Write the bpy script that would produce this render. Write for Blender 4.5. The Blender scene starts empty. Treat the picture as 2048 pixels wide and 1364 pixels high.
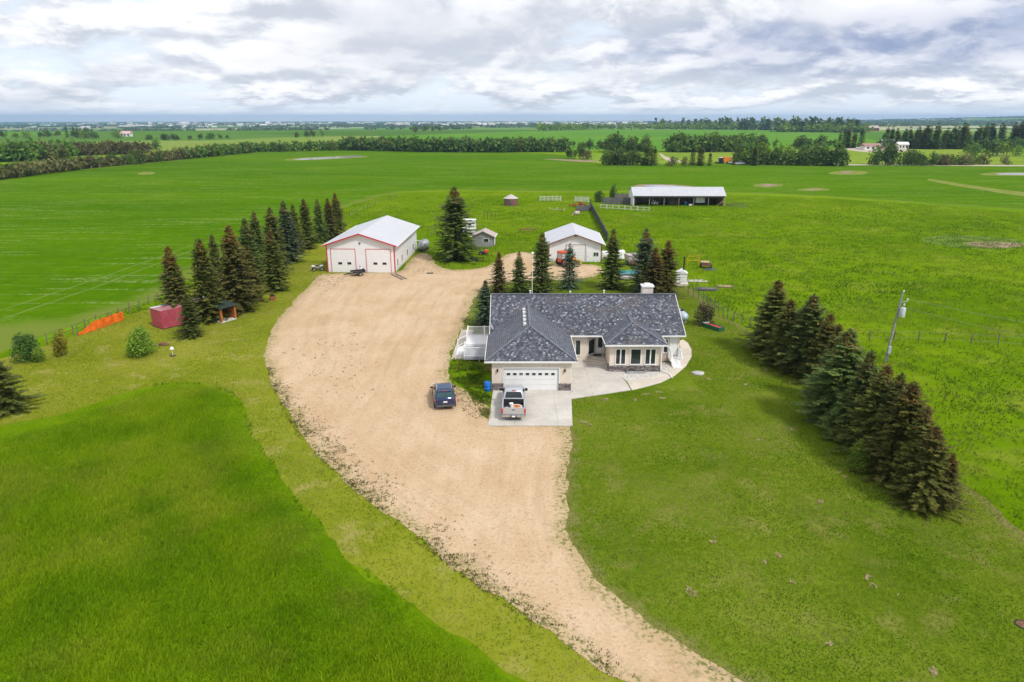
import bpy, bmesh, math, random
import numpy as np
from mathutils import Vector, Matrix
from mathutils.geometry import delaunay_2d_cdt
random.seed(7); RNG = np.random.default_rng(11)
S = bpy.context.scene
COL = S.collection
PI = math.pi
# ------------------------------------------------------------------ camera numbers
FOC = 1365.0; CAMH = 24.0
TILT = math.atan((682 - 238) / FOC); CP, SP = math.cos(TILT), math.sin(TILT)
def ray(u, v):
    xc = (u - 1024) / FOC; yc = -(v - 682) / FOC
    return (xc, CP + yc * SP, -SP + yc * CP)
def sstep(a, b, x):
    t = np.clip((np.asarray(x, float) - a) / (b - a), 0, 1); return t * t * (3 - 2 * t)
# ------------------------------------------------------------------ value noise
def _h(ix, iy, seed):
    n = (ix.astype(np.int64) * 374761393 + iy.astype(np.int64) * 668265263 + seed * 974711) & 0xFFFFFFFF
    n = ((n ^ (n >> 13)) * 1274126177) & 0xFFFFFFFF
    return ((n ^ (n >> 16)) & 0xFFFF) / 65535.0
def vnoise(x, y, seed=0):
    x = np.asarray(x, float); y = np.asarray(y, float)
    ix = np.floor(x); iy = np.floor(y); fx = x - ix; fy = y - iy
    fx = fx * fx * (3 - 2 * fx); fy = fy * fy * (3 - 2 * fy)
    a = _h(ix, iy, seed); b = _h(ix + 1, iy, seed); c = _h(ix, iy + 1, seed); d = _h(ix + 1, iy + 1, seed)
    return (a * (1 - fx) + b * fx) * (1 - fy) + (c * (1 - fx) + d * fx) * fy
def fbm(x, y, seed=0, oct=4):
    s = 0; a = .5; t = 0
    for o in range(oct):
        s = s + a * vnoise(x * 2 ** o, y * 2 ** o, seed + o * 7); t += a; a *= .5
    return s / t
# ------------------------------------------------------------------ terrain
def elev(x, y):
    x = np.asarray(x, float); y = np.asarray(y, float)
    t = np.clip(x / np.maximum(y, 50), -1.4, 1.4)
    A = np.interp(t, [-1.4, -.75, -.25, .1, .4, .75, 1.4], [-36, -30, -20, -12, -6, -2, 0])
    B = np.interp(t, [.3, .5, .62, .75, 1.4], [0, 14, 30, 50, 62])
    far = sstep(1250, 3300, y)
    und = (fbm(x / 1500 + 3, y / 900 + 7, 5, 3) - .5) * 7 * sstep(1300, 3200, y)
    return A * far + B * sstep(3000, 7200, y) + und
def G(u, v):
    """where the ray through a point of the photograph meets the terrain"""
    d = ray(u, v)
    t = CAMH / -d[2] if d[2] < -1e-5 else 9000.0
    if t * d[1] < 1250: return (d[0] * t, d[1] * t)
    t = 1000.0
    while t < 12000:
        if CAMH + d[2] * t <= float(elev(d[0] * t, d[1] * t)): break
        t *= 1.01
    return (d[0] * t, d[1] * t)
def GP(pts): return [G(u, v) for u, v in pts]
def tall(u0, v0, v1):
    """height of an upright thing standing at (u0,v0) whose top shows at row v1"""
    x, y = G(u0, v0); d = ray(u0, v1); t = y / d[1]
    return CAMH + d[2] * t - float(elev(x, y))
# ------------------------------------------------------------------ tagging
def tag(o, label=None, cat=None, group=None, kind=None):
    if label: o['label'] = label
    if cat: o['category'] = cat
    if group: o['group'] = group
    if kind: o['kind'] = kind
    return o
def empty(name, loc=(0, 0, 0), rz=0.0, label=None, cat=None, group=None):
    o = bpy.data.objects.new(name, None); COL.objects.link(o)
    o.location = loc; o.rotation_euler = (0, 0, rz); o.empty_display_size = .3
    return tag(o, label, cat, group)
def dup(root, loc=None, rz=None, sc=None, label=None, group=None):
    r = root.copy(); COL.objects.link(r)
    if loc is not None: r.location = loc
    if rz is not None: r.rotation_euler = (0, 0, rz)
    if sc is not None: r.scale = sc
    if label: r['label'] = label
    if group: r['group'] = group
    for ch in list(root.children):
        c = ch.copy(); COL.objects.link(c); c.parent = r
        for g in list(ch.children):
            d = g.copy(); COL.objects.link(d); d.parent = c
    return r
# ------------------------------------------------------------------ mesh builder
class MB:
    def __init__(s): s.v = []; s.f = []; s.uv = []
    def add(s, vs, fs, uvs=None):
        b = len(s.v); s.v += [tuple(p) for p in vs]
        for i, f in enumerate(fs):
            s.f.append(tuple(k + b for k in f)); s.uv.append(uvs[i] if uvs else None)
        return s
    def quad(s, *ps, uv=None): return s.add(ps, [tuple(range(len(ps)))], [uv] if uv else None)
    def box(s, x0, x1, y0, y1, z0, z1, rz=0, o=(0, 0, 0), ch=0):
        if ch:
            c = ch; A = [(x0 + c, y0), (x1 - c, y0), (x1, y0 + c), (x1, y1 - c), (x1 - c, y1), (x0 + c, y1), (x0, y1 - c), (x0, y0 + c)]
            return s.prism(A, z0, z1, rz, o)
        return s.prism([(x0, y0), (x1, y0), (x1, y1), (x0, y1)], z0, z1, rz, o)
    def prism(s, poly, z0, z1, rz=0, o=(0, 0, 0)):
        n = len(poly); cr, sr = math.cos(rz), math.sin(rz)
        tr = lambda p, z: (p[0] * cr - p[1] * sr + o[0], p[0] * sr + p[1] * cr + o[1], z + o[2])
        vs = [tr(p, z0) for p in poly] + [tr(p, z1) for p in poly]
        fs = [tuple(range(n - 1, -1, -1)), tuple(range(n, 2 * n))] + [(i, (i + 1) % n, n + (i + 1) % n, n + i) for i in range(n)]
        return s.add(vs, fs)
    def xprism(s, prof, x0, x1):
        """profile in (y,z) swept along x"""
        n = len(prof); vs = [(x0, p[0], p[1]) for p in prof] + [(x1, p[0], p[1]) for p in prof]
        fs = [tuple(range(n)), tuple(range(2 * n - 1, n - 1, -1))] + [(i, n + i, n + (i + 1) % n, (i + 1) % n) for i in range(n)]
        return s.add(vs, fs)
    def yprism(s, prof, y0, y1):
        """profile in (x,z) swept along y"""
        n = len(prof); vs = [(p[0], y0, p[1]) for p in prof] + [(p[0], y1, p[1]) for p in prof]
        fs = [tuple(range(n)), tuple(range(2 * n - 1, n - 1, -1))] + [(i, n + i, n + (i + 1) % n, (i + 1) % n) for i in range(n)]
        return s.add(vs, fs)
    def tube(s, p0, p1, r0, r1=None, n=8, cap=True):
        r1 = r0 if r1 is None else r1
        p0 = Vector(p0); p1 = Vector(p1); d = (p1 - p0).normalized()
        a = d.cross(Vector((0, 0, 1)) if abs(d.z) < .9 else Vector((1, 0, 0))).normalized(); b = d.cross(a)
        vs = []
        for p, r in ((p0, r0), (p1, r1)):
            for i in range(n):
                t = 2 * PI * i / n; vs.append(p + (a * math.cos(t) + b * math.sin(t)) * r)
        fs = [(i, (i + 1) % n, n + (i + 1) % n, n + i) for i in range(n)]
        if cap: fs += [tuple(range(n - 1, -1, -1)), tuple(range(n, 2 * n))]
        return s.add(vs, fs)
    def lathe(s, prof, c=(0, 0, 0), n=20, axis='z'):
        vs = []; m = len(prof)
        for i in range(n):
            t = 2 * PI * i / n
            for r, h in prof:
                a, b = r * math.cos(t), r * math.sin(t)
                p = (a, b, h) if axis == 'z' else ((h, a, b) if axis == 'x' else (a, h, b))
                vs.append((p[0] + c[0], p[1] + c[1], p[2] + c[2]))
        fs = []
        for i in range(n):
            j = (i + 1) % n
            for k in range(m - 1): fs.append((i * m + k, j * m + k, j * m + k + 1, i * m + k + 1))
        return s.add(vs, fs)
    def bar(s, p0, p1, w, h=None):
        """rectangular bar between two points"""
        h = w if h is None else h
        p0 = Vector(p0); p1 = Vector(p1); d = (p1 - p0).normalized()
        a = d.cross(Vector((0, 0, 1)) if abs(d.z) < .95 else Vector((0, 1, 0))).normalized() * (w / 2); b = d.cross(a).normalized() * (h / 2)
        vs = [p + q for p in (p0, p1) for q in (-a - b, a - b, a + b, -a + b)]
        return s.add(vs, [(0, 1, 2, 3), (7, 6, 5, 4), (0, 4, 5, 1), (1, 5, 6, 2), (2, 6, 7, 3), (3, 7, 4, 0)])
    def loft(s, secs, close=True):
        """secs: list of rings with the same number of points"""
        n = len(secs[0]); vs = [p for r in secs for p in r]; fs = []
        for k in range(len(secs) - 1):
            for i in range(n): fs.append((k * n + i, k * n + (i + 1) % n, (k + 1) * n + (i + 1) % n, (k + 1) * n + i))
        if close:
            fs.append(tuple(range(n - 1, -1, -1))); fs.append(tuple(range((len(secs) - 1) * n, len(secs) * n)))
        return s.add(vs, fs)
    def islands(s):
        par = list(range(len(s.v)))
        def find(a):
            while par[a] != a: par[a] = par[par[a]]; a = par[a]
            return a
        for f in s.f:
            r = find(f[0])
            for k in f[1:]: par[find(k)] = r
        out = {}
        for f, u in zip(s.f, s.uv):
            m, mp = out.setdefault(find(f[0]), (MB(), {}))
            for k in f:
                if k not in mp: mp[k] = len(m.v); m.v.append(s.v[k])
            m.f.append(tuple(mp[k] for k in f)); m.uv.append(u)
        return [m for m, mp in out.values()]
    def each(s, name, m, parent=None, smooth=0):
        """every separate piece becomes a part of its own"""
        return [q.build(name, m, parent, smooth) for q in s.islands()]
    def build(s, name, m, parent=None, smooth=0, loc=None, fix=True):
        me = bpy.data.meshes.new(name); me.from_pydata([tuple(p) for p in s.v], [], s.f)
        if any(u for u in s.uv):
            l = me.uv_layers.new(name='UVMap'); k = 0
            for f, u in zip(s.f, s.uv):
                for i in range(len(f)):
                    l.data[k].uv = u[i] if u else (0, 0); k += 1
        if fix:
            bm = bmesh.new(); bm.from_mesh(me); bmesh.ops.recalc_face_normals(bm, faces=bm.faces); bm.to_mesh(me); bm.free()
        if m: me.materials.append(m)
        if smooth:
            me.polygons.foreach_set('use_smooth', [True] * len(me.polygons))
            me.set_sharp_from_angle(angle=math.radians(smooth))
        o = bpy.data.objects.new(name, me); COL.objects.link(o)
        if parent: o.parent = parent
        if loc: o.location = loc
        return o
def np_mesh(name, V, F, m, parent=None, attrs=None, nper=3):
    """fast mesh from arrays; attrs: name -> per-vertex floats"""
    me = bpy.data.meshes.new(name); nv, nf = len(V), len(F)
    me.vertices.add(nv); me.vertices.foreach_set('co', np.ascontiguousarray(V, np.float32).ravel())
    me.loops.add(nf * nper); me.loops.foreach_set('vertex_index', np.ascontiguousarray(F, np.int32).ravel())
    me.polygons.add(nf); me.polygons.foreach_set('loop_start', np.arange(nf, dtype=np.int32) * nper)
    me.polygons.foreach_set('loop_total', np.full(nf, nper, np.int32))
    for k, a in (attrs or {}).items():
        at = me.attributes.new(k, 'FLOAT', 'POINT'); at.data.foreach_set('value', np.ascontiguousarray(a, np.float32))
    me.update(calc_edges=True); me.validate()
    if m: me.materials.append(m)
    o = bpy.data.objects.new(name, me); COL.objects.link(o)
    if parent: o.parent = parent
    return o
# ------------------------------------------------------------------ material builder
class NT:
    def __init__(s, name):
        s.m = bpy.data.materials.new(name); s.m.use_nodes = True; s.t = s.m.node_tree; s.t.nodes.clear()
        s.out = s.t.nodes.new('ShaderNodeOutputMaterial')
    def n(s, typ, **kw):
        nd = s.t.nodes.new(typ)
        for k, v in kw.items():
            if hasattr(nd, k): setattr(nd, k, v)
        return nd
    def set(s, sock, v):
        if hasattr(v, 'links') or isinstance(v, bpy.types.NodeSocket): s.t.links.new(v, sock)
        else:
            if isinstance(v, (tuple, list)) and len(v) == 3 and sock.type == 'RGBA': v = (*v, 1)
            sock.default_value = v
    def pos(s): return s.n('ShaderNodeNewGeometry').outputs['Position']
    def obj(s): return s.n('ShaderNodeTexCoord').outputs['Object']
    def uvc(s): return s.n('ShaderNodeTexCoord').outputs['UV']
    def rnd(s): return s.n('ShaderNodeObjectInfo').outputs['Random']
    def attr(s, k): return s.n('ShaderNodeAttribute', attribute_name=k).outputs['Fac']
    def mapv(s, vec, scale=(1, 1, 1), rot=(0, 0, 0), loc=(0, 0, 0)):
        nd = s.n('ShaderNodeMapping'); s.set(nd.inputs['Vector'], vec)
        nd.inputs['Scale'].default_value = scale; nd.inputs['Rotation'].default_value = rot; nd.inputs['Location'].default_value = loc
        return nd.outputs[0]
    def noise(s, vec, scale=1, detail=3, rough=.55, dist=0):
        nd = s.n('ShaderNodeTexNoise'); s.set(nd.inputs['Vector'], vec)
        nd.inputs['Scale'].default_value = scale; nd.inputs['Detail'].default_value = detail
        nd.inputs['Roughness'].default_value = rough; nd.inputs['Distortion'].default_value = dist
        return nd.outputs['Fac']
    def voro(s, vec, scale=1, feat='F1', out='Distance', rand=1):
        nd = s.n('ShaderNodeTexVoronoi', feature=feat); s.set(nd.inputs['Vector'], vec)
        nd.inputs['Scale'].default_value = scale; nd.inputs['Randomness'].default_value = rand
        return nd.outputs[out]
    def math(s, op, a, b=0.0, c=0.0, clamp=False):
        nd = s.n('ShaderNodeMath', operation=op, use_clamp=clamp); s.set(nd.inputs[0], a); s.set(nd.inputs[1], b); s.set(nd.inputs[2], c)
        return nd.outputs[0]
    def step(s, x, a, b, lo=0.0, hi=1.0):
        nd = s.n('ShaderNodeMapRange', interpolation_type='SMOOTHSTEP'); s.set(nd.inputs[0], x)
        nd.inputs[1].default_value = a; nd.inputs[2].default_value = b; nd.inputs[3].default_value = lo; nd.inputs[4].default_value = hi
        return nd.outputs[0]
    def mix(s, fac, a, b, mode='MIX'):
        nd = s.n('ShaderNodeMix', data_type='RGBA', blend_type=mode); s.set(nd.inputs[0], fac); s.set(nd.inputs[6], a); s.set(nd.inputs[7], b)
        return nd.outputs[2]
    def ramp(s, fac, stops, interp='LINEAR'):
        nd = s.n('ShaderNodeValToRGB'); s.set(nd.inputs[0], fac); cr = nd.color_ramp; cr.interpolation = interp
        while len(cr.elements) < len(stops): cr.elements.new(.5)
        for e, (p, c) in zip(cr.elements, stops): e.position = p; e.color = (*c, 1) if len(c) == 3 else c
        return nd.outputs[0]
    def sep(s, v):
        nd = s.n('ShaderNodeSeparateXYZ'); s.set(nd.inputs[0], v); return nd.outputs
    def comb(s, x, y, z):
        nd = s.n('ShaderNodeCombineXYZ'); s.set(nd.inputs[0], x); s.set(nd.inputs[1], y); s.set(nd.inputs[2], z); return nd.outputs[0]
    def bump(s, h, strength=.5, dist=.1):
        nd = s.n('ShaderNodeBump'); s.set(nd.inputs['Height'], h); nd.inputs['Strength'].default_value = strength; nd.inputs['Distance'].default_value = dist
        return nd.outputs[0]
    def bsdf(s, col, rough=.8, metal=0.0, normal=None, spec=.3, alpha=None, coat=0, trans=0):
        nd = s.n('ShaderNodeBsdfPrincipled'); s.set(nd.inputs['Base Color'], col); s.set(nd.inputs['Roughness'], rough)
        s.set(nd.inputs['Metallic'], metal); s.set(nd.inputs['Specular IOR Level'], spec)
        if normal is not None: s.set(nd.inputs['Normal'], normal)
        if coat: nd.inputs['Coat Weight'].default_value = coat; nd.inputs['Coat Roughness'].default_value = .05
        if trans: nd.inputs['Transmission Weight'].default_value = trans
        return nd.outputs[0]
    def done(s, shader): s.t.links.new(shader, s.out.inputs['Surface']); return s.m
def paint(name, col, rough=.5, metal=0, var=.12, scale=3, bump=0, spec=.4, coat=0, dirt=0, dirtcol=(.25, .2, .14)):
    t = NT(name); p = t.obj()
    nz = t.noise(p, scale, 4)
    c = t.mix(t.step(nz, .3, .7), tuple(k * (1 - var) for k in col), tuple(min(1, k * (1 + var)) for k in col))
    if dirt:
        c = t.mix(t.math('MULTIPLY', t.step(t.noise(t.mapv(p, (1, 1, .35)), scale * 1.7, 5, .6), .5, .75), dirt), c, dirtcol)
    nrm = t.bump(t.noise(p, scale * 8, 3), bump, .02) if bump else None
    return t.done(t.bsdf(c, rough, metal, nrm, spec, coat=coat))
# ================================================================== grounds
def grass_col(t, p, dark, mid, light, dry, big=.05, fine=1.2, dryamt=.5, aniso=None):
    q = t.mapv(p, aniso[0], (0, 0, aniso[1])) if aniso else p
    a = t.noise(q, big, 4, .6); b = t.noise(p, fine, 5, .7); c = t.noise(p, big * 3.1, 3, .6)
    col = t.ramp(t.math('ADD', t.math('MULTIPLY', a, .55), t.math('MULTIPLY', b, .45)), [(.34, dark), (.5, mid), (.66, light)])
    return t.mix(t.math('MULTIPLY', t.step(c, .52, .74), dryamt), col, dry), b
def lush(name, dark, mid, light, dry, **k):
    t = NT(name); p = t.pos(); fine = k.get('fine', 1.2); bs = k.pop('bumpd', .15); edge = k.pop('edge', None); spots = k.pop('spots', None); streak = k.pop('streak', None)
    c, b = grass_col(t, p, dark, mid, light, dry, **k)
    if streak:
        s_ = t.noise(t.mapv(p, streak[1], (0, 0, streak[2])), 1, 4, .65)
        m_ = t.math('MULTIPLY', t.step(s_, streak[3], streak[3] + .13), t.step(t.noise(p, streak[5], 3, .8), .42, .62))
        c = t.mix(t.math('MULTIPLY', m_, streak[4]), c, streak[0])
    if spots:
        for col, sc, lo, hi, amt in spots:
            m_ = t.math('MULTIPLY', t.step(t.noise(p, sc, 6, .68, .4), lo, hi), t.step(t.noise(p, sc * .21, 2), .42, .6))
            c = t.mix(t.math('MULTIPLY', m_, amt), c, col)
    if edge:
        m_ = t.step(t.math('ADD', t.attr('sd'), t.math('MULTIPLY', t.math('SUBTRACT', t.noise(p, edge[2], 5, .7), .5), edge[1] * 2)), 0, edge[1], 1, 0)
        c = t.mix(m_, c, edge[0])
    return t.done(t.bsdf(c, .9, 0, t.bump(b, .6, bs), .0))
DRY = (.23, .21, .06)
M_ground = None
def far_ground():
    t = NT('farmland'); p = t.pos(); x, y, z = t.sep(p)
    # patchwork of fields far away: one colour per cell
    q = t.mapv(p, (1 / 380, 1 / 620, 0), (0, 0, .12))
    cell = t.voro(q, 1, 'F1', 'Color', .8); r, g, b = t.sep(cell)
    fld = t.ramp(r, [(0, (.070, .165, .028)), (.2, (.16, .25, .06)), (.34, (.09, .22, .03)), (.48, (.20, .28, .075)), (.58, (.08, .17, .04)), (.72, (.44, .38, .26)), (.84, (.055, .13, .03)), (.92, (.50, .46, .36))], 'CONSTANT')
    n1 = t.noise(p, .02, 4); n2 = t.noise(p, .25, 5, .7)
    near = t.ramp(t.math('ADD', t.math('MULTIPLY', n1, .6), t.math('MULTIPLY', n2, .4)), [(.35, (.095, .20, .004)), (.5, (.155, .27, .008)), (.65, (.21, .30, .02))])
    c = t.mix(t.step(y, 560, 760), near, t.mix(.25, fld, near))
    return t.done(t.bsdf(c, .95, 0, t.bump(n2, .5, .3), .0))
def make_ground():
    sx = np.linspace(-1, 1, 241); X = np.sinh(sx * 5.2) / math.sinh(5.2) * 14000
    sy = np.linspace(0, 1, 260); Yv = -250 + (np.sinh(sy * 4.2) / math.sinh(4.2)) * 14250
    gx, gy = np.meshgrid(X, Yv); z = elev(gx, gy) - .03 * 1
    V = np.stack([gx.ravel(), gy.ravel(), z.ravel()], 1)
    nx, ny = len(X), len(Yv); i = np.arange(nx * ny).reshape(ny, nx)
    F = np.stack([i[:-1, :-1].ravel(), i[:-1, 1:].ravel(), i[1:, 1:].ravel(), i[1:, :-1].ravel()], 1)
    o = np_mesh('ground', V, F, far_ground(), nper=4); tag(o, 'rolling green farmland reaching to the horizon', None, None, 'structure')
    o.data.polygons.foreach_set('use_smooth', [True] * len(o.data.polygons)); return o
def seg_dist(P, poly):
    A = np.array(poly); B = np.roll(A, -1, 0); d = B - A; L = (d ** 2).sum(1) + 1e-9; out = np.full(len(P), 1e9)
    for k in range(len(A)):
        w = P - A[k]; t = np.clip((w @ d[k]) / L[k], 0, 1)
        out = np.minimum(out, ((w - t[:, None] * d[k]) ** 2).sum(1))
    return np.sqrt(out)
def inside(P, poly):
    A = np.array(poly); x, y = P[:, 0], P[:, 1]; r = np.zeros(len(P), bool); n = len(A); j = n - 1
    for i in range(n):
        xi, yi = A[i]; xj, yj = A[j]
        c = ((yi > y) != (yj > y)) & (x < (xj - xi) * (y - yi) / (yj - yi + 1e-12) + xi); r ^= c; j = i
    return r
def smooth_poly(poly, it=2):
    for _ in range(it):
        q = []
        for k in range(len(poly)):
            a = np.array(poly[k]); b = np.array(poly[(k + 1) % len(poly)])
            q += [tuple(a * .75 + b * .25), tuple(a * .25 + b * .75)]
        poly = q
    return poly
ZONES = {}
def zone(name, poly, z, m, step=1.0, jit=.3, grid=None, kind='structure', label=None, dz=None, js=.8, smooth=2):
    if smooth: poly = smooth_poly(poly, smooth)
    pts = []
    for k in range(len(poly)):
        a = np.array(poly[k]); b = np.array(poly[(k + 1) % len(poly)]); n = max(1, int(np.linalg.norm(b - a) / step))
        for i in range(n): pts.append(a + (b - a) * i / n)
    pts = np.array(pts)
    if jit:
        s_ = js / max(step, .5)
        pts = pts + np.stack([fbm(pts[:, 0] * s_, pts[:, 1] * s_, 3) - .5, fbm(pts[:, 0] * s_, pts[:, 1] * s_, 91) - .5], 1) * 2 * jit
    poly2 = [tuple(p) for p in pts]; ZONES[name] = poly2
    vs = [Vector(p) for p in poly2]; nb = len(vs)
    if grid:
        lo, hi = pts.min(0), pts.max(0)
        gx, gy = np.meshgrid(np.arange(lo[0], hi[0], grid), np.arange(lo[1], hi[1], grid))
        Q = np.stack([gx.ravel(), gy.ravel()], 1) + RNG.uniform(-.3, .3, (gx.size, 2)) * grid
        Q = Q[inside(Q, poly2)]
        if len(Q): Q = Q[seg_dist(Q, poly2) > grid * .4]
        vs += [Vector(p) for p in Q]
    r = delaunay_2d_cdt(vs, [], [list(range(nb))], 1, 1e-5)
    V2 = np.array([(p.x, p.y) for p in r[0]]); F = r[2]
    sd = seg_dist(V2, poly2)
    zz = elev(V2[:, 0], V2[:, 1]) + z
    if dz is not None: zz = zz + dz(V2[:, 0], V2[:, 1], sd)
    V = np.stack([V2[:, 0], V2[:, 1], zz], 1)
    F = np.array([f if (V2[f[1]][0] - V2[f[0]][0]) * (V2[f[2]][1] - V2[f[0]][1]) - (V2[f[1]][1] - V2[f[0]][1]) * (V2[f[2]][0] - V2[f[0]][0]) > 0 else f[::-1] for f in F if len(f) == 3])
    o = np_mesh(name, V, F, m, attrs={'sd': sd}); o.data.polygons.foreach_set('use_smooth', [True] * len(o.data.polygons))
    return tag(o, label, None, None, kind)
make_ground()
GREENFIX = 1.0
M_crop = lush('crop', (.047, .122, .001), (.074, .166, .0015), (.110, .206, .003), (.19, .24, .03), big=.012, fine=.35, dryamt=.22, bumpd=.12,
              aniso=((.35, 1.6, 1), -.33), streak=((.30, .36, .15), (.035, .5, 1), -.34, .52, .6, 1.1), edge=((.15, .20, .03), 5.0, .12))
M_past = lush('pasture', (.075, .155, .001), (.120, .210, .003), (.175, .255, .008), (.25, .26, .04), big=.04, fine=.55, dryamt=.45, bumpd=.3,
              spots=[((.30, .27, .10), .06, .64, .74, .5), ((.035, .09, .01), .35, .60, .72, .7)])
M_lawn = lush('lawn', (.066, .122, .004), (.118, .178, .010), (.180, .220, .026), (.27, .23, .075), big=.11, fine=2.2, dryamt=.45, bumpd=.05,
              spots=[((.36, .28, .15), .75, .66, .72, .85), ((.26, .25, .10), .32, .60, .74, .45)], edge=((.20, .19, .06), 1.2, .9))
M_mown = lush('mown_verge', (.135, .175, .008), (.205, .235, .018), (.265, .270, .035), (.37, .31, .11), big=.12, fine=1.6, dryamt=.6, bumpd=.06,
              spots=[((.38, .30, .16), .5, .64, .73, .6)])
M_tallbase = lush('tall_grass_soil', (.065, .150, .001), (.100, .195, .002), (.140, .235, .004), (.18, .21, .02), big=.14, fine=1.4, dryamt=.35, bumpd=.3)
def gravel_mat():
    t = NT('gravel'); p = t.pos()
    big = t.noise(p, .10, 4, .6); mid = t.noise(t.mapv(p, (1, .45, 1), (0, 0, .35)), .55, 4, .6); fine = t.noise(p, 5.5, 4, .75); grit = t.voro(p, 7, 'F1', 'Color')
    c = t.ramp(t.math('ADD', t.math('MULTIPLY', big, .6), t.math('MULTIPLY', mid, .4)), [(.33, (.475, .325, .190)), (.5, (.54, .392, .248)), (.66, (.60, .45, .305))])
    c = t.mix(t.math('MULTIPLY', t.step(t.noise(p, .07, 3, .6, .5), .55, .72), .55), c, (.47, .315, .16))
    c = t.mix(.55, c, t.ramp(fine, [(.3, (.36, .34, .33)), (.5, (.5, .5, .5)), (.72, (.66, .66, .66))]), 'OVERLAY')
    r, g, b = t.sep(grit)
    c = t.mix(t.math('MULTIPLY', t.step(r, .90, .93), .28), c, (.22, .16, .10))
    # wheel marks: long faint bands
    tr = t.noise(t.mapv(p, (1.1, .07, 1), (0, 0, .22)), 1, 3, .5)
    c = t.mix(t.math('MULTIPLY', t.step(tr, .50, .68), .26), c, (.40, .285, .17))
    c = t.mix(t.math('MULTIPLY', t.step(t.noise(t.mapv(p, (1, .16, 1), (0, 0, -.55)), .8, 4, .6), .54, .7), .25), c, (.62, .46, .30))
    arc = t.noise(t.comb(t.math('MULTIPLY', t.attr('sd'), 1.15), t.math('MULTIPLY', t.sep(p)[1], .035), 0.0), 1, 3, .55)
    c = t.mix(t.math('MULTIPLY', t.step(arc, .52, .66), .20), c, (.40, .275, .155))
    c = t.mix(t.math('MULTIPLY', t.step(arc, .34, .44, 1, 0), .16), c, (.66, .52, .38))
    # weeds and clods coming through towards the rim
    w = t.math('ADD', t.attr('sd'), t.math('MULTIPLY', t.math('SUBTRACT', t.noise(p, .35, 4, .6), .5), 3.0))
    rim = t.step(w, .0, 1.5, 1, 0)
    weeds = t.math('MULTIPLY', rim, t.step(t.noise(p, 3.4, 4, .7), .48, .60))
    c = t.mix(t.math('MULTIPLY', rim, .45), c, (.40, .31, .15))
    c = t.mix(weeds, c, t.mix(t.noise(p, 3.5, 2), (.07, .10, .015), (.20, .21, .05)))
    return t.done(t.bsdf(c, .95, 0, t.bump(t.math('ADD', fine, mid), .55, .05), .1))
M_gravel = gravel_mat()
# pasture round the farmstead, then crop fields
zone('pasture', [(-420, -60), (-420, 95), (-120, 95)] + GP([(0, 712), (160, 650), (330, 590), (480, 495), (600, 447), (700, 412), (780, 386), (870, 382), (1190, 386), (1265, 383), (1453, 388), (1700, 398), (2048, 425), (2600, 470)]) + [(620, 140), (620, -60)],
     .004, M_past, 3, .6, 9, label='uneven yellow-green pasture around the yard')
zone('crop_field', GP([(-500, 900), (-200, 780), (0, 707), (160, 648), (330, 588), (480, 493), (600, 445), (700, 411), (780, 385), (870, 380), (1000, 382), (1190, 384), (1265, 381), (1453, 384), (1700, 395), (2048, 420), (2500, 445), (2900, 360), (2400, 337), (2048, 331), (1700, 328.5), (1450, 326), (1250, 329), (1190, 322), (1140, 309), (1000, 304), (850, 303), (690, 300), (510, 304), (380, 317), (250, 331), (100, 344), (0, 359), (-400, 400)]),
     .008, M_crop, 6, 1.5, 22, smooth=1, label='wide green crop field behind the farmstead')
M_f1 = lush('pale_field', (.13, .22, .035), (.19, .27, .05), (.24, .30, .07), (.30, .29, .12), big=.006, fine=.06, dryamt=.5, bumpd=.2)
M_f2 = lush('green_field', (.075, .20, .018), (.105, .24, .022), (.14, .28, .03), (.18, .26, .05), big=.006, fine=.06, dryamt=.3, bumpd=.2)
M_f3 = lush('stubble_field', (.38, .31, .19), (.46, .38, .25), (.52, .44, .30), (.30, .30, .14), big=.006, fine=.06, dryamt=.2, bumpd=.2)
zone('green_field', GP([(1140, 301), (1230, 300), (1340, 303), (1480, 300), (1700, 296), (1780, 288), (1700, 268), (1540, 259.5), (1330, 258.5), (1180, 258.5), (1060, 262), (900, 268), (760, 272), (690, 281), (700, 291), (1000, 294)]), .006, M_f2, 12, 3, 60, smooth=1, label='bright green rolling field beyond the dark tree belt')
zone('pale_field', GP([(440, 281), (520, 276), (660, 273), (760, 271), (690, 281), (690, 292), (600, 296), (520, 296), (420, 300), (300, 303), (180, 296), (160, 284), (300, 281)]), .009, M_f1, 12, 3, 60, smooth=1, label='pale yellow-green field beyond the tree belt')
zone('meadow', GP([(1215, 329), (1160, 322), (1145, 312), (1300, 304), (1480, 303), (1700, 297), (1850, 297), (2100, 305), (2500, 318), (2500, 336), (2048, 329), (1700, 326.5), (1450, 325)]), .012,
     lush('meadow', (.12, .22, .018), (.19, .28, .028), (.25, .31, .045), (.34, .30, .11), big=.03, fine=.2, dryamt=.6, bumpd=.2), 8, 2, 40, smooth=1, label='yellow-green meadow around the neighbouring farm')
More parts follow.
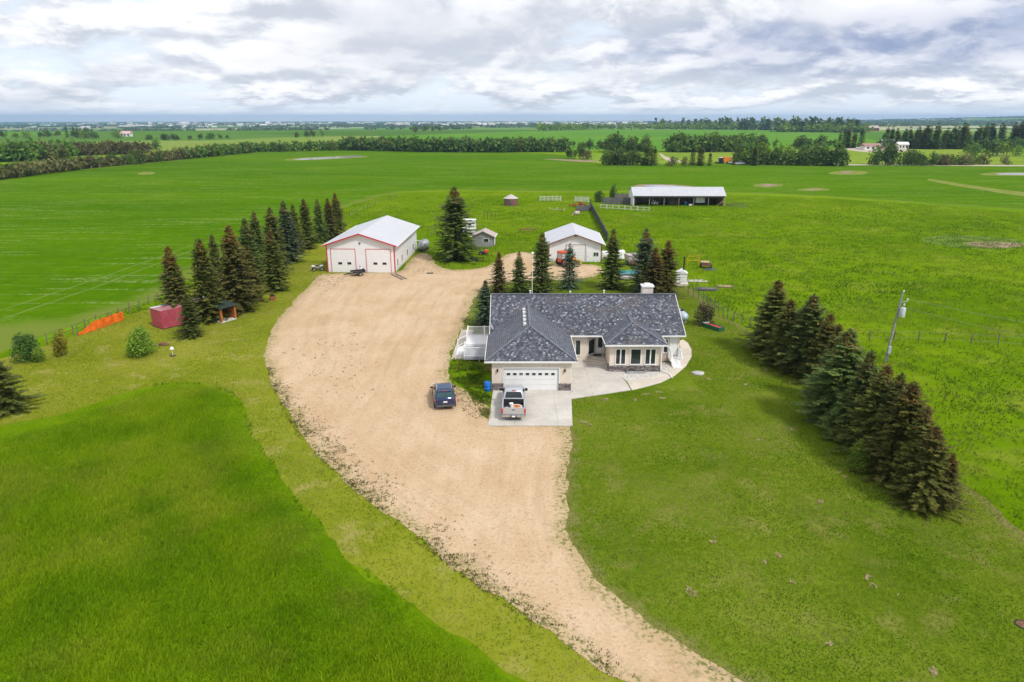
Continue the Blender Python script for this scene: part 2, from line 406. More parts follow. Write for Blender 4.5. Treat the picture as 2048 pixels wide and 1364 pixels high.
# mown verge (under lawn and drive), lawns
zone('mown_verge', GP([(1340, 1500), (1045, 1364), (960, 1300), (880, 1248), (800, 1195), (740, 1150), (690, 1108), (640, 1050), (580, 980), (540, 920), (510, 880), (495, 840), (480, 795), (440, 772), (350, 760), (250, 785), (130, 830), (0, 850), (-300, 900), (-300, 800), (0, 718), (100, 690), (160, 668), (250, 634), (330, 606), (400, 570), (480, 530), (580, 500), (640, 470), (700, 450), (800, 480), (850, 520), (700, 560), (640, 600), (560, 700), (560, 800), (700, 960), (900, 1130), (1100, 1270), (1400, 1420)]),
     .012, M_mown, .8, .35, 3, label='mown yellow-green verge beside the gravel drive')
zone('lawn', GP([(1560, 1420), (1395, 1318), (1295, 1250), (1215, 1188), (1165, 1132), (1136, 1080), (1126, 1030), (1131, 960), (1136, 900), (1139, 855), (1100, 850), (1100, 760), (980, 740), (900, 720), (905, 690), (925, 650), (938, 618), (950, 590), (975, 570), (1040, 562), (1150, 560), (1200, 553), (1290, 556), (1378, 573), (1405, 598), (1430, 628), (1470, 645), (1520, 672), (1640, 745), (1760, 850), (1850, 925), (1940, 975), (1990, 1015), (2048, 1070), (2300, 1250), (2300, 1500)]),
     .016, M_lawn, .7, .3, 2.5, label='mown lawn around the house')
zone('gravel_drive', GP([(1600, 1445), (1480, 1364), (1400, 1318), (1300, 1248), (1220, 1186), (1170, 1130), (1141, 1080), (1131, 1030), (1136, 960), (1141, 900), (1144, 845), (1080, 840), (980, 842), (985, 815), (960, 800), (930, 782), (905, 768), (893, 748), (900, 712), (915, 672), (928, 648), (940, 618), (952, 590), (980, 570), (1050, 561), (1150, 560), (1196, 553), (1212, 540), (1196, 529), (1150, 528), (1095, 526), (1062, 503), (1015, 506), (985, 528), (960, 538), (900, 541), (872, 530), (860, 508), (838, 505), (822, 520), (800, 544), (785, 545), (655, 547), (632, 552), (622, 570), (600, 590), (572, 620), (548, 650), (532, 690), (530, 720), (543, 765), (566, 812), (604, 870), (655, 930), (715, 985), (780, 1035), (840, 1080), (905, 1130), (1000, 1196), (1100, 1268), (1180, 1318), (1262, 1368), (1380, 1450)]),
     .024, M_gravel, .35, .4, 1.0, js=.35, label='wide pale gravel driveway and yard')
def tg_dz(x, y, sd): return np.minimum(sd / 1.5, 1) * (.0 + .16 * fbm(x * .45, y * .45, 21, 3) + .06 * fbm(x * 1.7, y * 1.7, 5, 2))
TALL = GP([(1300, 1500), (1038, 1366), (955, 1302), (875, 1252), (795, 1197), (735, 1153), (685, 1112), (633, 1052), (573, 982), (532, 922), (502, 882), (487, 842), (474, 800), (430, 775), (350, 765), (250, 795), (120, 850), (0, 880), (-250, 960), (-600, 1500)])
zone('tall_grass_bed', TALL, .016, M_tallbase, .5, .8, .8, dz=tg_dz, label='thick bed of tall grass left of the drive')
# ================================================================== building materials
def shingle_mat():
    t = NT('asphalt_shingles'); p = t.pos(); x, y, z = t.sep(p)
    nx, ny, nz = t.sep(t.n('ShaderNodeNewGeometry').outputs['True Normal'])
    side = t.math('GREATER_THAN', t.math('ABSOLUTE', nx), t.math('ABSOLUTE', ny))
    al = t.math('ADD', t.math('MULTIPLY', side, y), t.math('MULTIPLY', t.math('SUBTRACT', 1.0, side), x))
    zr = t.math('DIVIDE', z, .098); row = t.math('FLOOR', zr); fr = t.math('FRACT', zr)
    aa = t.math('ADD', t.math('DIVIDE', al, .19), t.math('MULTIPLY', row, .37)); tab = t.math('FLOOR', aa)
    w = t.n('ShaderNodeTexWhiteNoise', noise_dimensions='3D'); t.set(w.inputs['Vector'], t.comb(tab, row, side)); r = w.outputs['Value']
    r = t.math('ADD', t.math('MULTIPLY', t.math('SUBTRACT', r, .5), t.math('SUBTRACT', 1.0, t.math('MULTIPLY', side, .55))), t.math('ADD', .5, t.math('MULTIPLY', side, .12)))  # side-facing slopes: flatter tabs, tone raised towards the painted sheen
    c = t.ramp(r, [(0, (.038, .042, .055)), (.35, (.062, .069, .090)), (.66, (.098, .107, .134)), (.84, (.145, .156, .188)), (.93, (.195, .205, .24)), (1, (.36, .37, .41))])
    big = t.noise(p, .45, 4, .6)
    c = t.mix(t.math('MULTIPLY', t.step(big, .48, .70), .55), c, (.115, .095, .095))
    c = t.mix(t.math('MULTIPLY', t.step(t.noise(p, .7, 3), .5, .7), .25), c, (.16, .17, .21))
    ln = t.step(fr, .0, .42, .30, 1)
    ln = t.math('MULTIPLY', ln, t.math('ADD', 1.0, t.math('MULTIPLY', side, .12)))  # side-facing slopes painted lighter, imitating the sheen light gives them
    c = t.mix(1.0, c, t.comb(ln, ln, ln), 'MULTIPLY')     # the butt joint of every course, a narrow recess
    return t.done(t.bsdf(c, .62, 0, t.bump(t.math('ADD', fr, r), .4, .02), .4))
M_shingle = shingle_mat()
def siding(name, col, vert=False, pitch=.2, var=.05, rough=.55, dirt=.0, depth=.5):
    t = NT(name); p = t.obj(); x, y, z = t.sep(p)
    k = t.math('ADD', x, t.math('MULTIPLY', y, .9173)) if vert else z
    fr = t.math('FRACT', t.math('DIVIDE', k, pitch))
    h = t.step(fr, .0, .16)
    nz = t.noise(t.mapv(p, (1, 1, .3)), 1.6, 5, .6)
    c = t.mix(t.step(nz, .3, .7), tuple(a * (1 - var) for a in col), tuple(min(1, a * (1 + var)) for a in col))
    if dirt: c = t.mix(t.math('MULTIPLY', t.step(t.math('ADD', z, t.math('MULTIPLY', nz, .9)), .35, 1.1, 1, 0), dirt), c, (.42, .36, .27))
    return t.done(t.bsdf(c, rough, 0, t.bump(h, depth, .025), .35))
def stone_mat():
    t = NT('ledge_stone'); p = t.obj(); x, y, z = t.sep(p)
    q = t.mapv(p, (2.2, 2.2, 9.0)); cell = t.voro(q, 1, 'F1', 'Color', .9); r, g, b = t.sep(cell)
    e = t.voro(q, 1, 'DISTANCE_TO_EDGE', 'Distance', .9)
    c = t.ramp(r, [(0, (.10, .09, .10)), (.3, (.19, .165, .17)), (.6, (.29, .25, .245)), (.85, (.40, .36, .34)), (1, (.17, .14, .15))])
    c = t.mix(t.step(e, .02, .09, 1, 0), c, (.07, .06, .06))
    return t.done(t.bsdf(c, .9, 0, t.bump(t.math('ADD', e, t.math('MULTIPLY', g, .4)), .9, .08), .2))
def glass_mat(name='window_glass', tint=(.012, .018, .018)):
    t = NT(name); p = t.obj(); n = t.noise(p, 1.3, 3)
    return t.done(t.bsdf(t.mix(n, tint, tuple(a * 2.6 for a in tint)), .06, 0, None, .55))
def concrete_mat(name, col, joint=None):
    t = NT(name); p = t.pos()
    a = t.noise(p, .5, 5, .65); b = t.noise(p, 7, 4, .7)
    c = t.mix(t.step(a, .3, .72), tuple(k * .86 for k in col), tuple(min(1, k * 1.08) for k in col))
    c = t.mix(t.math('MULTIPLY', t.step(t.noise(p, 1.6, 5, .7, .6), .56, .76), .35), c, tuple(k * .62 for k in col))
    c = t.mix(.25, c, t.ramp(b, [(.3, (.3, .3, .3)), (.7, (.68, .68, .68))]), 'OVERLAY')
    if joint:
        x, y, z = t.sep(p)
        m = 0.0
        for ax, per, off in joint:
            f = t.math('ABSOLUTE', t.math('SUBTRACT', t.math('FRACT', t.math('DIVIDE', t.math('SUBTRACT', x if ax == 'x' else y, off), per)), .5))
            m = t.math('MAXIMUM', m, t.step(f, .5 - .035 / per, .5))
        c = t.mix(t.math('MULTIPLY', m, .6), c, tuple(k * .45 for k in col))
    return t.done(t.bsdf(c, .88, 0, t.bump(b, .25, .01), .2))
def metal_sheet(name, col, pitch=.3, axis='x', rough=.38, dirt=.1, var=.04, dcol=(.42, .40, .38)):
    t = NT(name); p = t.obj(); x, y, z = t.sep(p); k = {'x': x, 'y': y, 'z': z}[axis]
    f = t.math('ABSOLUTE', t.math('SUBTRACT', t.math('FRACT', t.math('DIVIDE', k, pitch)), .5)); h = t.step(f, .34, .5)
    nz = t.noise(p, .6, 5, .65); fine = t.noise(t.mapv(p, (1, .12, 1) if axis == 'x' else (.12, 1, 1)), 2.4, 4, .7)
    c = t.mix(t.step(nz, .3, .7), tuple(a * (1 - var) for a in col), tuple(min(1, a * (1 + var)) for a in col))
    c = t.mix(t.math('MULTIPLY', t.step(fine, .5, .8), dirt * 2), c, dcol)
    c = t.mix(t.math('MULTIPLY', h, .22), c, (.25, .25, .26))
    return t.done(t.bsdf(c, rough, 0, t.bump(h, .5, .03), .5))
M_stucco = siding('cream_siding', (.74, .64, .545), False, .2, .05, .8, dirt=.25, depth=.35)
M_stone = stone_mat(); M_glass = glass_mat()
M_white = paint('white_trim', (.80, .80, .80), .5, 0, .03, 2)
M_whitev = paint('white_vinyl', (.82, .82, .83), .4, 0, .03, 2)
M_doorw = siding('white_sectional_door', (.80, .80, .81), False, .53, .02, .45, depth=.6)
M_conc = concrete_mat('concrete', (.56, .525, .475), [('x', 3.6, .2), ('y', 3.4, 51.1)])
M_walk = concrete_mat('walkway_concrete', (.63, .565, .48))
M_dark = paint('dark_iron', (.03, .03, .032), .5, .3, .2, 4)
M_black = paint('black_rubber', (.022, .022, .022), .85, 0, .25, 5)
M_deckgrey = concrete_mat('grey_vinyl_deck', (.36, .38, .43))
M_shopw = siding('white_ribbed_steel', (.80, .80, .82), True, .3, .03, .42, dirt=.25)
M_shopr = metal_sheet('white_steel_roof', (.55, .56, .60), .9, 'y', .4, .12)
M_barnr = metal_sheet('galvanised_roof', (.50, .51, .55), .9, 'x', .42, .18)
M_red = paint('red_trim', (.52, .030, .045), .45, 0, .15, 3)
M_brown = paint('brown_trim', (.20, .085, .065), .6, 0, .2, 3)
M_maroon = metal_sheet('brown_steel_bin', (.17, .075, .055), .25, 'z', .6, .25, .15, (.3, .17, .1))
M_wood = paint('weathered_boards', (.20, .175, .155), .9, 0, .35, 2.5, .5)
M_wooddark = paint('dark_fence_boards', (.115, .115, .125), .9, 0, .3, 2.5, .5)
M_tan = paint('new_lumber', (.46, .32, .20), .8, 0, .25, 2, .3)
M_whitewood = paint('white_painted_boards', (.60, .59, .56), .6, 0, .15, 2, .2, dirt=.45)
M_greywall = siding('grey_board_siding', (.285, .28, .31), True, .15, .12, .85)
M_tanroof = paint('tan_roofing', (.44, .37, .34), .85, 0, .2, 2.5, .4)
M_postwood = paint('cedar_post', (.17, .14, .11), .95, 0, .35, 5, .4)
M_steel = paint('bare_steel', (.50, .51, .53), .38, .8, .15, 3)
M_wire = paint('fence_wire', (.30, .30, .30), .5, .6, .1, 3)
M_blue = paint('blue_plastic', (.01, .17, .62), .35, 0, .1, 2)
# ================================================================== the house
def wbuild(mb, name, m, par, smooth=0):
    """build from world coordinates under a parent that is moved but not turned"""
    l = par.location if par.parent is None else par.parent.location
    mb.v = [(p[0] - l[0], p[1] - l[1], p[2] - l[2]) for p in mb.v]
    return mb.build(name, m, par, smooth)
def weach(mb, name, m, par):
    l = par.location
    mb.v = [(p[0] - l[0], p[1] - l[1], p[2] - l[2]) for p in mb.v]; return mb.each(name, m, par)
def window(par, x0, x1, z0, z1, y, name='window', mull=(), f=.09, wm=None, hm=()):
    """a front-facing framed window; the pane is a sub-part"""
    a = MB()
    a.box(x0, x1, y - .07, y, z1 - f, z1).box(x0, x1, y - .09, y, z0 - .02, z0 + f).box(x0, x0 + f, y - .065, y, z0 + f, z1 - f).box(x1 - f, x1, y - .065, y, z0 + f, z1 - f)
    for m_ in mull: a.box(m_ - f * .7, m_ + f * .7, y - .06, y, z0 + f, z1 - f)
    for h_ in hm: a.box(x0 + f, x1 - f, y - .058, y, h_ - f * .4, h_ + f * .4)
    w = wbuild(a, name, wm or M_white, par)
    b = MB().box(x0 + f * .9, x1 - f * .9, y - .03, y - .008, z0 + f * .9, z1 - f * .9)
    b.v = [(p[0] - par.location[0], p[1] - par.location[1], p[2] - par.location[2]) for p in b.v]
    b.build('pane', M_glass, w)
    return w
M_cap = paint('ridge_cap_shingles', (.13, .142, .175), .7, 0, .35, 6)
H0 = empty('house', (7.7, 72.0, 0), 0, 'cream bungalow with dark shingle roofs and attached double garage', 'house')
ZE = 3.0
# walls
a = MB().prism([(5.38, 66.9), (7.75, 66.9), (8.8, 68.15), (9.75, 68.15), (9.75, 66.9), (17.3, 66.9), (17.3, 77.4), (-1.87, 77.4), (-1.87, 66.9)], 0, 2.86)
a.xprism([(66.95, 2.87), (77.35, 2.87), (72.15, 5.55)], -1.85, 17.28); wbuild(a, 'wall', M_stucco, H0)
a = MB().box(-1.86, -.79, 58.8, 59.05, 0, 2.86).box(4.31, 5.38, 58.8, 59.05, 0, 2.86).box(-.79, 4.31, 58.8, 59.05, 2.25, 2.86)
a.box(-1.86, -1.6, 59.05, 66.9, 0, 2.86).box(5.12, 5.38, 59.05, 66.9, 0, 2.86); wbuild(a, 'garage_wall', M_stucco, H0)
a = MB().box(9.68, 14.72, 63.85, 66.9, .0, 2.86); wbuild(a, 'bay_wall', M_stucco, H0)
a = MB().box(-1.93, -.80, 58.72, 59.2, 0, .70).box(4.32, 5.45, 58.72, 59.2, 0, .70).box(-1.96, -.79, 58.69, 59.25, .70, .76).box(4.31, 5.48, 58.69, 59.25, .70, .76)
a.box(9.60, 14.80, 63.76, 64.6, 0, .58).box(9.57, 14.83, 63.73, 64.65, .58, .64); weach(a, 'stone_veneer', M_stone, H0)
# roofs
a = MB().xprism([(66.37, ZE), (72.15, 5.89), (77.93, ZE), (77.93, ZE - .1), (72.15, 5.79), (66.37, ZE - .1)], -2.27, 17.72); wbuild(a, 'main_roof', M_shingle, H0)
def hip(x0, x1, y0, yb, pitch):
    cx = (x0 + x1) / 2; hw = (x1 - x0) / 2; zt = ZE + hw * pitch; ya = y0 + hw
    m = MB(); A = (x0, y0, ZE + .012); B = (x1, y0, ZE + .012); C = (cx, ya, zt); D = (cx, yb + hw * pitch / .5, zt); E_ = (x0, yb, ZE + .012); F_ = (x1, yb, ZE + .012)
    m.quad(A, B, C); m.quad(A, C, D, E_); m.quad(B, F_, D, C)
    cap = MB(); 
    for p, q in ((A, C), (B, C), (C, D)): cap.bar((p[0], p[1], p[2] + .015), (q[0], q[1], q[2] + .015), .26, .05)
    return m, cap
for (x0, x1, y0, yb, pt, nm) in ((-2.46, 5.96, 58.53, 66.35, .5, 'garage_roof'), (9.18, 15.24, 63.30, 66.35, .47, 'bay_roof')):
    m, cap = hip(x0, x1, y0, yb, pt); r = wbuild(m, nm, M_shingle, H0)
    cap.v = [(p[0] - 7.7, p[1] - 72.0, p[2]) for p in cap.v]; cap.build('ridge_cap', M_cap, r)
    s_ = MB().box(x0 + .05, x1 - .05, y0 + .05, 66.6, 2.865, 2.90); wbuild(s_, 'soffit', M_white, H0)
    g = MB().box(x0 - .06, x1 + .06, y0 - .1, y0 + .03, 2.86, 3.0).box(x0 - .06, x0 + .04, y0 + .03, 66.3, 2.862, 2.995).box(x1 - .04, x1 + .06, y0 + .03, 66.3, 2.862, 2.995)
    weach(g, 'gutter', M_white, H0)
g = MB().box(5.97, 9.12, 66.27, 66.39, 2.86, 2.99).box(15.32, 17.76, 66.27, 66.39, 2.86, 2.99); weach(g, 'gutter', M_white, H0)
g = MB(); 
for xx in (-2.31, 17.72): g.bar((xx + .02, 66.37, 2.93), (xx + .02, 72.15, 5.82), .05, .17).bar((xx + .02, 72.15, 5.82), (xx + .02, 77.93, 2.93), .05, .17)
weach(g, 'barge_board', M_white, H0)
s_ = MB().box(-1.9, 17.4, 66.42, 66.95, 2.868, 2.895); wbuild(s_, 'soffit', M_white, H0)
a = MB().bar((-2.27, 72.15, 5.915), (17.72, 72.15, 5.915), .3, .05); wbuild(a, 'ridge_cap', M_cap, H0)
# garage door: one leaf with eight lights
gd = wbuild(MB().box(-.79, 4.31, 58.90, 58.96, 0.02, 2.25), 'garage_door', M_doorw, H0)
for k in range(8):
    x = -.48 + k * .585
    f = MB().box(x - .04, x + .36, 58.878, 58.90, 1.50, 1.80); f.v = [(p[0] - 7.7, p[1] - 72, p[2]) for p in f.v]; f.build('window_frame', M_white, gd)
    f = MB().box(x, x + .32, 58.868, 58.878, 1.54, 1.76); f.v = [(p[0] - 7.7, p[1] - 72, p[2]) for p in f.v]; f.build('pane', M_glass, gd)
a = MB().box(-.87, -.79, 58.76, 58.9, .0, 2.33).box(4.31, 4.39, 58.76, 58.9, .0, 2.33).box(-.79, 4.31, 58.76, 58.9, 2.25, 2.33); wbuild(a, 'door_casing', M_white, H0)
for x in (-1.33, 4.85):
    l = MB().box(x - .07, x + .07, 58.62, 58.79, 1.92, 1.98).lathe([(.0, 2.24), (.09, 2.18), (.075, 2.16), (.07, 1.98), (.0, 1.97)], (x, 58.68, 0), 8)
    wbuild(l, 'wall_lamp', M_dark, H0)
# bay windows
window(H0, 10.22, 11.30, .76, 2.47, 63.85, mull=(10.76,)); window(H0, 11.70, 12.82, .76, 2.47, 63.85); window(H0, 13.14, 14.28, .76, 2.47, 63.85, mull=(13.71,))
window(H0, 6.5, 7.15, .66, 2.42, 66.9); window(H0, 15.60, 16.15, .95, 2.45, 66.9); window(H0, 14.86, 15.36, .55, 1.5, 66.9)
# the turned window and the front door in the porch recess
ang = math.atan2(1.25, 1.05); ex, ey = math.cos(ang), math.sin(ang); nx, ny = math.sin(ang), -math.cos(ang)
def obl(s0, s1, z0, z1, off, th):
    P_ = lambda s_, o_: (7.75 + ex * s_ + nx * o_, 66.9 + ey * s_ + ny * o_)
    return MB().prism([P_(s0, off), P_(s0, off + th), P_(s1, off + th), P_(s1, off)], z0, z1)
w = MB()
for s0, s1, z0, z1 in ((.12, 1.46, 2.22, 2.32), (.12, 1.46, .58, .68), (.12, .22, .68, 2.22), (1.36, 1.46, .68, 2.22)):
    q = obl(s0, s1, z0, z1, 0, .07); w.add(q.v, q.f)
w = wbuild(w, 'porch_window', M_white, H0); q = obl(.2, 1.38, .66, 2.24, .005, .03); q.v = [(p[0] - 7.7, p[1] - 72, p[2]) for p in q.v]; q.build('pane', M_glass, w)
fd = wbuild(MB().box(8.86, 9.70, 68.08, 68.13, .52, 2.58), 'front_door', M_white, H0)
q = MB().box(9.03, 9.50, 68.055, 68.08, 1.15, 2.42); q.v = [(p[0] - 7.7, p[1] - 72, p[2]) for p in q.v]; q.build('pane', M_glass, fd)
q = MB().box(9.58, 9.63, 68.03, 68.08, 1.38, 1.52); q.v = [(p[0] - 7.7, p[1] - 72, p[2]) for p in q.v]; q.build('handle', M_dark, fd)
st = MB()
for r_, z0, z1 in ((2.55, .08, .22), (2.15, .22, .36), (1.75, .36, .5)):
    poly = [(9.66, 68.1)] + [(9.66 - r_ * math.cos(t_), 68.1 - r_ * math.sin(t_)) for t_ in np.linspace(0, PI / 2, 14)]
    poly = [(max(px, 7.2), py) for px, py in poly]; st.prism(poly, z0, z1)
wbuild(st, 'front_steps', M_walk, H0)
wbuild(MB().box(8.55, 9.35, 67.2, 67.7, .502, .525), 'door_mat', M_black, H0)
# side door landing on the right of the bay: white railed stair
a = MB().box(16.25, 17.05, 66.82, 66.9, .75, 2.7); sd_ = wbuild(a, 'side_door', M_white, H0)
a = MB().box(16.15, 17.25, 65.6, 66.9, .45, .6)
for k in range(3): a.box(16.25, 17.15, 65.6 - .28 * (k + 1), 65.6 - .28 * k, .0, .45 - .15 * k)
wbuild(a, 'side_steps', M_whitev, H0)
for xx in (16.2, 17.2):
    a = MB()
    for yy in (65.65, 66.8): a.box(xx - .05, xx + .05, yy - .05, yy + .05, .6, 1.6)
    a.box(xx - .03, xx + .03, 65.65, 66.8, 1.5, 1.57)
    for k in range(7): a.box(xx - .02, xx + .02, 65.76 + k * .15, 65.80 + k * .15, .62, 1.5)
    a.bar((xx, 65.6, 1.5), (xx, 64.75, 1.0), .06)
    wbuild(a, 'railing', M_whitev, H0)
# basement light well, downspouts, chimney, roof fittings
a = MB().box(11.35, 13.2, 63.2, 63.28, .0, .30).box(11.35, 11.43, 63.28, 63.74, 0, .30).box(13.12, 13.2, 63.28, 63.74, 0, .30).box(12.24, 12.31, 63.28, 63.74, .05, .28); wbuild(a, 'window_well', M_steel, H0)
wbuild(MB().box(11.45, 13.1, 63.3, 63.72, .04, .12), 'basement_window', M_glass, H0)
a = MB().box(14.74, 14.84, 63.66, 63.74, .3, 2.86).bar((14.8, 63.7, .3), (15.5, 62.9, .14), .09).bar((15.5, 62.9, .14), (15.55, 61.9, .1), .09); weach(a, 'downspout', M_white, H0)
wbuild(MB().box(5.40, 5.48, 58.82, 58.9, .15, 2.86).bar((5.46, 58.8, .15), (5.75, 58.35, .1), .08), 'downspout', M_white, H0)
ch = wbuild(MB().box(14.35, 15.5, 73.0, 74.0, 4.6, 6.45), 'chimney', siding('chimney_boards', (.70, .64, .60), False, .3, .06, .7), H0)
q = MB().box(14.25, 15.6, 72.9, 74.1, 6.45, 6.60).box(14.6, 15.25, 73.2, 73.8, 6.6, 6.78); q.v = [(p[0] - 7.7, p[1] - 72, p[2]) for p in q.v]; q.build('chimney_cap', M_white, ch)
for yy in (64.0, 65.35, 66.7, 68.05, 69.3):
    m = MB().box(1.12, 1.40, yy - .16, yy + .16, 4.78, 5.06); wbuild(m, 'roof_vent', M_white, H0)
for xx, zz in ((2.0, 6.12), (6.4, 6.05), (10.1, 6.15)):
    wbuild(MB().lathe([(0, zz), (.13, zz - .03), (.13, zz - .08), (.07, zz - .1), (.07, 5.6), (0, 5.6)], (xx, 73.0, 0), 8), 'vent_pipe', M_white, H0)
# ---- concrete, walk, gravel bed
def slab(name, pts, z0, z1, m, label, kind='structure'):
    o = MB().prism(pts, z0, z1).build(name, m); return tag(o, label, None, None, kind)
def Gz(pts): return [G(*p) for p in pts]
slab('concrete_pad', Gz([(976, 853), (1145, 853), (1143, 799), (1262, 781), (1252, 765), (1238, 752), (1222, 744), (1226, 738)]) + [(9.7, 68.0), (7.0, 67.0), (5.3, 66.9), (5.3, 59.0), (-1.75, 58.95)], -.05, .075, M_conc, 'pale concrete apron before the garage')
outer = [(1264, 781), (1290, 775), (1322, 766), (1350, 752), (1372, 733), (1383, 714), (1383, 700), (1376, 687), (1366, 680)]
inner = [(1355, 684), (1361, 696), (1362, 708), (1357, 722), (1345, 737), (1325, 749), (1300, 756), (1270, 760), (1253, 762)]
slab('garden_walk', Gz(outer + inner), -.05, .065, M_walk, 'curved beige concrete walk round the house')
def whitegravel():
    t = NT('white_gravel'); p = t.pos(); r, g, b = t.sep(t.voro(p, 11, 'F1', 'Color'))
    c = t.ramp(r, [(0, (.44, .41, .38)), (.4, (.62, .60, .56)), (.8, (.74, .72, .69)), (1, (.50, .44, .38))])
    c = t.mix(t.math('MULTIPLY', t.step(t.noise(p, 1.3, 4, .7), .52, .7), .5), c, (.46, .41, .34))
    return t.done(t.bsdf(c, .9, 0, t.bump(g, .8, .04), .2))
zone('gravel_bed', Gz([(1253, 763), (1238, 752), (1222, 745)]) + [(9.7, 63.9), (9.7, 66.5), (17.2, 66.6), (17.6, 71)] + Gz(list(inner)[1:8]), .05, whitegravel(), .4, 0, .8, smooth=0, label='white gravel bed below the bay windows')
slab('side_path', Gz([(902, 719), (927, 719), (947, 661), (923, 660)]), -.05, .06, concrete_mat('old_concrete', (.52, .46, .39)), 'narrow concrete path beside the white deck')
# ---- the deck
D0 = empty('deck', (-3.5, 69.5, 0), 0, 'grey deck with white railings left of the garage', 'deck')
wbuild(MB().box(-5.0, -1.9, 66.75, 70.3, .40, .55), 'deck_floor', M_deckgrey, D0)
wbuild(MB().box(-5.0, -1.9, 70.3, 73.6, .40, .80), 'raised_floor', M_whitev, D0)
wbuild(MB().box(-5.02, -1.88, 66.68, 66.75, .28, .545).box(-5.07, -5.0, 66.68, 73.6, .28, .545), 'skirt_board', M_deckgrey, D0)
a = MB()
for xx in (-4.9, -3.4, -2.1):
    for yy in (67.0, 70.0, 73.3): a.box(xx - .07, xx + .07, yy - .07, yy + .07, 0, .40)
weach(a, 'post', M_whitev, D0)
def rail(p0, p1, z, h, par, n, extra=0):
    m = MB(); p0 = Vector((*p0, z)); p1 = Vector((*p1, z)); u = Vector((0, 0, 1))
    m.bar(p0 + u * h, p1 + u * h, .09, .06).bar(p0 + u * .1, p1 + u * .1, .06, .06)
    for k in range(1, n): q = p0.lerp(p1, k / n); m.bar(q + u * .1, q + u * h, .04)
    wbuild(m, 'railing', M_whitev, par)
rail((-4.95, 66.82), (-1.95, 66.82), .55, 1.0, D0, 24); rail((-4.95, 73.5), (-1.95, 73.5), .8, 1.0, D0, 24); rail((-4.95, 66.82), (-4.95, 68.6), .55, 1.0, D0, 14); rail((-4.95, 71.2), (-4.95, 73.5), .8, 1.0, D0, 16)
for p_ in ((-4.95, 66.82, .5), (-2.8, 66.82, .5), (-4.95, 68.6, .5), (-4.95, 71.2, .75), (-4.95, 73.5, .75), (-3.1, 73.5, .75)):
    wbuild(MB().box(p_[0] - .07, p_[0] + .07, p_[1] - .07, p_[1] + .07, p_[2], p_[2] + 1.15), 'rail_post', M_whitev, D0)
a = MB()
for k in range(3): a.box(-5.35 - .3 * k, -5.05 - .3 * k, 68.7, 71.1, 0, .40 - .13 * k)
wbuild(a, 'deck_steps', M_whitev, D0)
a = MB()
for yy in (68.65, 71.15): a.bar((-5.0, yy, 1.5), (-5.95, yy, 1.0), .07).bar((-5.95, yy, 0), (-5.95, yy, 1.1), .09)
weach(a, 'stair_rail', M_whitev, D0)
# ================================================================== shop, garage, barn, sheds
def gable_building(name, loc, rz, W, L, eave, peak, ov, wallm, roofm, trimm, label, cat, trimw=.16):
    """front gable at local y=0 facing -y, W wide, L deep"""
    o = empty(name, loc, rz, label, cat); h = W / 2
    MB().yprism([(-h, 0), (h, 0), (h, eave), (0, peak - .12), (-h, eave)], 0, L).build('wall', wallm, o)
    sl = (peak - eave) / h; ez = eave - ov * sl; m = MB()
    m.yprism([(-h - ov, ez + .02), (0, peak), (h + ov, ez + .02), (h + ov, ez + .12), (0, peak + .12), (-h - ov, ez + .12)], -ov, L + ov)
    MB.build(m, 'roof', roofm, o)
    t = MB()
    for s_ in (-1, 1): t.bar((s_ * (h + ov), -ov - .03, ez + .05), (0, -ov - .03, peak + .05), .06, trimw + .04)
    t.each('barge_board', trimm, o)
    for s_ in (-1, 1): MB().box(s_ * h - .09, s_ * h + .09, -.03, .09, 0, eave - .02).build('corner_trim', trimm, o)
    g = MB()
    for s_ in (-1, 1): g.box(s_ * (h + ov) - .06 + s_ * .06, s_ * (h + ov) + .06 + s_ * .06, -ov, L + ov, ez - .02, ez + .11)
    g.each('gutter', M_white, o)
    return o
def overhead_door(o, x0, x1, h, casing, lights=(), cw=.09):
    d = MB().box(x0, x1, -.055, -.012, 0.02, h).build('overhead_door', M_doorw, o)
    MB().box(x0 - cw, x0, -.085, -.01, 0, h + cw).box(x1, x1 + cw, -.085, -.01, 0, h + cw).box(x0, x1, -.085, -.01, h, h + cw).build('door_casing', casing, o)
    for a_, b_, z0, z1 in lights:
        MB().box(a_ - .05, b_ + .05, -.068, -.056, z0 - .05, z1 + .05).build('window_frame', M_white, d)
        MB().box(a_, b_, -.078, -.068, z0, z1).build('pane', M_glass, d)
    return d
sh = gable_building('machine_shop', (-24.7, 110.2, 0), math.radians(-2.2), 11.1, 21.0, 4.55, 6.35, .55, M_shopw, M_shopr, M_red, 'large white steel shop with red trim and two overhead doors', 'shop')
for x0 in (-4.85, .95):
    overhead_door(sh, x0, x0 + 3.95, 3.85, M_red, [(x0 + 1.1, x0 + 1.75, 1.33, 1.72), (x0 + 2.6, x0 + 3.25, 1.33, 1.72)], .07)
MB().box(-.12, .12, -.16, -.01, 4.75, 4.95).build('wall_light', M_dark, sh)
for y0, zc in ((1.6, 1.45), (5.4, 1.45), (10.3, 1.45), (16.2, 1.45)):
    w = MB().box(5.56, 5.62, y0, y0 + .75, zc - .65, zc + .55).build('side_window', M_white, sh)
    MB().box(5.62, 5.64, y0 + .07, y0 + .68, zc - .57, zc + .47).build('pane', M_glass, w)
sg = gable_building('farm_garage', (11.1, 119.0, 0), math.radians(-2.3), 9.2, 12.8, 3.2, 4.85, .55, M_shopw, M_shopr, M_brown, 'smaller white steel garage with brown trim behind the spruces', 'garage', .12)
overhead_door(sg, -1.55, 1.75, 3.0, M_brown, (), .07)
d = MB().box(2.05, 3.0, -.05, -.012, .02, 2.05).build('side_door', M_white, sg); MB().box(2.12, 2.18, -.09, -.05, .95, 1.1).build('handle', M_dark, d)
w = MB().box(3.2, 4.15, -.06, -.01, 1.02, 1.78).build('window', M_white, sg)
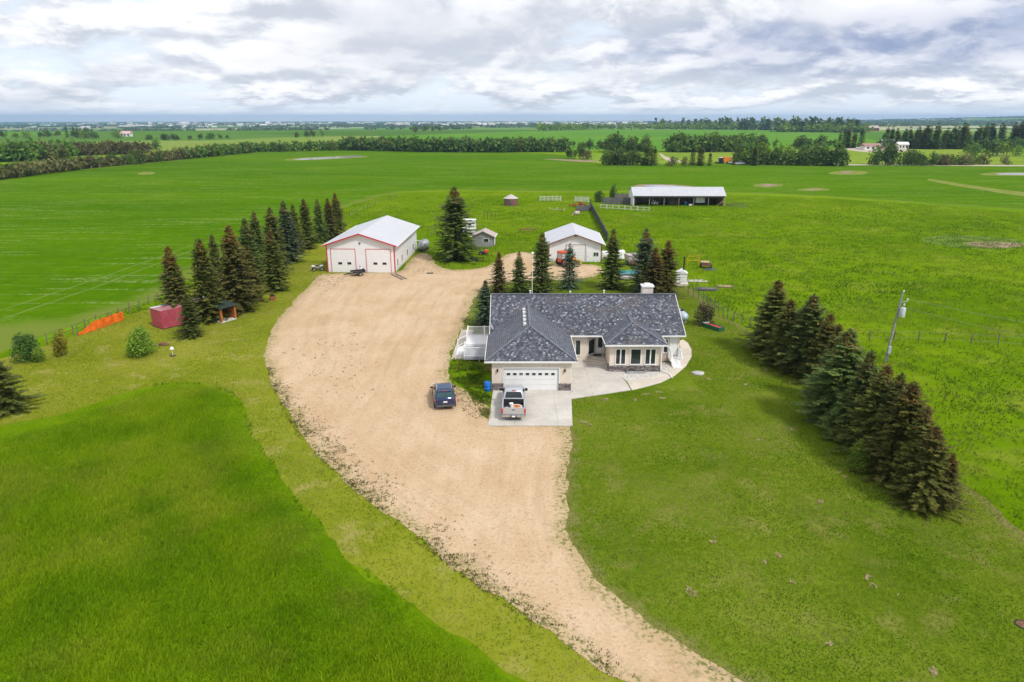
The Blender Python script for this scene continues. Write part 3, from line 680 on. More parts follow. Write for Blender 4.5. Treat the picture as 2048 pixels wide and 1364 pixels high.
MB().box(3.27, 3.64, -.072, -.058, 1.09, 1.71).box(3.71, 4.08, -.072, -.058, 1.09, 1.71).build('pane', M_glass, w)
MB().box(-.18, .18, -.60, -.50, 4.55, 4.8).build('peak_light', M_dark, sg)
# open-front pole barn
bn = empty('pole_barn', (48.3, 200.3, 0), math.radians(-.6), 'long open-fronted pole barn with pale steel roof', 'barn')
hw = 13.1
MB().box(-hw, hw, 8.7, 8.9, 0, 3.6).build('back_wall', M_wood, bn)
for s_ in (-1, 1):
    x = s_ * hw; MB().xprism([(0, 0), (8.7, 0), (8.7, 3.7), (3.6, 4.9), (0, 2.9)], x - .1, x + .1).build('end_wall', M_shopw if s_ < 0 else M_tan, bn)
MB().xprism([(-.5, 2.85), (3.6, 5.0), (9.2, 3.6), (9.2, 3.72), (3.6, 5.12), (-.5, 2.97)], -hw - .35, hw + .35).build('roof', M_barnr, bn)
MB().box(-hw, hw, -.02, .14, 2.55, 2.84).build('header_beam', M_dark, bn)
for k in range(7):
    x = -hw + .3 + k * (2 * hw - .6) / 6; MB().box(x - .1, x + .1, -.02, .18, 0, 2.55).build('post', M_wood, bn)
MB().bar((-hw + .3, .05, 2.5), (hw - .3, .05, 2.5), .06).bar((hw - 2.2, -.1, .1), (hw - .2, -.1, 1.6), .12).build('brace', M_tan, bn)
# things standing in the barn
def boxes(name, loc, rz, parts, label, cat, group=None):
    o = empty(name, loc, rz, label, cat, group)
    for nm, mb, m in parts: mb.build(nm, m, o, 35)
    return o
def wheel(mb_t, mb_r, x, y, r, w):
    mb_t.lathe([(r * .6, -w / 2), (r * .95, -w / 2), (r, -w * .3), (r, w * .3), (r * .95, w / 2), (r * .6, w / 2)], (x, y, r), 16, 'x')
    mb_r.lathe([(0, -w * .42), (r * .6, -w * .4), (r * .62, 0), (r * .6, w * .4), (0, w * .42)], (x, y, r), 12, 'x')
    return mb_t, mb_r
def wheels(o, spots, r, w, rim=None):
    for x, y in spots:
        a, b = wheel(MB(), MB(), x, y, r, w)
        t = a.build('wheel', M_black, o, 40); b.build('rim', rim or M_steel, t, 40)
tr = boxes('stock_trailer', (55.2, 204.2, 0), .1, [('box_body', MB().box(-1.4, 1.4, -1, 1.6, .6, 2.3, ch=.15), M_whitev), ('chassis', MB().box(-1.3, 1.3, -1, 1.6, .45, .6).bar((0, -1, .5), (0, -2.0, .45), .12), M_dark)], 'white box trailer parked inside the open barn', 'trailer')
wheels(tr, ((-1.3, .3), (1.3, .3)), .38, .22)
boxes('hay_rake', (41.6, 201.3, 0), .3, [('frame', MB().bar((-1.2, 0, .8), (1.2, 0, .9), .12).bar((-.6, -.9, .5), (.6, .9, 1.4), .1).bar((.6, -.7, .4), (-.4, .8, 1.7), .1), M_whitewood), ('tines', MB().lathe([(.1, -.05), (.65, 0), (.1, .05)], (-.7, 0, .7), 12, 'x').lathe([(.1, -.05), (.65, 0), (.1, .05)], (.7, 0, .7), 12, 'x'), M_steel)], 'white farm implement in the mouth of the barn', 'implement')
boxes('cattle_crate', (47.3, 204, 0), 0, [('slats', MB().box(-1.2, 1.2, -.6, -.55, .2, .4).box(-1.2, 1.2, -.6, -.55, .7, .9).box(-1.2, 1.2, -.6, -.55, 1.2, 1.4).box(-1.2, 1.2, .55, .6, .2, 1.4), M_wood), ('corner_posts', MB().box(-1.25, -1.15, -.62, .62, 0, 1.5).box(1.15, 1.25, -.62, .62, 0, 1.5), M_wood)], 'wooden slatted crate in the middle bay of the barn', 'crate')
boxes('feed_drum', (50.8, 202.3, 0), 0, [('drum', MB().lathe([(0, 0), (.35, 0), (.36, .3), (.34, .32), (.36, .6), (.35, .95), (0, .95)], n=16), M_blue), ('lid', MB().lathe([(0, 1.0), (.37, .99), (.37, .93), (0, .93)], n=16), M_whitev)], 'blue drum beside a post in the barn', 'drum')
boxes('salt_block', (51.9, 201.1, 0), .2, [('block', MB().box(-.45, .45, -.3, .3, 0, .5, ch=.08), M_whitev), ('tray', MB().box(-.55, .55, -.4, .4, 0, .08), M_wood)], 'pale block on a tray at the barn front', 'feed block')
# round granary
gr = empty('granary', (-.3, 202.6, 0), 0, 'small round brown grain bin with pale conical roof', 'grain bin')
MB().lathe([(0, 0), (2.05, 0), (2.05, .6), (2.08, .62), (2.05, .64), (2.05, 1.3), (2.08, 1.32), (2.05, 1.34), (2.05, 2.0), (0, 2.0)], n=28).build('bin_wall', M_maroon, gr, 30)
MB().lathe([(2.2, 1.95), (2.2, 2.02), (.3, 3.0), (.3, 3.12), (0, 3.15)], n=28).build('roof', paint('weathered_tin', (.50, .44, .43), .6, 0, .15, 2), gr, 25)
MB().box(-.4, .4, -2.12, -2.0, .3, 1.6).build('door', M_wooddark, gr)
# grey garden shed with a window
gs = gable_building('garden_shed', (-5.7, 134.2, 0), math.radians(-4), 4.1, 4.0, 2.0, 2.95, .3, M_greywall, M_tanroof, M_wood, 'small grey board shed with one window beside the big spruce', 'shed', .08)
w = MB().box(.05, 1.15, -.06, -.01, .85, 1.65).build('window', M_whitewood, gs); MB().box(.15, 1.05, -.075, -.06, .95, 1.55).build('pane', M_glass, w)
MB().box(2.056, 2.08, .1, 3.9, .02, 1.95).build('side_panel', M_whitewood, gs)
# red steel container shed and the playhouse among the left spruces
rc = empty('container_shed', (*G(316, 656), 0), math.radians(-36), 'faded red corrugated steel storage shed under the spruces', 'shed')
M_pink = metal_sheet('faded_red_steel', (.43, .05, .085), .28, 'x', .5, .25, .12, (.5, .28, .32)); M_pink2 = metal_sheet('faded_red_side', (.40, .05, .085), .28, 'y', .5, .25, .12, (.5, .28, .32))
MB().box(-1.2, 1.2, 0, .06, .1, 2.25).build('end_wall', M_pink, rc); MB().box(-1.2, -1.15, .06, 7.0, .1, 2.25).box(1.15, 1.2, .06, 7.0, .1, 2.25).box(-1.15, 1.15, 6.94, 7.0, .1, 2.25).build('side_wall', M_pink2, rc)
MB().box(-1.22, 1.22, -.02, 7.02, 2.25, 2.33).build('roof', metal_sheet('faded_pink_roof', (.46, .17, .19), .28, 'y', .5, .3, .15, (.62, .5, .5)), rc)
MB().box(-1.24, -.75, -.04, 7.04, 2.335, 2.36).build('roof_flashing', paint('pale_blue_tin', (.60, .66, .76), .4, .2, .1, 2), rc); MB().box(-1.22, 1.22, -.02, 7.02, 0, .1).build('skid', M_dark, rc)
ph = empty('playhouse', (*G(447, 640), 0), math.radians(-30), 'little open playhouse with dark green roof and orange posts', 'playhouse')
M_orangew = paint('orange_stained_wood', (.40, .13, .03), .7, 0, .2, 3)
MB().box(-1.1, 1.1, -1.1, 1.1, 0, .18).build('floor', M_whitewood, ph)
for x in (-1, 1):
    for y in (-1, 1): MB().box(x - .12, x + .12, y - .12, y + .12, .18, 1.95).build('post', M_orangew, ph)
MB().box(-.9, .9, .9, .98, .18, 1.9).box(-.98, -.9, -.9, .9, .18, 1.9).build('wall', M_orangew, ph)
MB().box(-.88, .88, -1.02, -.96, .55, .72).build('railing', M_whitewood, ph)
m = MB(); e_ = 1.45; m.add([(-e_, -e_, 1.9), (e_, -e_, 1.9), (e_, e_, 1.9), (-e_, e_, 1.9), (0, 0, 2.75)], [(0, 1, 4), (1, 2, 4), (2, 3, 4), (3, 0, 4), (3, 2, 1, 0)])
m.build('roof', paint('dark_green_roof', (.018, .035, .028), .6, 0, .2, 3), ph)
# ================================================================== trees
def leaf_mat(name, dark, mid, light, tipc, tipamt=.6, var=.22, trl=.30, brown=None):
    t = NT(name); tint = t.attr('tint'); tip = t.attr('tip'); r = t.rnd()
    c = t.ramp(tint, [(0, dark), (.5, mid), (1, light)])
    c = t.mix(t.math('MULTIPLY', tip, tipamt), c, tipc)
    if brown:
        h = t.attr('hh'); m = t.math('MULTIPLY', t.step(t.math('ADD', h, t.math('MULTIPLY', t.math('SUBTRACT', tint, .5), .5)), brown[1], brown[2]), brown[3]); c = t.mix(m, c, brown[0])
    hs = t.n('ShaderNodeHueSaturation'); t.set(hs.inputs['Color'], c); t.set(hs.inputs['Value'], t.math('ADD', t.math('MULTIPLY', r, var * 2), 1 - var)); t.set(hs.inputs['Hue'], t.math('ADD', t.math('MULTIPLY', r, .03), .485))
    b = t.bsdf(hs.outputs[0], .75, 0, None, .2); tr = t.n('ShaderNodeBsdfTranslucent'); t.set(tr.inputs[0], hs.outputs[0])
    mx = t.n('ShaderNodeMixShader'); mx.inputs[0].default_value = trl; t.t.links.new(b, mx.inputs[1]); t.t.links.new(tr.outputs[0], mx.inputs[2])
    return t.done(mx.outputs[0])
M_bark = paint('bark', (.10, .075, .055), .95, 0, .3, 6, .6)
M_poplarbark = paint('pale_bark', (.30, .28, .22), .9, 0, .3, 6, .4)
BR = (.17, .085, .028)
M_sp = {
 'green': leaf_mat('spruce_needles', (0.036, 0.067, 0.017), (0.111, 0.170, 0.041), (0.212, 0.278, 0.071), (0.207, 0.232, 0.055), .6, brown=(BR, .86, 1.12, .55)),
 'blue': leaf_mat('blue_spruce_needles', (0.036, 0.063, 0.042), (0.105, 0.161, 0.100), (0.199, 0.270, 0.160), (0.220, 0.268, 0.134), .6, brown=(BR, .90, 1.15, .5)),
 'olive': leaf_mat('olive_spruce_needles', (0.039, 0.053, 0.011), (0.115, 0.140, 0.026), (0.217, 0.233, 0.048), (0.232, 0.220, 0.043), .6, brown=(BR, .80, 1.08, .65)),
 'young': leaf_mat('young_spruce_needles', (.050, .080, .014), (.115, .155, .026), (.20, .235, .045), (.24, .26, .06), .6, brown=(BR, .95, 1.2, .3)),
 'brown': leaf_mat('rusty_spruce_needles', (0.040, 0.046, 0.014), (0.127, 0.127, 0.033), (0.226, 0.215, 0.061), (0.244, 0.207, 0.061), .6, brown=((.26, .13, .035), .66, 1.0, .8)),
}
M_cone = leaf_mat('spruce_cones', (.13, .07, .02), (.23, .13, .04), (.33, .20, .065), (.3, .2, .1), 0)
def kites(P, D, N, L, W):
    """flat four-cornered sprays: P base, D direction, N normal, L length, W half width"""
    Sd = np.cross(D, N); Sd /= np.linalg.norm(Sd, axis=1, keepdims=True) + 1e-9
    n = len(P); V = np.empty((n, 4, 3))
    V[:, 0] = P; V[:, 2] = P + D * L[:, None]; m = P + D * (L * .45)[:, None]
    V[:, 1] = m + Sd * W[:, None] - N * (L * .06)[:, None]; V[:, 3] = m - Sd * W[:, None] - N * (L * .06)[:, None]
    i = np.arange(n)[:, None] * 4
    return V.reshape(-1, 3), np.concatenate([i + [0, 1, 2], i + [0, 2, 3]], 0)
def spruce_arrays(H, R, seed, step=.24, ss=.24, size=1.0, ragged=.25, power=.85, skirt=.0):
    rg = np.random.default_rng(seed); P = []; D = []; N = []; L = []; W = []; T = []; TI = []; HH = []
    z = .25 + skirt
    while z < H - .15:
        f = z / H; r = R * (1 - f) ** power * min(1, .72 + f * 2.2) * rg.uniform(1 - ragged, 1 + ragged * .4) + .10
        n = int(rg.integers(7, 12)) if r > .5 else int(rg.integers(5, 7)); a0 = rg.uniform(0, 2 * PI)
        for k in range(n):
            a = a0 + 2 * PI * k / n + rg.normal(0, .16); rr = r * (rg.uniform(.55, 1.18) if rg.uniform() < .8 else rg.uniform(.25, .6)); zz = z + rg.uniform(-.10, .10)
            u = np.array([math.cos(a), math.sin(a), 0]); sd = np.array([-u[1], u[0], 0]); rise = .45 * f - .12; bt = rg.uniform(0, 1)
            s = .22 * rr if rr > .6 else .05
            while s < rr:
                q = s / rr; base = u * s + np.array([0, 0, zz + rise * s - .30 * (q ** 1.2) * rr * (1 - f) + .13 * q ** 3 * rr])
                ln = (.30 + .22 * (1 - q)) * size * rg.uniform(.8, 1.25) * (1 if f < .85 else .7)
                for sgn in ((0, -1, 1) if q > .3 else (-1, 1)):
                    an = sgn * rg.uniform(.55, 1.0); d = u * math.cos(an) + sd * math.sin(an) + np.array([0, 0, rg.uniform(-.28, .22) - .10 + (.4 if f > .9 else 0)])
                    d /= np.linalg.norm(d); nn = np.array([rg.normal(0, .35), rg.normal(0, .35), 1.0]); nn -= d * nn.dot(d); nn /= np.linalg.norm(nn)
                    P.append(base + rg.normal(0, .03, 3)); D.append(d); N.append(nn); L.append(ln); W.append(ln * rg.uniform(.24, .36)); T.append(q ** 2 * rg.uniform(.4, 1)); TI.append(np.clip(.5 * bt + .5 * rg.uniform(), 0, 1)); HH.append(f)
                s += ss * rg.uniform(.8, 1.2)
        z += step * rg.uniform(.8, 1.25) * (1.1 - .45 * f)
    for k in range(6):   # leader
        P.append(np.array([0, 0, H - .35 + .05 * k])); D.append(np.array([rg.normal(0, .25), rg.normal(0, .25), 1.0])); N.append(np.array([1.0, .2, 0])); L.append(.3); W.append(.05); T.append(.8); TI.append(.5); HH.append(1)
    P, D, N, L, W = map(np.array, (P, D, N, L, W)); V, F = kites(P, D, N, L, W)
    rep = lambda x: np.repeat(np.array(x, float), 4)
    return V, F, {'tip': rep(T) * np.tile([.2, .7, 1.3, .7], len(T)), 'tint': rep(TI), 'hh': rep(HH)}
def cone_arrays(H, R, seed, n):
    rg = np.random.default_rng(seed); f = 1 - np.abs(rg.normal(0, .13, n)) - .03; f = np.clip(f, .55, .985); a = rg.uniform(0, 2 * PI, n)
    r = R * (1 - f) ** .85 * rg.uniform(.55, 1.02, n) + .08; P = np.stack([np.cos(a) * r, np.sin(a) * r, f * H], 1)
    D = np.stack([np.cos(a) * .35, np.sin(a) * .35, -np.ones(n)], 1); D /= np.linalg.norm(D, axis=1, keepdims=True)
    N = np.stack([np.cos(a), np.sin(a), np.full(n, .3)], 1); V, F = kites(P, D, N, rg.uniform(.16, .28, n), rg.uniform(.05, .08, n))
    return V, F, {'tip': np.zeros(4 * n), 'tint': np.repeat(rg.uniform(0, 1, n), 4)}
HOLD = []          # prototypes: unlinked meshes, reused by every copy
def trunk_mesh(H, r, taper=.12):
    m = MB(); m.lathe([(r * 1.5, -.1), (r, .25), (r * .7, H * .45), (r * taper, H * .93), (0, H * .96)], n=7); o = m.build('trunk', M_bark, None, 60); me = o.data; bpy.data.objects.remove(o); return me
def arr_mesh(nm, V, F, at, m):
    o = np_mesh(nm, V, F, m, attrs=at); me = o.data; bpy.data.objects.remove(o); return me
SPR = []           # (trunk, crown, cones, H, R)
for i, (H, R, st, ss, pw, rag, nc) in enumerate([(9, 2.35, .20, .18, .78, .30, 90), (9, 2.15, .21, .18, .84, .40, 70), (9, 2.75, .21, .20, .82, .42, 90), (9, 1.95, .20, .17, .72, .28, 110), (9, 3.0, .22, .20, .90, .48, 90)]):
    SPR.append((trunk_mesh(H, .15), arr_mesh('crown', *spruce_arrays(H, R, 100 + i, st, ss, .84, rag, pw), M_sp['green']), arr_mesh('cones', *cone_arrays(H, R, 50 + i, nc), M_cone), H, R))
SPF = []           # lighter ones for the far distance
for i, (H, R, pw) in enumerate([(12, 2.3, .8), (12, 2.8, .9), (12, 1.9, .75)]):
    SPF.append((trunk_mesh(H, .2), arr_mesh('crown', *spruce_arrays(H, R, 200 + i, .62, .62, 2.3, .3, pw), M_sp['green']), None, H, R))
def part(nm, me, par, m=None):
    o = bpy.data.objects.new(nm, me); COL.objects.link(o); o.parent = par
    if m: o.material_slots[0].link = 'OBJECT'; o.material_slots[0].material = m
    return o
def spruce(x, y, h, kind, label, var=0, wid=1.0, group=None, far=False, cones=True, rz=None, lean=(0, 0)):
    T_, C_, K_, H, R = (SPF if far else SPR)[var % len(SPF if far else SPR)]
    e = empty('spruce_tree', (x, y, float(elev(x, y)) - .05), random.uniform(0, 6.28) if rz is None else rz, label, 'spruce tree', group)
    s = h / H; wid = wid * (1.2 if not far else 1.15); e.scale = (s * wid * random.uniform(.92, 1.1), s * wid * random.uniform(.92, 1.1), s); e.rotation_euler[0], e.rotation_euler[1] = lean
    part('trunk', T_, e); part('crown', C_, e, M_sp[kind])
    if K_ and cones: tag(part('cones', K_, e), kind='stuff')
    return e
def spx(u, v, vt, kind, label, var=0, wid=1.0, group=None, **k):
    x, y = G(u, v); return spruce(x, y, tall(u, v, vt), kind, label, var, wid, group, **k)
# --- left shelter belt, near to far
GB = 'spruces of the left shelter belt'
spx(358, 642, 492, 'brown', 'rusty-topped spruce rising behind the red steel shed, nearest the orange netting', 0, .95, GB)
spx(384, 674, 588, 'green', 'low broad spruce in front of the red steel shed', 2, 1.1, GB, cones=False)
spx(420, 642, 474, 'olive', 'tall slim olive spruce between the red shed and the playhouse', 3, 1.02, GB)
spx(441, 604, 467, 'green', 'thin spruce showing between two taller ones behind the playhouse', 3, .78, GB)
spx(478, 622, 450, 'brown', 'tallest spruce of the left belt, orange-brown cones, beside the playhouse', 0, 1.02, GB)
spx(505, 603, 490, 'olive', 'yellowish-green spruce just right of the tallest one', 1, 1.1, GB)
spx(552, 580, 460, 'olive', 'spruce standing forward on the mown grass near the burn barrel', 0, 1.0, GB)
spx(503, 565, 436, 'green', 'dark slender spruce, first behind the playhouse group', 1, 1.05, GB)
spx(521, 552, 422, 'green', 'narrow-topped spruce, second of the far row before the shop', 3, .95, GB)
spx(552, 540, 415, 'green', 'full green spruce, third of the far row before the shop', 0, 1.0, GB)
spx(578, 524, 402, 'blue', 'silvery blue-green spruce in the middle of the far row', 0, 1.0, GB)
spx(594, 508, 408, 'olive', 'short-pointed olive spruce right of the silvery one', 1, 1.05, GB)
spx(616, 497, 397, 'olive', 'dark bronze spruce in the far row, left of the last three', 3, 1.05, GB)
spx(641, 484, 398, 'green', 'bushy spruce, third from the shop end of the row', 1, 1.05, GB)
spx(661, 478, 396, 'brown', 'brown-tipped spruce, second from the shop end of the row', 3, 1.0, GB)
spx(676, 472, 385, 'brown', 'last and tallest-looking spruce of the row, behind the shop roof', 0, .95, GB)
# --- the yard
spx(912, 520, 374, 'green', 'very large spruce with brown cones alone between shop and grey shed', 2, 1.28)
GY = 'young spruces in the yard behind the house'
spx(972, 652, 560, 'blue', 'blue-green spruce against the left end of the house', 0, 1.1, GY)
spx(998, 592, 504, 'brown', 'orange-topped spruce left of the pair behind the garage roof', 1, 1.15, GY)
spx(1038, 588, 503, 'green', 'small pointed spruce beside the thin white pole', 1, 1.1, GY)
spx(1083, 592, 464, 'green', 'tall narrow spruce right of the thin white pole', 3, 1.0, GY)
spx(1138, 577, 486, 'blue', 'sparse blue spruce in front of the white garage door', 4, .92, GY, cones=False)
spx(1222, 577, 457, 'green', 'dark tall spruce at the right corner of the white garage', 1, 1.02, GY)
spx(1286, 585, 457, 'blue', 'broad blue spruce directly behind the chimney', 2, 1.05, GY)
spx(1306, 600, 495, 'brown', 'rusty brown-topped spruce in front of the broad blue one', 0, 1.0, GY)
spx(1330, 592, 480, 'brown', 'widest brown spruce next to the white wood boiler', 2, 1.1, GY)
# --- right row
GR = 'dense dark spruce row at the right edge of the lawn'
for u, v, vt, k, var, wd, lb in [
    (1540, 706, 560, 'olive', 0, 1.25, 'spruce at the far upper end of the right row'), (1566, 732, 598, 'olive', 1, 1.30, 'lower spruce, second from the far end of the right row'),
    (1606, 748, 588, 'green', 3, 1.30, 'slim-topped spruce, third from the far end of the right row'), (1640, 770, 626, 'olive', 2, 1.0, 'drooping feathery spruce before the utility pole'),
    (1672, 846, 658, 'green', 0, 1.22, 'fresh green spruce with a bushy foot in mid row'), (1742, 912, 727, 'olive', 2, 1.05, 'broad olive spruce right of the bright bush'),
    (1792, 955, 763, 'olive', 0, 1.05, 'second-nearest spruce of the right row, pale brown flank'), (1655, 806, 648, 'olive', 1, 1.05, 'olive spruce squeezed in behind the fresh green one'), (1712, 884, 700, 'green', 1, 1.0, 'dark spruce between the fresh green one and the broad olive one'), (1522, 690, 618, 'green', 2, .95, 'short dark spruce at the upper tip of the right row'), (1588, 742, 622, 'olive', 2, 1.0, 'low wide spruce filling the upper part of the right row'), (1822, 985, 812, 'olive', 1, 1.0, 'olive spruce just above the wide ragged nearest one'), (1770, 930, 745, 'green', 3, .9, 'dark slim spruce in the lower half of the right row'),
    (1842, 1012, 850, 'olive', 4, .92, 'nearest spruce of the right row, wide ragged branches'),
    (1885, 1008, 905, 'brown', 2, .9, 'short rusty spruce leaning out towards the right pasture')]:
    spx(u, v, vt, k, lb, var, wd * 1.12, GR)
spx(10, 822, 712, 'young', 'yellow-green spruce cut by the left frame edge', 4, 1.65, cones=False)
# --- leafy trees and shrubs
M_lf = {
 'poplar': leaf_mat('poplar_leaves', (0.054, 0.105, 0.019), (0.115, 0.189, 0.032), (0.196, 0.277, 0.057), (.19, .24, .06), .35, .3, .25),
 'bright': leaf_mat('bright_leaves', (0.090, 0.156, 0.017), (0.168, 0.264, 0.026), (0.264, 0.360, 0.048), (.2, .27, .05), .4, .25, .25),
 'greyish': leaf_mat('grey_bud_twigs', (.085, .088, .028), (.155, .150, .050), (.230, .215, .082), (.19, .18, .1), .4, .3, .2),
 'dark': leaf_mat('dark_shrub_leaves', (0.041, 0.086, 0.018), (0.081, 0.151, 0.028), (0.149, 0.230, 0.046), (.1, .15, .03), .4, .25, .2),
 'yellow': leaf_mat('yellow_leaves', (.15, .15, .015), (.24, .22, .022), (.34, .29, .035), (.36, .32, .06), .4, .15, .3),
 'lilac': leaf_mat('lilac_leaves', (.045, .055, .022), (.085, .085, .040), (.15, .13, .07), (.30, .16, .16), .8, .1, .2)}
def leafy_arrays(seed, H, R, n, size, base=.12, lobes=9, col=1.0):
    rg = np.random.default_rng(seed); P = []; T = []; TI = []
    C = []
    for k in range(lobes):
        f = base + .2 + (.80 - base) * (k + .5) / lobes; rr = R * math.sin(PI * min(.97, .22 + .72 * f)) ** .8
        a = rg.uniform(0, 2 * PI); d = rr * rg.uniform(.25, .62); C.append((d * math.cos(a), d * math.sin(a), f * H * .92, rr * rg.uniform(.42, .66)))
    C = np.array(C); idx = rg.choice(len(C), n, p=(C[:, 3] ** 2) / (C[:, 3] ** 2).sum()); u = rg.normal(0, 1, (n, 3)); u /= np.linalg.norm(u, axis=1, keepdims=True)
    rad = C[idx, 3] * rg.uniform(.45, 1.08, n); P = C[idx, :3] + u * rad[:, None] * np.array([1, 1, 1.05]); P[:, 2] = np.maximum(P[:, 2], .1 * H * rg.uniform(0, 1, n))
    D = u * .6 + rg.normal(0, .6, (n, 3)); D /= np.linalg.norm(D, axis=1, keepdims=True); N = u + rg.normal(0, .5, (n, 3)); N -= D * (N * D).sum(1, keepdims=True); N /= np.linalg.norm(N, axis=1, keepdims=True)
    L = size * rg.uniform(.7, 1.4, n); V, F = kites(P, D, N, L, L * .42)
    lt = rg.uniform(0, 1, len(C))[idx]
    return V, F, {'tip': np.repeat(np.clip((P[:, 2] / H - .55) * 1.5, 0, 1) * rg.uniform(0, 1, n), 4), 'tint': np.repeat(np.clip(.45 * lt + .55 * rg.uniform(0, 1, n), 0, 1), 4), 'hh': np.repeat(P[:, 2] / H, 4)}
def limb_mesh(seed, H, R, r):
    rg = random.Random(seed); m = MB(); m.tube((0, 0, -.1), (0, 0, H * .38), r * 1.2, r * .8, 7, False); m.tube((0, 0, H * .38), (.05 * R, .03 * R, H * .82), r * .8, r * .18, 6, False)
    for k in range(6):
        a = rg.uniform(0, 6.28); z0 = H * rg.uniform(.18, .55); m.tube((0, 0, z0), (math.cos(a) * R * .6, math.sin(a) * R * .6, z0 + H * rg.uniform(.15, .32)), r * .42, r * .1, 5, False)
    o = m.build('trunk', M_poplarbark, None, 60); me = o.data; bpy.data.objects.remove(o); return me
LFF = []
for i, (H, R, n, sz, b, lo) in enumerate([(11, 3.4, 420, .75, .05, 10), (11, 2.8, 360, .72, .12, 9), (11, 4.2, 480, .85, .02, 12), (11, 2.3, 300, .66, .16, 8)]):
    LFF.append((limb_mesh(i, H, R, .18), arr_mesh('crown', *leafy_arrays(300 + i, H, R, n, sz, b, lo), M_lf['poplar']), H))
LFB = []           # shrubs
for i, (H, R, n, sz) in enumerate([(4, 2.6, 420, .45), (4, 3.2, 520, .45), (4, 2.2, 380, .40)]):
    LFB.append((limb_mesh(40 + i, H * .8, R * .8, .06), arr_mesh('crown', *leafy_arrays(330 + i, H, R, n, sz, -.12, 9), M_lf['poplar']), H))
LFN = []           # near shrubs with small leaves
for i, (H, R, n, sz) in enumerate([(3, 1.5, 2200, .17), (3, 1.2, 1500, .16), (3, 1.7, 2600, .17)]):
    LFN.append((limb_mesh(60 + i, H * .85, R * .85, .05), arr_mesh('crown', *leafy_arrays(360 + i, H, R, n, sz, -.1, 12), M_lf['poplar']), H))
def leafy(x, y, h, kind, label, lib=None, var=0, wid=1.0, group=None, name='leafy_tree', cat='tree'):
    lib = lib or LFF; T_, C_, H = lib[var % len(lib)]
    e = empty(name, (x, y, float(elev(x, y)) - .05), random.uniform(0, 6.28), label, cat, group); s = h / H; e.scale = (s * wid, s * wid, s)
    part('trunk', T_, e); part('crown', C_, e, M_lf[kind]); return e
def lfx(u, v, vt, kind, label, **k):
    x, y = G(u, v); return leafy(x, y, tall(u, v, vt), kind, label, **k)
lfx(55, 722, 664, 'dark', 'dark green shrub left of the yellow willow', lib=LFN, var=0, wid=1.0, name='shrub', cat='shrub')
lfx(128, 712, 655, 'yellow', 'yellow-leaved willow sapling at the end of the orange netting', lib=LFN, var=1, wid=.8, name='willow_sapling', cat='sapling')
lfx(285, 712, 652, 'bright', 'bright green shrub on the mown grass in front of the red shed', lib=LFN, var=2, wid=.95, name='shrub', cat='shrub')
lfx(80, 725, 690, 'bright', 'small low bush on the field edge beside the dark shrub', lib=LFN, var=1, wid=1.0, name='shrub', cat='shrub')
lfx(1407, 650, 604, 'lilac', 'round lilac bush with reddish buds right of the house', lib=LFN, var=0, wid=.95, name='lilac_bush', cat='bush')
lfx(1712, 942, 880, 'bright', 'bright green leafy bush tucked into the dark spruce row', lib=LFN, var=0, wid=.8, name='shrub', cat='shrub')
lfx(1226, 404, 366, 'dark', 'dark tree standing behind the corral boards left of the barn', lib=LFN, var=1, wid=.6, name='leafy_tree')
lfx(1198, 404, 380, 'dark', 'low dark bush at the end of the long plank fence', lib=LFN, var=0, wid=1.0, name='shrub', cat='shrub')
lfx(1350, 604, 582, 'greyish', 'small greyish bush at the right end of the house', lib=LFN, var=1, wid=1.0, name='shrub', cat='shrub')
# ================================================================== belts and woods further off
rg = random.Random(5)
def along(pl, n, jit=.35):
    P = [np.array(p, float) for p in pl]; seg = [np.linalg.norm(P[i + 1] - P[i]) for i in range(len(P) - 1)]; tot = sum(seg); out = []
    for k in range(n):
        d = tot * (k + .5 + rg.uniform(-jit, jit)) / n; i = 0
        while i < len(seg) - 1 and d > seg[i]: d -= seg[i]; i += 1
        out.append(tuple(P[i] + (P[i + 1] - P[i]) * min(1, d / seg[i])))
    return out
def belt(px, n, h, kinds, label, group, depth=6, lib='leaf', wid=(.9, 1.3), hv=.25, name=None, cat=None):
    pts = along(GP(px), n); col = Vector((0, 0))
    for x, y in pts:
        x += rg.uniform(-depth, depth) * .4; y += rg.uniform(-depth, depth); hh = h * rg.uniform(1 - hv, 1 + hv)
        k = rg.choice(kinds)
        if lib == 'spruce': spruce(x, y, hh, k, label, rg.randrange(3), rg.uniform(*wid), group, far=True)
        elif lib == 'bush': leafy(x, y, hh, k, label, LFB, rg.randrange(3), rg.uniform(*wid), group, name or 'shrub', cat or 'shrub')
        else: leafy(x, y, hh, k, label, LFF, rg.randrange(4), rg.uniform(*wid), group)
PG = ['poplar', 'poplar', 'dark', 'greyish']
belt([(-60, 366), (0, 359), (100, 344), (170, 337)], 26, 6.3, ['greyish', 'poplar', 'poplar', 'dark'], 'grey-green tree of the low hedge bordering the tracked crop field', 'trees of the hedge at the far left', 5, wid=(1.1, 1.6))
belt([(170, 337), (260, 329), (380, 317)], 24, 6.8, PG, 'mixed tree where the low field hedge meets the thick wood', 'trees of the left end of the long belt', 8, wid=(1.1, 1.5))
belt([(380, 317), (510, 304), (690, 300)], 44, 8.0, ['poplar', 'greyish', 'dark', 'poplar'], 'poplar in the thinner stretch of the long belt behind the pond', 'trees of the long belt, left stretch', 9, wid=(1.0, 1.4))
belt([(690, 300), (850, 303), (1000, 304), (1135, 303)], 62, 10.5, ['dark', 'poplar', 'dark', 'greyish'], 'tall dark poplar in the belt closing the middle field', 'trees of the long belt, middle stretch', 9, wid=(.9, 1.3))
belt([(-40, 322), (60, 320), (110, 319)], 19, 11, ['dark', 'poplar', 'greyish'], 'tree of the thick wood standing beyond the low hedge', 'trees of the thick wood at far left', 18, wid=(1.2, 1.6))
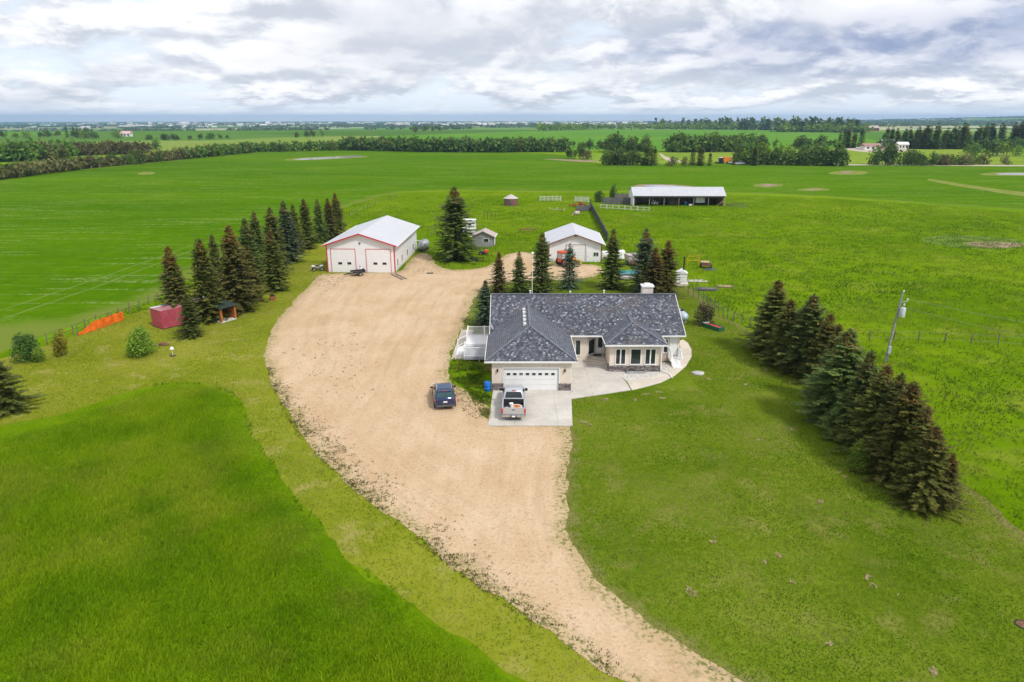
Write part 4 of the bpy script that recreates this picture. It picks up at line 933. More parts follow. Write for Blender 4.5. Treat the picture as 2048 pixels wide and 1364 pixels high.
belt([(110, 314), (180, 308), (290, 306)], 20, 9, ['dark', 'poplar', 'greyish', 'bright'], 'tree of the loose mixed wood close behind the low hedge', 'trees of the loose left wood', 18, wid=(1.1, 1.6))
belt([(1213, 304), (1295, 303)], 13, 13, ['dark', 'poplar'], 'tree of the dark poplar bluff behind the twin thickets', 'trees of the dark bluff', 8, wid=(1.2, 1.6))
belt([(1205, 330), (1280, 330)], 12, 8.6, ['poplar', 'dark'], 'tree of the two rounded thickets at the field edge', 'trees of the twin thickets', 5, wid=(1.0, 1.4))
belt([(1136, 318), (1178, 318)], 7, 8, ['dark', 'poplar'], 'tree of the small low clump at the end of the long belt', 'trees of the small low clump', 5, wid=(1.2, 1.5))
belt([(1160, 303), (1215, 303)], 7, 9, ['dark'], 'low tree joining the long belt to the dark bluff', 'trees joining belt and bluff', 6, wid=(1.2, 1.6))
belt([(1336, 304), (1478, 303)], 22, 13, ['poplar', 'dark', 'poplar'], 'tree of the broad light-green bluff in the middle distance', 'trees of the broad bluff', 8, wid=(1.1, 1.5))
belt([(1490, 300), (1552, 300)], 8, 12, ['poplar', 'dark'], 'tree of the clump behind the neighbouring house', 'trees behind the neighbouring house', 8, wid=(1.1, 1.5))
belt([(1470, 327), (1600, 330)], 15, 10.5, ['poplar', 'bright', 'dark'], 'tree around the neighbouring house on the field edge', 'trees round the neighbouring house', 7, wid=(1.0, 1.4))
belt([(1612, 331), (1690, 331)], 11, 11.5, ['poplar', 'dark'], 'tree of the big rounded thicket next to the neighbouring house', 'trees of the big rounded thicket', 6, wid=(1.2, 1.6))
belt([(1745, 330), (1868, 330)], 14, 9, ['poplar', 'dark', 'poplar'], 'tree of the lone thicket standing along the field road', 'trees of the lone right thicket', 5, wid=(1.1, 1.5), hv=.4)
belt([(1590, 297), (1668, 297)], 9, 10, ['poplar', 'dark'], 'tree of the green clump before the far farmyard spruces', 'trees left of the far farmyard', 8, wid=(1.2, 1.5))
belt([(1940, 312), (2090, 313)], 17, 9.5, ['bright', 'poplar'], 'light green tree in front of the last dark spruce wood', 'light trees at far right', 12, wid=(1.2, 1.6))
belt([(590, 275), (645, 275)], 6, 9, ['dark', 'poplar'], 'tree of the lone clump out in the pale field', 'trees of the pale-field clump', 14, wid=(1.3, 1.8))
belt([(818, 265.5), (880, 265)], 8, 13, ['greyish', 'bright'], 'bare-looking poplar of the thin row on the far rise', 'trees of the thin row on the rise', 10, wid=(1.0, 1.3))
belt([(0, 278), (110, 276), (250, 278)], 17, 10, ['dark', 'poplar', 'bright'], 'tree of the pale scrub around the distant pink-roofed farm', 'trees round the distant left farm', 30, wid=(1.5, 2.2))
belt([(300, 280), (385, 280), (455, 278)], 14, 7.5, ['dark'], 'tree of the two low dark clumps beyond the pale field', 'trees of the two low dark clumps', 14, wid=(1.5, 2.2))
# spruces further off
belt([(116, 275), (148, 275), (190, 277)], 9, 13.5, ['green'], 'dark pointed spruce near the distant pink-roofed farm', 'tall spruces at the distant left farm', 12, 'spruce', (.8, 1.0), .2)
belt([(1285, 331), (1308, 331)], 4, 11, ['green', 'olive'], 'dark slim spruce against the twin thickets', 'spruces right of the thickets', 3, 'spruce', (1.0, 1.2), .1)
belt([(1385, 331), (1407, 331)], 3, 11, ['green', 'olive'], 'spruce of the trio on the meadow edge', 'trio of spruces on the meadow edge', 2, 'spruce', (1.0, 1.2), .1)
spx(1419, 331, 303, 'green', 'single spruce right of the trio on the meadow edge', 1, 1.1, far=True)
spx(1467, 330, 304, 'olive', 'single spruce beside the orange machine', 0, 1.0, far=True)
belt([(1500, 331), (1512, 331)], 3, 10, ['green'], 'dark spruce in front of the neighbouring house', 'spruces at the neighbouring house', 2, 'spruce', (1.0, 1.2), .1)
belt([(1684, 296), (1718, 296)], 8, 14.5, ['olive', 'green'], 'tall olive spruce of the small group near the farm lane', 'spruces left of the farmyard', 6, 'spruce', (.9, 1.1), .2)
belt([(1760, 296), (1865, 298)], 24, 15.5, ['green', 'green', 'olive'], 'dark spruce behind the white sheds of the far farmyard', 'spruces behind the far farmyard', 9, 'spruce', (.9, 1.1), .25)
belt([(1865, 298), (1965, 297)], 26, 17.5, ['green', 'green', 'olive'], 'dark spruce of the tall row beyond the far farmyard', 'spruces right of the far farmyard', 9, 'spruce', (.9, 1.1), .25)
belt([(1965, 292), (2090, 292)], 26, 18.5, ['green', 'olive'], 'dark spruce of the wood behind the light green trees', 'spruces at the right frame edge', 14, 'spruce', (.9, 1.2), .25)
# low scrub
GSC = 'low scrub on the meadow edge'
for u, v, h, k, lb in [(1344, 332, 5.0, 'greyish', 'left one of two grey bushes between the spruces on the meadow edge'), (1370, 332, 5.0, 'greyish', 'right one of two grey bushes between the spruces on the meadow edge'), (1172, 319, 6, 'greyish', 'pale rounded bush at the small low clump'), (1965, 329, 5.6, 'greyish', 'roundest grey bush on the far right field edge'), (2010, 329, 4.5, 'greyish', 'low olive bush at the far right field edge')]:
    x, y = G(u, v); leafy(x, y, h, k, lb, LFB, rg.randrange(3), 1.1, GSC, 'shrub', 'shrub')
belt([(1872, 330), (1955, 329)], 9, 5.0, ['greyish', 'greyish', 'poplar'], 'grey-brown bush of the low hedge beside the lone thicket', 'bushes of the low right hedge', 3, 'bush', (1.1, 1.4))
# undergrowth under the belts: nobody could count it
def undergrowth(px, n, h, label, mat, seed, depth):
    mass('undergrowth', [(px, 1.0, depth)], label, mat, n, h, .26, 1.0, seed)
UNDER = [([(-60, 366), (0, 359), (170, 337), (380, 317)], 330, 4.6, 'scrub under the low field hedge', 'greyish', 6), ([(380, 317), (510, 304), (690, 300)], 260, 5.8, 'scrub filling the long belt behind the pond', 'poplar', 8), ([(690, 300), (850, 303), (1000, 304), (1135, 303)], 330, 8.0, 'dark scrub filling the tall middle belt', 'dark', 8),
         ([(-40, 321), (110, 319)], 150, 9, 'scrub under the thick wood', 'poplar', 22), ([(110, 314), (180, 309), (290, 307)], 150, 7, 'scrub under the loose wood', 'greyish', 18), ([(1336, 304), (1478, 303)], 110, 9.5, 'scrub under the broad bluff', 'poplar', 8), ([(1205, 330), (1285, 330)], 30, 4, 'scrub under the twin thickets', 'dark', 4),
         ([(1470, 328), (1600, 330.5), (1690, 331)], 90, 5.5, 'scrub round the neighbouring house', 'poplar', 5), ([(1745, 330.5), (1868, 330.5)], 40, 3.6, 'scrub under the lone thicket', 'dark', 4), ([(1760, 297), (1965, 297.5), (2090, 294)], 110, 7, 'scrub under the far dark spruces', 'dark', 9), ([(1213, 304), (1300, 303)], 36, 6, 'scrub under the dark bluff', 'dark', 8)]
# upper woods, light trees and spruces on the rise: one mass each
def mass(name, px_list, label, mat, n, h, size, spread, seed, conical=False):
    r_ = np.random.default_rng(seed); VV = []; FF = []; AT = []; TI = []; HH = []; off = 0
    for px, share, dep in px_list:
        pts = np.array(along(GP(px), max(1, int(n * share)))); m = len(pts)
        for (x, y) in pts:
            x += r_.normal(0, spread); y += r_.uniform(-dep, dep); z = float(elev(x, y)); hh = h * r_.uniform(.65, 1.3); k = 34
            if conical:
                f = r_.uniform(0.03, 1, k) ** 1.3; a = r_.uniform(0, 2 * PI, k); rr = hh * .20 * (1 - f) * r_.uniform(.5, 1, k); P = np.stack([x + rr * np.cos(a), y + rr * np.sin(a), z + f * hh], 1)
            else:
                u = r_.normal(0, 1, (k, 3)); u /= np.linalg.norm(u, axis=1, keepdims=True); P = np.array([x, y, z + hh * .5]) + u * np.array([hh * .55, hh * .55, hh * .48]) * r_.uniform(.6, 1, (k, 1))
            D = r_.normal(0, 1, (k, 3)); D[:, 2] += .3; D /= np.linalg.norm(D, axis=1, keepdims=True); N = r_.normal(0, 1, (k, 3)); N -= D * (N * D).sum(1, keepdims=True); N /= np.linalg.norm(N, axis=1, keepdims=True)
            L = hh * size * r_.uniform(.7, 1.3, k); V, F = kites(P, D, N, L, L * .42); VV.append(V); FF.append(F + off); off += len(V)
            TI.append(np.repeat(np.clip(r_.uniform(0, 1) * .5 + r_.uniform(0, .5, k), 0, 1), 4)); HH.append(np.repeat((P[:, 2] - z) / hh, 4))
    V = np.concatenate(VV); F = np.concatenate(FF); t_ = np.concatenate(TI)
    return tag(np_mesh(name, V, F, mat, attrs={'tint': t_, 'tip': np.zeros(len(V)), 'hh': np.concatenate(HH) * .5}), label, None, None, 'stuff')
mass('far_woods', [([(1070, 262), (1180, 259.5), (1320, 258.5)], .30, 25), ([(1310, 258.5), (1540, 260)], .42, 30), ([(1560, 264), (1725, 265)], .28, 20)], 'light green woods along the far rise', M_lf['bright'], 210, 13, .34, 4, 3)
mass('far_spruce_woods', [([(1310, 258), (1400, 258)], .2, 25), ([(1400, 258.5), (1545, 260.5)], .5, 30), ([(1550, 263.5), (1710, 264.5)], .45, 22)], 'dark spruce woods standing over the light green far woods', M_sp['green'], 130, 21, .26, 3, 4, True)
M_dist = leaf_mat('distant_woods', (.04, .075, .018), (.07, .115, .028), (.11, .16, .04), (.1, .1, .1), 0, 0, 0)
def distant(seed=9):
    r_ = np.random.default_rng(seed); L = []
    for k in range(560):
        y = 2300 * (9500 / 2300) ** (r_.uniform() ** .8); x = y * r_.uniform(-.95, .95)
        if y < 3300 and r_.uniform() < .7: continue
        ln = r_.uniform(60, 420) * (1 if r_.uniform() < .8 else 2.2); a = r_.choice([0, 0, 0, PI / 2]) + r_.normal(0, .08); L.append((x, y, ln, a))
    VV = []; FF = []; TI = []; off = 0
    for x, y, ln, a in L:
        n = int(ln / 13) + 3; s = r_.uniform(-.5, .5, n) * ln; px = x + np.cos(a) * s + r_.normal(0, 8, n); py = y + np.sin(a) * s + r_.normal(0, 8, n); z = elev(px, py); h = r_.uniform(5, 11, n)
        for q in range(4):
            P = np.stack([px + r_.normal(0, 4, n), py + r_.normal(0, 4, n), z + h * r_.uniform(0, .45, n)], 1); D = np.stack([r_.normal(0, .8, n), r_.normal(0, .3, n), r_.uniform(.3, 1, n)], 1); D /= np.linalg.norm(D, axis=1, keepdims=True)
            N = np.stack([r_.normal(0, .3, n), -np.ones(n), r_.normal(0, .3, n)], 1); N -= D * (N * D).sum(1, keepdims=True); N /= np.linalg.norm(N, axis=1, keepdims=True)
            V, F = kites(P, D, N, h, h * .55); VV.append(V); FF.append(F + off); off += len(V); TI.append(np.repeat(r_.uniform(0, 1, n), 4))
    V = np.concatenate(VV); return tag(np_mesh('distant_woods', V, np.concatenate(FF), M_dist, attrs={'tint': np.concatenate(TI), 'tip': np.zeros(len(V)), 'hh': np.zeros(len(V))}), 'hazy blue woods and hedges out to the horizon', None, None, 'stuff')
distant()
def distant_town(seed=4):
    r_ = np.random.default_rng(seed); m = MB()
    for k in range(430):
        y = r_.uniform(4200, 8600); c = r_.choice([-.55, -.35, -.15, -.02, .02, .12]); x = y * (c + r_.normal(0, .07)); z = float(elev(x, y)); w = r_.uniform(12, 55); d = r_.uniform(12, 30); h = r_.uniform(6, 15) * (1 if r_.uniform() < .95 else 2.0)
        if r_.uniform() < .6: m.box(x - w / 2, x + w / 2, y, y + d, z, z + h)
        else: m.add([(x - w / 2, y, z), (x + w / 2, y, z), (x + w / 2, y + d, z), (x - w / 2, y + d, z), (x - w / 2, y, z + h * .6), (x + w / 2, y, z + h * .6), (x + w / 2, y + d, z + h * .6), (x - w / 2, y + d, z + h * .6), (x - w / 2, y + d / 2, z + h), (x + w / 2, y + d / 2, z + h)], [(0, 1, 5, 4), (2, 3, 7, 6), (4, 5, 9, 8), (6, 7, 8, 9), (1, 2, 6, 9, 5), (3, 0, 4, 8, 7)])
    return tag(m.build('distant_town', paint('pale_town_walls', (.62, .60, .58), .7, 0, .2, .02), fix=False), 'pale specks of the town low on the horizon', None, None, 'stuff')
distant_town()

for k_, (px, n, h, lb, mt, dp) in enumerate(UNDER): undergrowth(px, n, h, lb, M_lf[mt], 60 + k_, dp)
# ================================================================== vehicles
def carpaint(name, col, metal=.35, rough=.28):
    t = NT(name); p = t.obj(); n = t.noise(p, 2, 4); d = t.step(t.noise(t.mapv(p, (1, 1, .6)), 3.5, 5, .65), .5, .8)
    x, y, z = t.sep(p); low = t.math('MULTIPLY', t.step(z, .25, .8, 1, 0), .5)
    c = t.mix(t.math('MULTIPLY', t.math('ADD', t.math('MULTIPLY', d, .25), low), .6), col, (.30, .24, .17))
    return t.done(t.bsdf(c, t.math('ADD', rough, t.math('MULTIPLY', d, .2)), metal, None, .5, coat=.6))
M_silver = carpaint('silver_paint', (.50, .53, .57)); M_navy = carpaint('navy_paint', (.013, .030, .100), .3, .25)
M_carglass = glass_mat('car_glass', (.010, .014, .017)); M_tail = paint('red_lens', (.55, .015, .02), .25, 0, .1, 5, spec=.6)
M_plate = paint('licence_plate', (.85, .85, .86), .4, 0, .02, 3); M_chrome = paint('chrome', (.62, .63, .65), .22, .9, .06, 4); M_plastic = paint('black_plastic', (.028, .028, .03), .55, 0, .2, 4)
M_head = paint('headlight_lens', (.75, .77, .8), .15, .2, .05, 4)
def ringx(y, hw, z0, z1, t=.93, sh=.12):
    zm = z0 + (z1 - z0) * .55
    R_ = [(hw * .86, z0), (hw * .97, z0 + .14), (hw, zm), (hw * .985, z1 - sh), (hw * t, z1)]
    return [(x, y, z) for x, z in R_] + [(-x, y, z) for x, z in reversed(R_)]
def cabring(z, hw, y0, y1, c=.14):
    return [(-hw + c, y0, z), (hw - c, y0, z), (hw, y0 + c, z), (hw, y1 - c, z), (hw - c, y1, z), (-hw + c, y1, z), (-hw, y1 - c, z), (-hw, y0 + c, z)]
def arches(o, spots, r, hw):
    for x, y in spots:
        s_ = 1 if x > 0 else -1; MB().lathe([(0, -.02), (r, -.02), (r, .02), (0, .02)], (s_ * (hw + .004), y, r * .86), 22, 'x').build('wheel_arch', M_plastic, o)
def panel(rings, face, a0, a1, z0, z1, off=.012, n=4):
    """a glass sheet laid on the outside of a cab: rings = (z, half width, rear y, front y)"""
    Z = [r[0] for r in rings]; I = lambda k, z: float(np.interp(z, Z, [r[k] for r in rings])); vs = []; zs = sorted(set(list(np.linspace(z0, z1, n)) + [z for z in Z if z0 < z < z1]))
    for z in zs:
        hw, y0, y1 = I(1, z), I(2, z), I(3, z)
        if face == 'rear': vs += [(hw * a0, y0 - off, z), (hw * a1, y0 - off, z)]
        elif face == 'front': vs += [(hw * a0, y1 + off, z), (hw * a1, y1 + off, z)]
        else: s_ = 1 if face == 'right' else -1; vs += [(s_ * (hw + off), lerp(y0, y1, a0), z), (s_ * (hw + off), lerp(y0, y1, a1), z)]
    return MB().add(vs, [(2 * k, 2 * k + 1, 2 * k + 3, 2 * k + 2) for k in range(len(zs) - 1)])
def lerp(a, b, t): return a + (b - a) * t
def pickup(loc, rz, label):
    o = empty('pickup_truck', loc, rz, label, 'pickup truck'); L = 5.8
    # front clip and lower cab: y from 2.05 (cab rear) to 5.8 (nose)
    secs = [ringx(2.02, .99, .42, 1.17), ringx(3.0, 1.0, .40, 1.18), ringx(4.1, 1.0, .40, 1.18), ringx(4.35, 1.0, .42, 1.16), ringx(5.1, .985, .42, 1.10, .90), ringx(5.6, .95, .42, 1.02, .86), ringx(5.78, .86, .46, .92, .84)]
    MB().loft(secs).build('body', M_silver, o, 40)
    # the open bed
    b = MB()
    for s_ in (-1, 1):
        P_ = [(s_ * .86, .42), (s_ * .97, .56), (s_ * 1.0, .84), (s_ * .985, 1.08), (s_ * .95, 1.18), (s_ * .86, 1.18), (s_ * .84, .75), (s_ * .84, .45)]
        b.yprism(P_, .12, 2.0)
    b.build('bed_side', M_silver, o, 40)
    MB().box(-.84, .84, .14, 1.98, .60, .66).box(-.84, .84, 1.90, 1.99, .66, 1.16).build('bed_liner', M_plastic, o)
    MB().box(-.90, .90, .04, .12, .58, 1.17, ch=.03).build('tailgate', M_silver, o)
    MB().box(-.11, .11, .02, .04, .97, 1.03).build('handle', M_plastic, o)
    MB().box(-.97, .97, -.10, .06, .40, .56, ch=.05).build('bumper', M_chrome, o); MB().box(-.26, .26, -.115, -.10, .40, .55).build('bumper_step', M_plastic, o)
    MB().box(-.15, .15, -.13, -.116, .41, .54).build('licence_plate', M_plate, o)
    for s_ in (-1, 1): MB().box(s_ * .955 - .07, s_ * .955 + .06, .03, .15, .70, 1.06).build('tail_light', M_tail, o)
    # cab
    cr = [cabring(1.15, .93, 2.03, 4.32), cabring(1.45, .88, 2.12, 3.95), cabring(1.78, .76, 2.28, 3.40, .16), cabring(1.86, .68, 2.42, 3.22, .16)]
    MB().loft(cr).build('cab', M_silver, o, 50)
    RG = [(1.15, .93, 2.03, 4.32), (1.45, .88, 2.12, 3.95), (1.78, .76, 2.28, 3.40), (1.86, .68, 2.42, 3.22)]
    panel(RG, 'rear', -.80, .80, 1.24, 1.72).build('rear_window', M_carglass, o); panel(RG, 'front', -.8, .8, 1.24, 1.73).build('windscreen', M_carglass, o)
    for s_ in (-1, 1):
        for a0, a1 in ((.12, .45), (.50, .86)): panel(RG, 'right' if s_ > 0 else 'left', a0, a1, 1.22, 1.73).build('side_window', M_carglass, o)
        MB().box(s_ * .95, s_ * 1.22, 3.78, 3.90, 1.18, 1.40, ch=.03).bar((s_ * .9, 3.86, 1.15), (s_ * 1.05, 3.84, 1.25), .06).build('mirror', M_plastic, o, 30)
        MB().box(s_ * .8 - .14, s_ * .8 + .14, 5.70, 5.80, .68, .90).build('headlight', M_head, o)
        for yy in (2.62, 3.5): MB().box(s_ * .995 - .012, s_ * .995 + .015, yy, yy + .14, .98, 1.02).build('door_handle', M_chrome, o)
    MB().box(-.16, .16, 2.26, 2.33, 1.79, 1.85).build('brake_light', M_tail, o)
    MB().box(-.62, .62, 5.77, 5.82, .60, .88).build('grille', M_plastic, o); MB().box(-.95, .95, 5.74, 5.9, .40, .58, ch=.05).build('front_bumper', M_chrome, o)
    MB().box(-.8, .8, .3, 5.4, .36, .5).build('chassis', M_plastic, o)
    wp = [(-.86, 1.15), (.86, 1.15), (-.86, 4.75), (.86, 4.75)]; arches(o, wp, .46, .985); wheels(o, wp, .39, .26)
    return o
tx, ty = G(1027, 845)
TK = pickup((tx, ty + .1, .08), math.radians(-.5), 'silver pickup truck backed out on the concrete apron, bed full of gear')
def at_truck(x, y, z): return (tx + x, ty + .1 + y, .08 + z)
rl = empty('hose_reel', at_truck(.28, .85, .67), 0, 'round beige reel with orange label lying in the pickup bed', 'reel')
MB().lathe([(0, 0), (.50, 0), (.52, .03), (.50, .06), (.3, .07), (.3, .22), (.50, .23), (.52, .26), (.48, .30), (0, .30)], n=24).build('drum', paint('beige_reel', (.58, .52, .45), .6, 0, .15, 4), rl, 40)
MB().lathe([(0, .305), (.30, .305), (.30, .32), (0, .32)], n=20).build('label_disc', paint('orange_disc', (.60, .19, .05), .5, 0, .2, 4), rl); MB().lathe([(0, .322), (.08, .322), (.08, .33), (0, .33)], n=12).build('hub', M_dark, rl)
bk = empty('bucket', at_truck(-.18, 1.25, .67), 0, 'white plastic bucket standing in the pickup bed', 'bucket')
MB().lathe([(0, 0), (.14, 0), (.17, .36), (.18, .38), (.155, .38), (.13, .03), (0, .03)], n=16).build('pail', M_whitev, bk, 40); MB().lathe([(0, .385), (.185, .385), (.185, .41), (0, .41)], n=16).build('lid', M_whitev, bk)
tb = empty('tool_box', at_truck(-.55, .75, .67), .2, 'small grey toolbox in the left of the pickup bed', 'toolbox')
MB().box(-.18, .18, -.28, .28, 0, .2, ch=.02).build('case', paint('grey_case', (.2, .21, .22), .5, .2, .2, 4), tb); MB().box(-.02, .02, -.1, .1, .2, .25).build('handle', M_whitev, tb)
def suv(loc, rz, label):
    o = empty('suv', loc, rz, label, 'suv'); hw = .93
    secs = [ringx(.0, .80, .48, .96, .9, .2), ringx(.10, .90, .38, 1.02, .9), ringx(.45, .94, .34, 1.05, .92), ringx(1.4, .95, .32, 1.04), ringx(2.6, .95, .32, 1.02), ringx(3.3, .94, .34, 1.00, .90), ringx(4.1, .92, .36, .90, .84), ringx(4.5, .86, .38, .80, .80), ringx(4.68, .72, .44, .68, .8)]
    MB().loft(secs).build('body', M_navy, o, 40)
    cr = [cabring(1.0, .89, .14, 3.45, .12), cabring(1.25, .84, .30, 3.05, .14), cabring(1.55, .72, .62, 2.50, .16), cabring(1.64, .62, .86, 2.20, .18)]
    MB().loft(cr).build('cabin', M_navy, o, 50)
    RG = [(1.0, .89, .14, 3.45), (1.25, .84, .30, 3.05), (1.55, .72, .62, 2.50), (1.64, .62, .86, 2.20)]
    panel(RG, 'rear', -.82, .82, 1.08, 1.50).build('rear_window', glass_mat('teal_rear_glass', (.016, .040, .045)), o); panel(RG, 'front', -.82, .82, 1.06, 1.52).build('windscreen', M_carglass, o)
    MB().box(-.63, .63, .50, .72, 1.55, 1.585).build('spoiler', M_navy, o); MB().box(-.16, .16, .488, .50, 1.552, 1.58).build('brake_light', M_tail, o)
    MB().quad((-.5, 1.0, 1.648), (.5, 1.0, 1.648), (.5, 2.1, 1.648), (-.5, 2.1, 1.648)).build('sunroof', glass_mat('roof_glass', (.02, .035, .07)), o)
    for s_ in (-1, 1):
        for a0, a1 in ((.14, .32), (.36, .60), (.64, .86)): panel(RG, 'right' if s_ > 0 else 'left', a0, a1, 1.06, 1.50).build('side_window', M_carglass, o)
        MB().bar((s_ * .66, .8, 1.66), (s_ * .66, 2.4, 1.66), .05).build('roof_rail', M_chrome, o)
        MB().box(s_ * .98, s_ * 1.14, 2.72, 2.84, 1.02, 1.16, ch=.03).bar((s_ * .88, 2.8, 1.0), (s_ * 1.0, 2.78, 1.06), .05).build('mirror', M_plastic, o, 30)
        MB().add([(s_ * .46, .03, .84), (s_ * .84, .03, .78), (s_ * .93, .30, .84), (s_ * .92, .36, 1.0), (s_ * .86, .065, 1.0), (s_ * .5, .02, .96)], [(0, 1, 4, 5), (1, 2, 3, 4)]).build('tail_light', M_tail, o)
        MB().box(s_ * .70 - .16, s_ * .70 + .13, 4.45, 4.6, .64, .76).build('headlight', M_head, o)
    MB().box(-.86, .86, -.06, .12, .34, .52, ch=.06).build('bumper', paint('grey_bumper', (.10, .105, .12), .5, .2, .2, 4), o); MB().box(-.17, .17, -.035, -.01, .72, .84).build('licence_plate', M_plate, o)
    MB().box(-.75, .75, .3, 4.3, .26, .40).build('chassis', M_plastic, o)
    wp = [(-.80, .95), (.80, .95), (-.80, 3.75), (.80, 3.75)]; arches(o, wp, .42, .935); wheels(o, wp, .36, .24)
    return o
sx_, sy_ = G(891, 822)
suv((sx_, sy_ + .1, .03), math.radians(9), 'dark blue compact suv parked on the gravel left of the apron')
# ---- farm machines
def tractor(loc, rz):
    o = empty('farm_tractor', loc, rz, 'orange-red cab tractor parked before the white garage', 'tractor')
    M_or = paint('orange_red_paint', (.62, .075, .025), .4, 0, .15, 4); M_ye = paint('dull_yellow', (.50, .36, .10), .5, 0, .2, 4)
    MB().box(-.42, .42, .2, 1.9, .75, 1.35, ch=.1).build('bonnet', M_or, o); MB().box(-.25, .25, -1.2, 1.8, .5, .78).build('chassis', M_dark, o)
    MB().box(-.75, .75, -1.3, .15, .75, 1.25, ch=.08).build('cab_base', M_or, o)
    c = MB()
    for x in (-.68, .68):
        for y in (-1.2, .08): c.box(x - .05, x + .05, y - .05, y + .05, 1.25, 2.35)
    c.build('cab_pillars', M_or, o); MB().box(-.82, .82, -1.38, .25, 2.35, 2.52, ch=.12).build('cab_roof', M_or, o)
    MB().box(-.66, .66, -1.17, .05, 1.25, 2.34).build('cab_glass', paint('pale_cab_glass', (.45, .50, .52), .1, 0, .1, 3, spec=.6), o)
    MB().bar((.3, 1.2, 1.35), (.3, 1.2, 2.1), .07).build('exhaust', M_dark, o)
    for s_ in (-1, 1): MB().bar((s_ * .62, -.2, 1.2), (s_ * .55, 1.6, 1.1), .12).bar((s_ * .55, 1.6, 1.1), (s_ * .5, 2.5, .5), .12).build('loader_arm', M_ye, o)
    MB().xprism([(2.4, .2), (2.9, .25), (2.75, .8), (2.45, .75)], -.85, .85).build('loader_bucket', M_ye, o)
    wheels(o, ((-.85, -.7), (.85, -.7)), .72, .42, M_or); wheels(o, ((-.68, 1.35), (.68, 1.35)), .42, .26, M_or); return o
gx_, gy_ = G(1122, 533)
tractor((gx_ + .8, gy_ + .6, .05), math.radians(-62))
tl = empty('utility_trailer', (*G(706, 552), .02), math.radians(-62), 'small flat trailer with tongue parked between the shop doors', 'trailer')
MB().box(-.75, .75, -.2, 1.9, .45, .55).build('deck', M_wood, tl); MB().bar((-.4, -.2, .48), (0, -1.5, .35), .1).bar((.4, -.2, .48), (0, -1.5, .35), .1).build('tongue', M_dark, tl); MB().box(-.75, .75, 1.84, 1.9, .55, .95).box(-.75, -.69, -.2, 1.84, .55, .8).box(.69, .75, -.2, 1.84, .55, .8).build('side_rail', M_dark, tl); wheels(tl, ((-.85, 1.0), (.85, 1.0)), .3, .18)
ld = empty('water_jug', (G(719, 548)[0] + .1, G(719, 548)[1] + .2, .57), 0, 'white and red jug load sitting on the small flat trailer', 'jug')
MB().box(-.4, .3, -.3, .3, 0, .55, ch=.1).build('jug_body', M_whitev, ld); MB().box(-.15, .15, -.15, .15, .55, .66, ch=.04).build('cap', M_red, ld)
# tank by the shop's right side
wt = empty('water_tank', (G(845, 503)[0] + .2, G(845, 503)[1] + .6, 0), math.radians(-6), 'round silver-grey tank on black wheels at the right of the shop', 'tank')
MB().lathe([(0, -1.5), (.55, -1.42), (.85, -1.2), (.88, -.6), (.90, -.58), (.88, -.56), (.88, 1.2), (.5, 1.42), (0, 1.5)], (0, 0, 1.25), 24, 'y').build('tank_shell', paint('silver_tank', (.42, .43, .46), .35, .6, .15, 2), wt, 40)
MB().box(-.7, .7, -1.3, 1.3, .3, .45).build('cradle', M_dark, wt); MB().lathe([(0, 2.15), (.25, 2.15), (.25, 2.28), (0, 2.3)], n=14).build('hatch', M_steel, wt); MB().bar((-.2, -1.2, 2.1), (-2.0, -1.0, 2.3), .08).build('filler_pipe', M_whitev, wt); wheels(wt, ((-.85, .0), (.85, .0)), .38, .25)
# quad and clutter at the left of the shop
qd = empty('quad_bike', (*G(636, 541), 0), math.radians(-70), 'grey quad bike with white rack left of the shop', 'quad bike')
MB().box(-.28, .28, -.8, .8, .45, .75, ch=.1).build('body', M_steel, qd); MB().box(-.45, .45, -.95, -.35, .78, .84).build('rear_rack', M_whitev, qd); MB().box(-.4, .4, .35, .9, .78, .84).build('front_rack', M_whitev, qd); MB().bar((-.38, .3, 1.05), (.38, .3, 1.05), .05).bar((0, .3, .7), (0, .3, 1.05), .06).build('handlebar', M_dark, qd); MB().box(-.18, .18, -.5, .2, .75, .88, ch=.05).build('seat', M_black, qd); wheels(qd, ((-.5, -.6), (.5, -.6), (-.5, .6), (.5, .6)), .3, .24)
# ride-on mower by the big spruce
rm = empty('ride_on_mower', (*G(966, 509), 0), math.radians(-85), 'black and orange-red ride-on mower on the grass before the grey shed', 'mower')
MB().box(-.38, .38, .2, 1.0, .4, .85, ch=.1).build('bonnet', paint('mower_red', (.66, .10, .03), .4, 0, .15, 4), rm); MB().box(-.45, .45, -.8, .3, .35, .55, ch=.08).build('fender', M_plastic, rm); MB().box(-.25, .25, -.6, -.15, .55, .68).box(-.25, .25, -.68, -.56, .68, 1.05).build('seat', M_black, rm); MB().box(-.6, .6, -.2, .5, .15, .3, ch=.1).build('mower_deck', M_plastic, rm); MB().lathe([(.14, -.02), (.18, 0), (.14, .02)], (0, .12, 1.0), 12).bar((0, .2, .8), (0, .1, 1.0), .04).build('steering_wheel', M_black, rm); wheels(rm, ((-.45, -.5), (.45, -.5)), .26, .22); wheels(rm, ((-.38, .75), (.38, .75)), .19, .15)
bt = empty('box_trailer', (*G(940, 470), 0), math.radians(-3), 'tall white box trailer half hidden behind the big spruce', 'trailer')
MB().box(-1.6, 1.15, 0, 2.3, .6, 3.2, ch=.06).build('box_body', M_whitev, bt); MB().box(-1.5, 1.05, .1, 2.2, .42, .6).build('chassis', M_dark, bt); wheels(bt, ((-1.45, 1.1), (1.0, 1.1)), .4, .24)
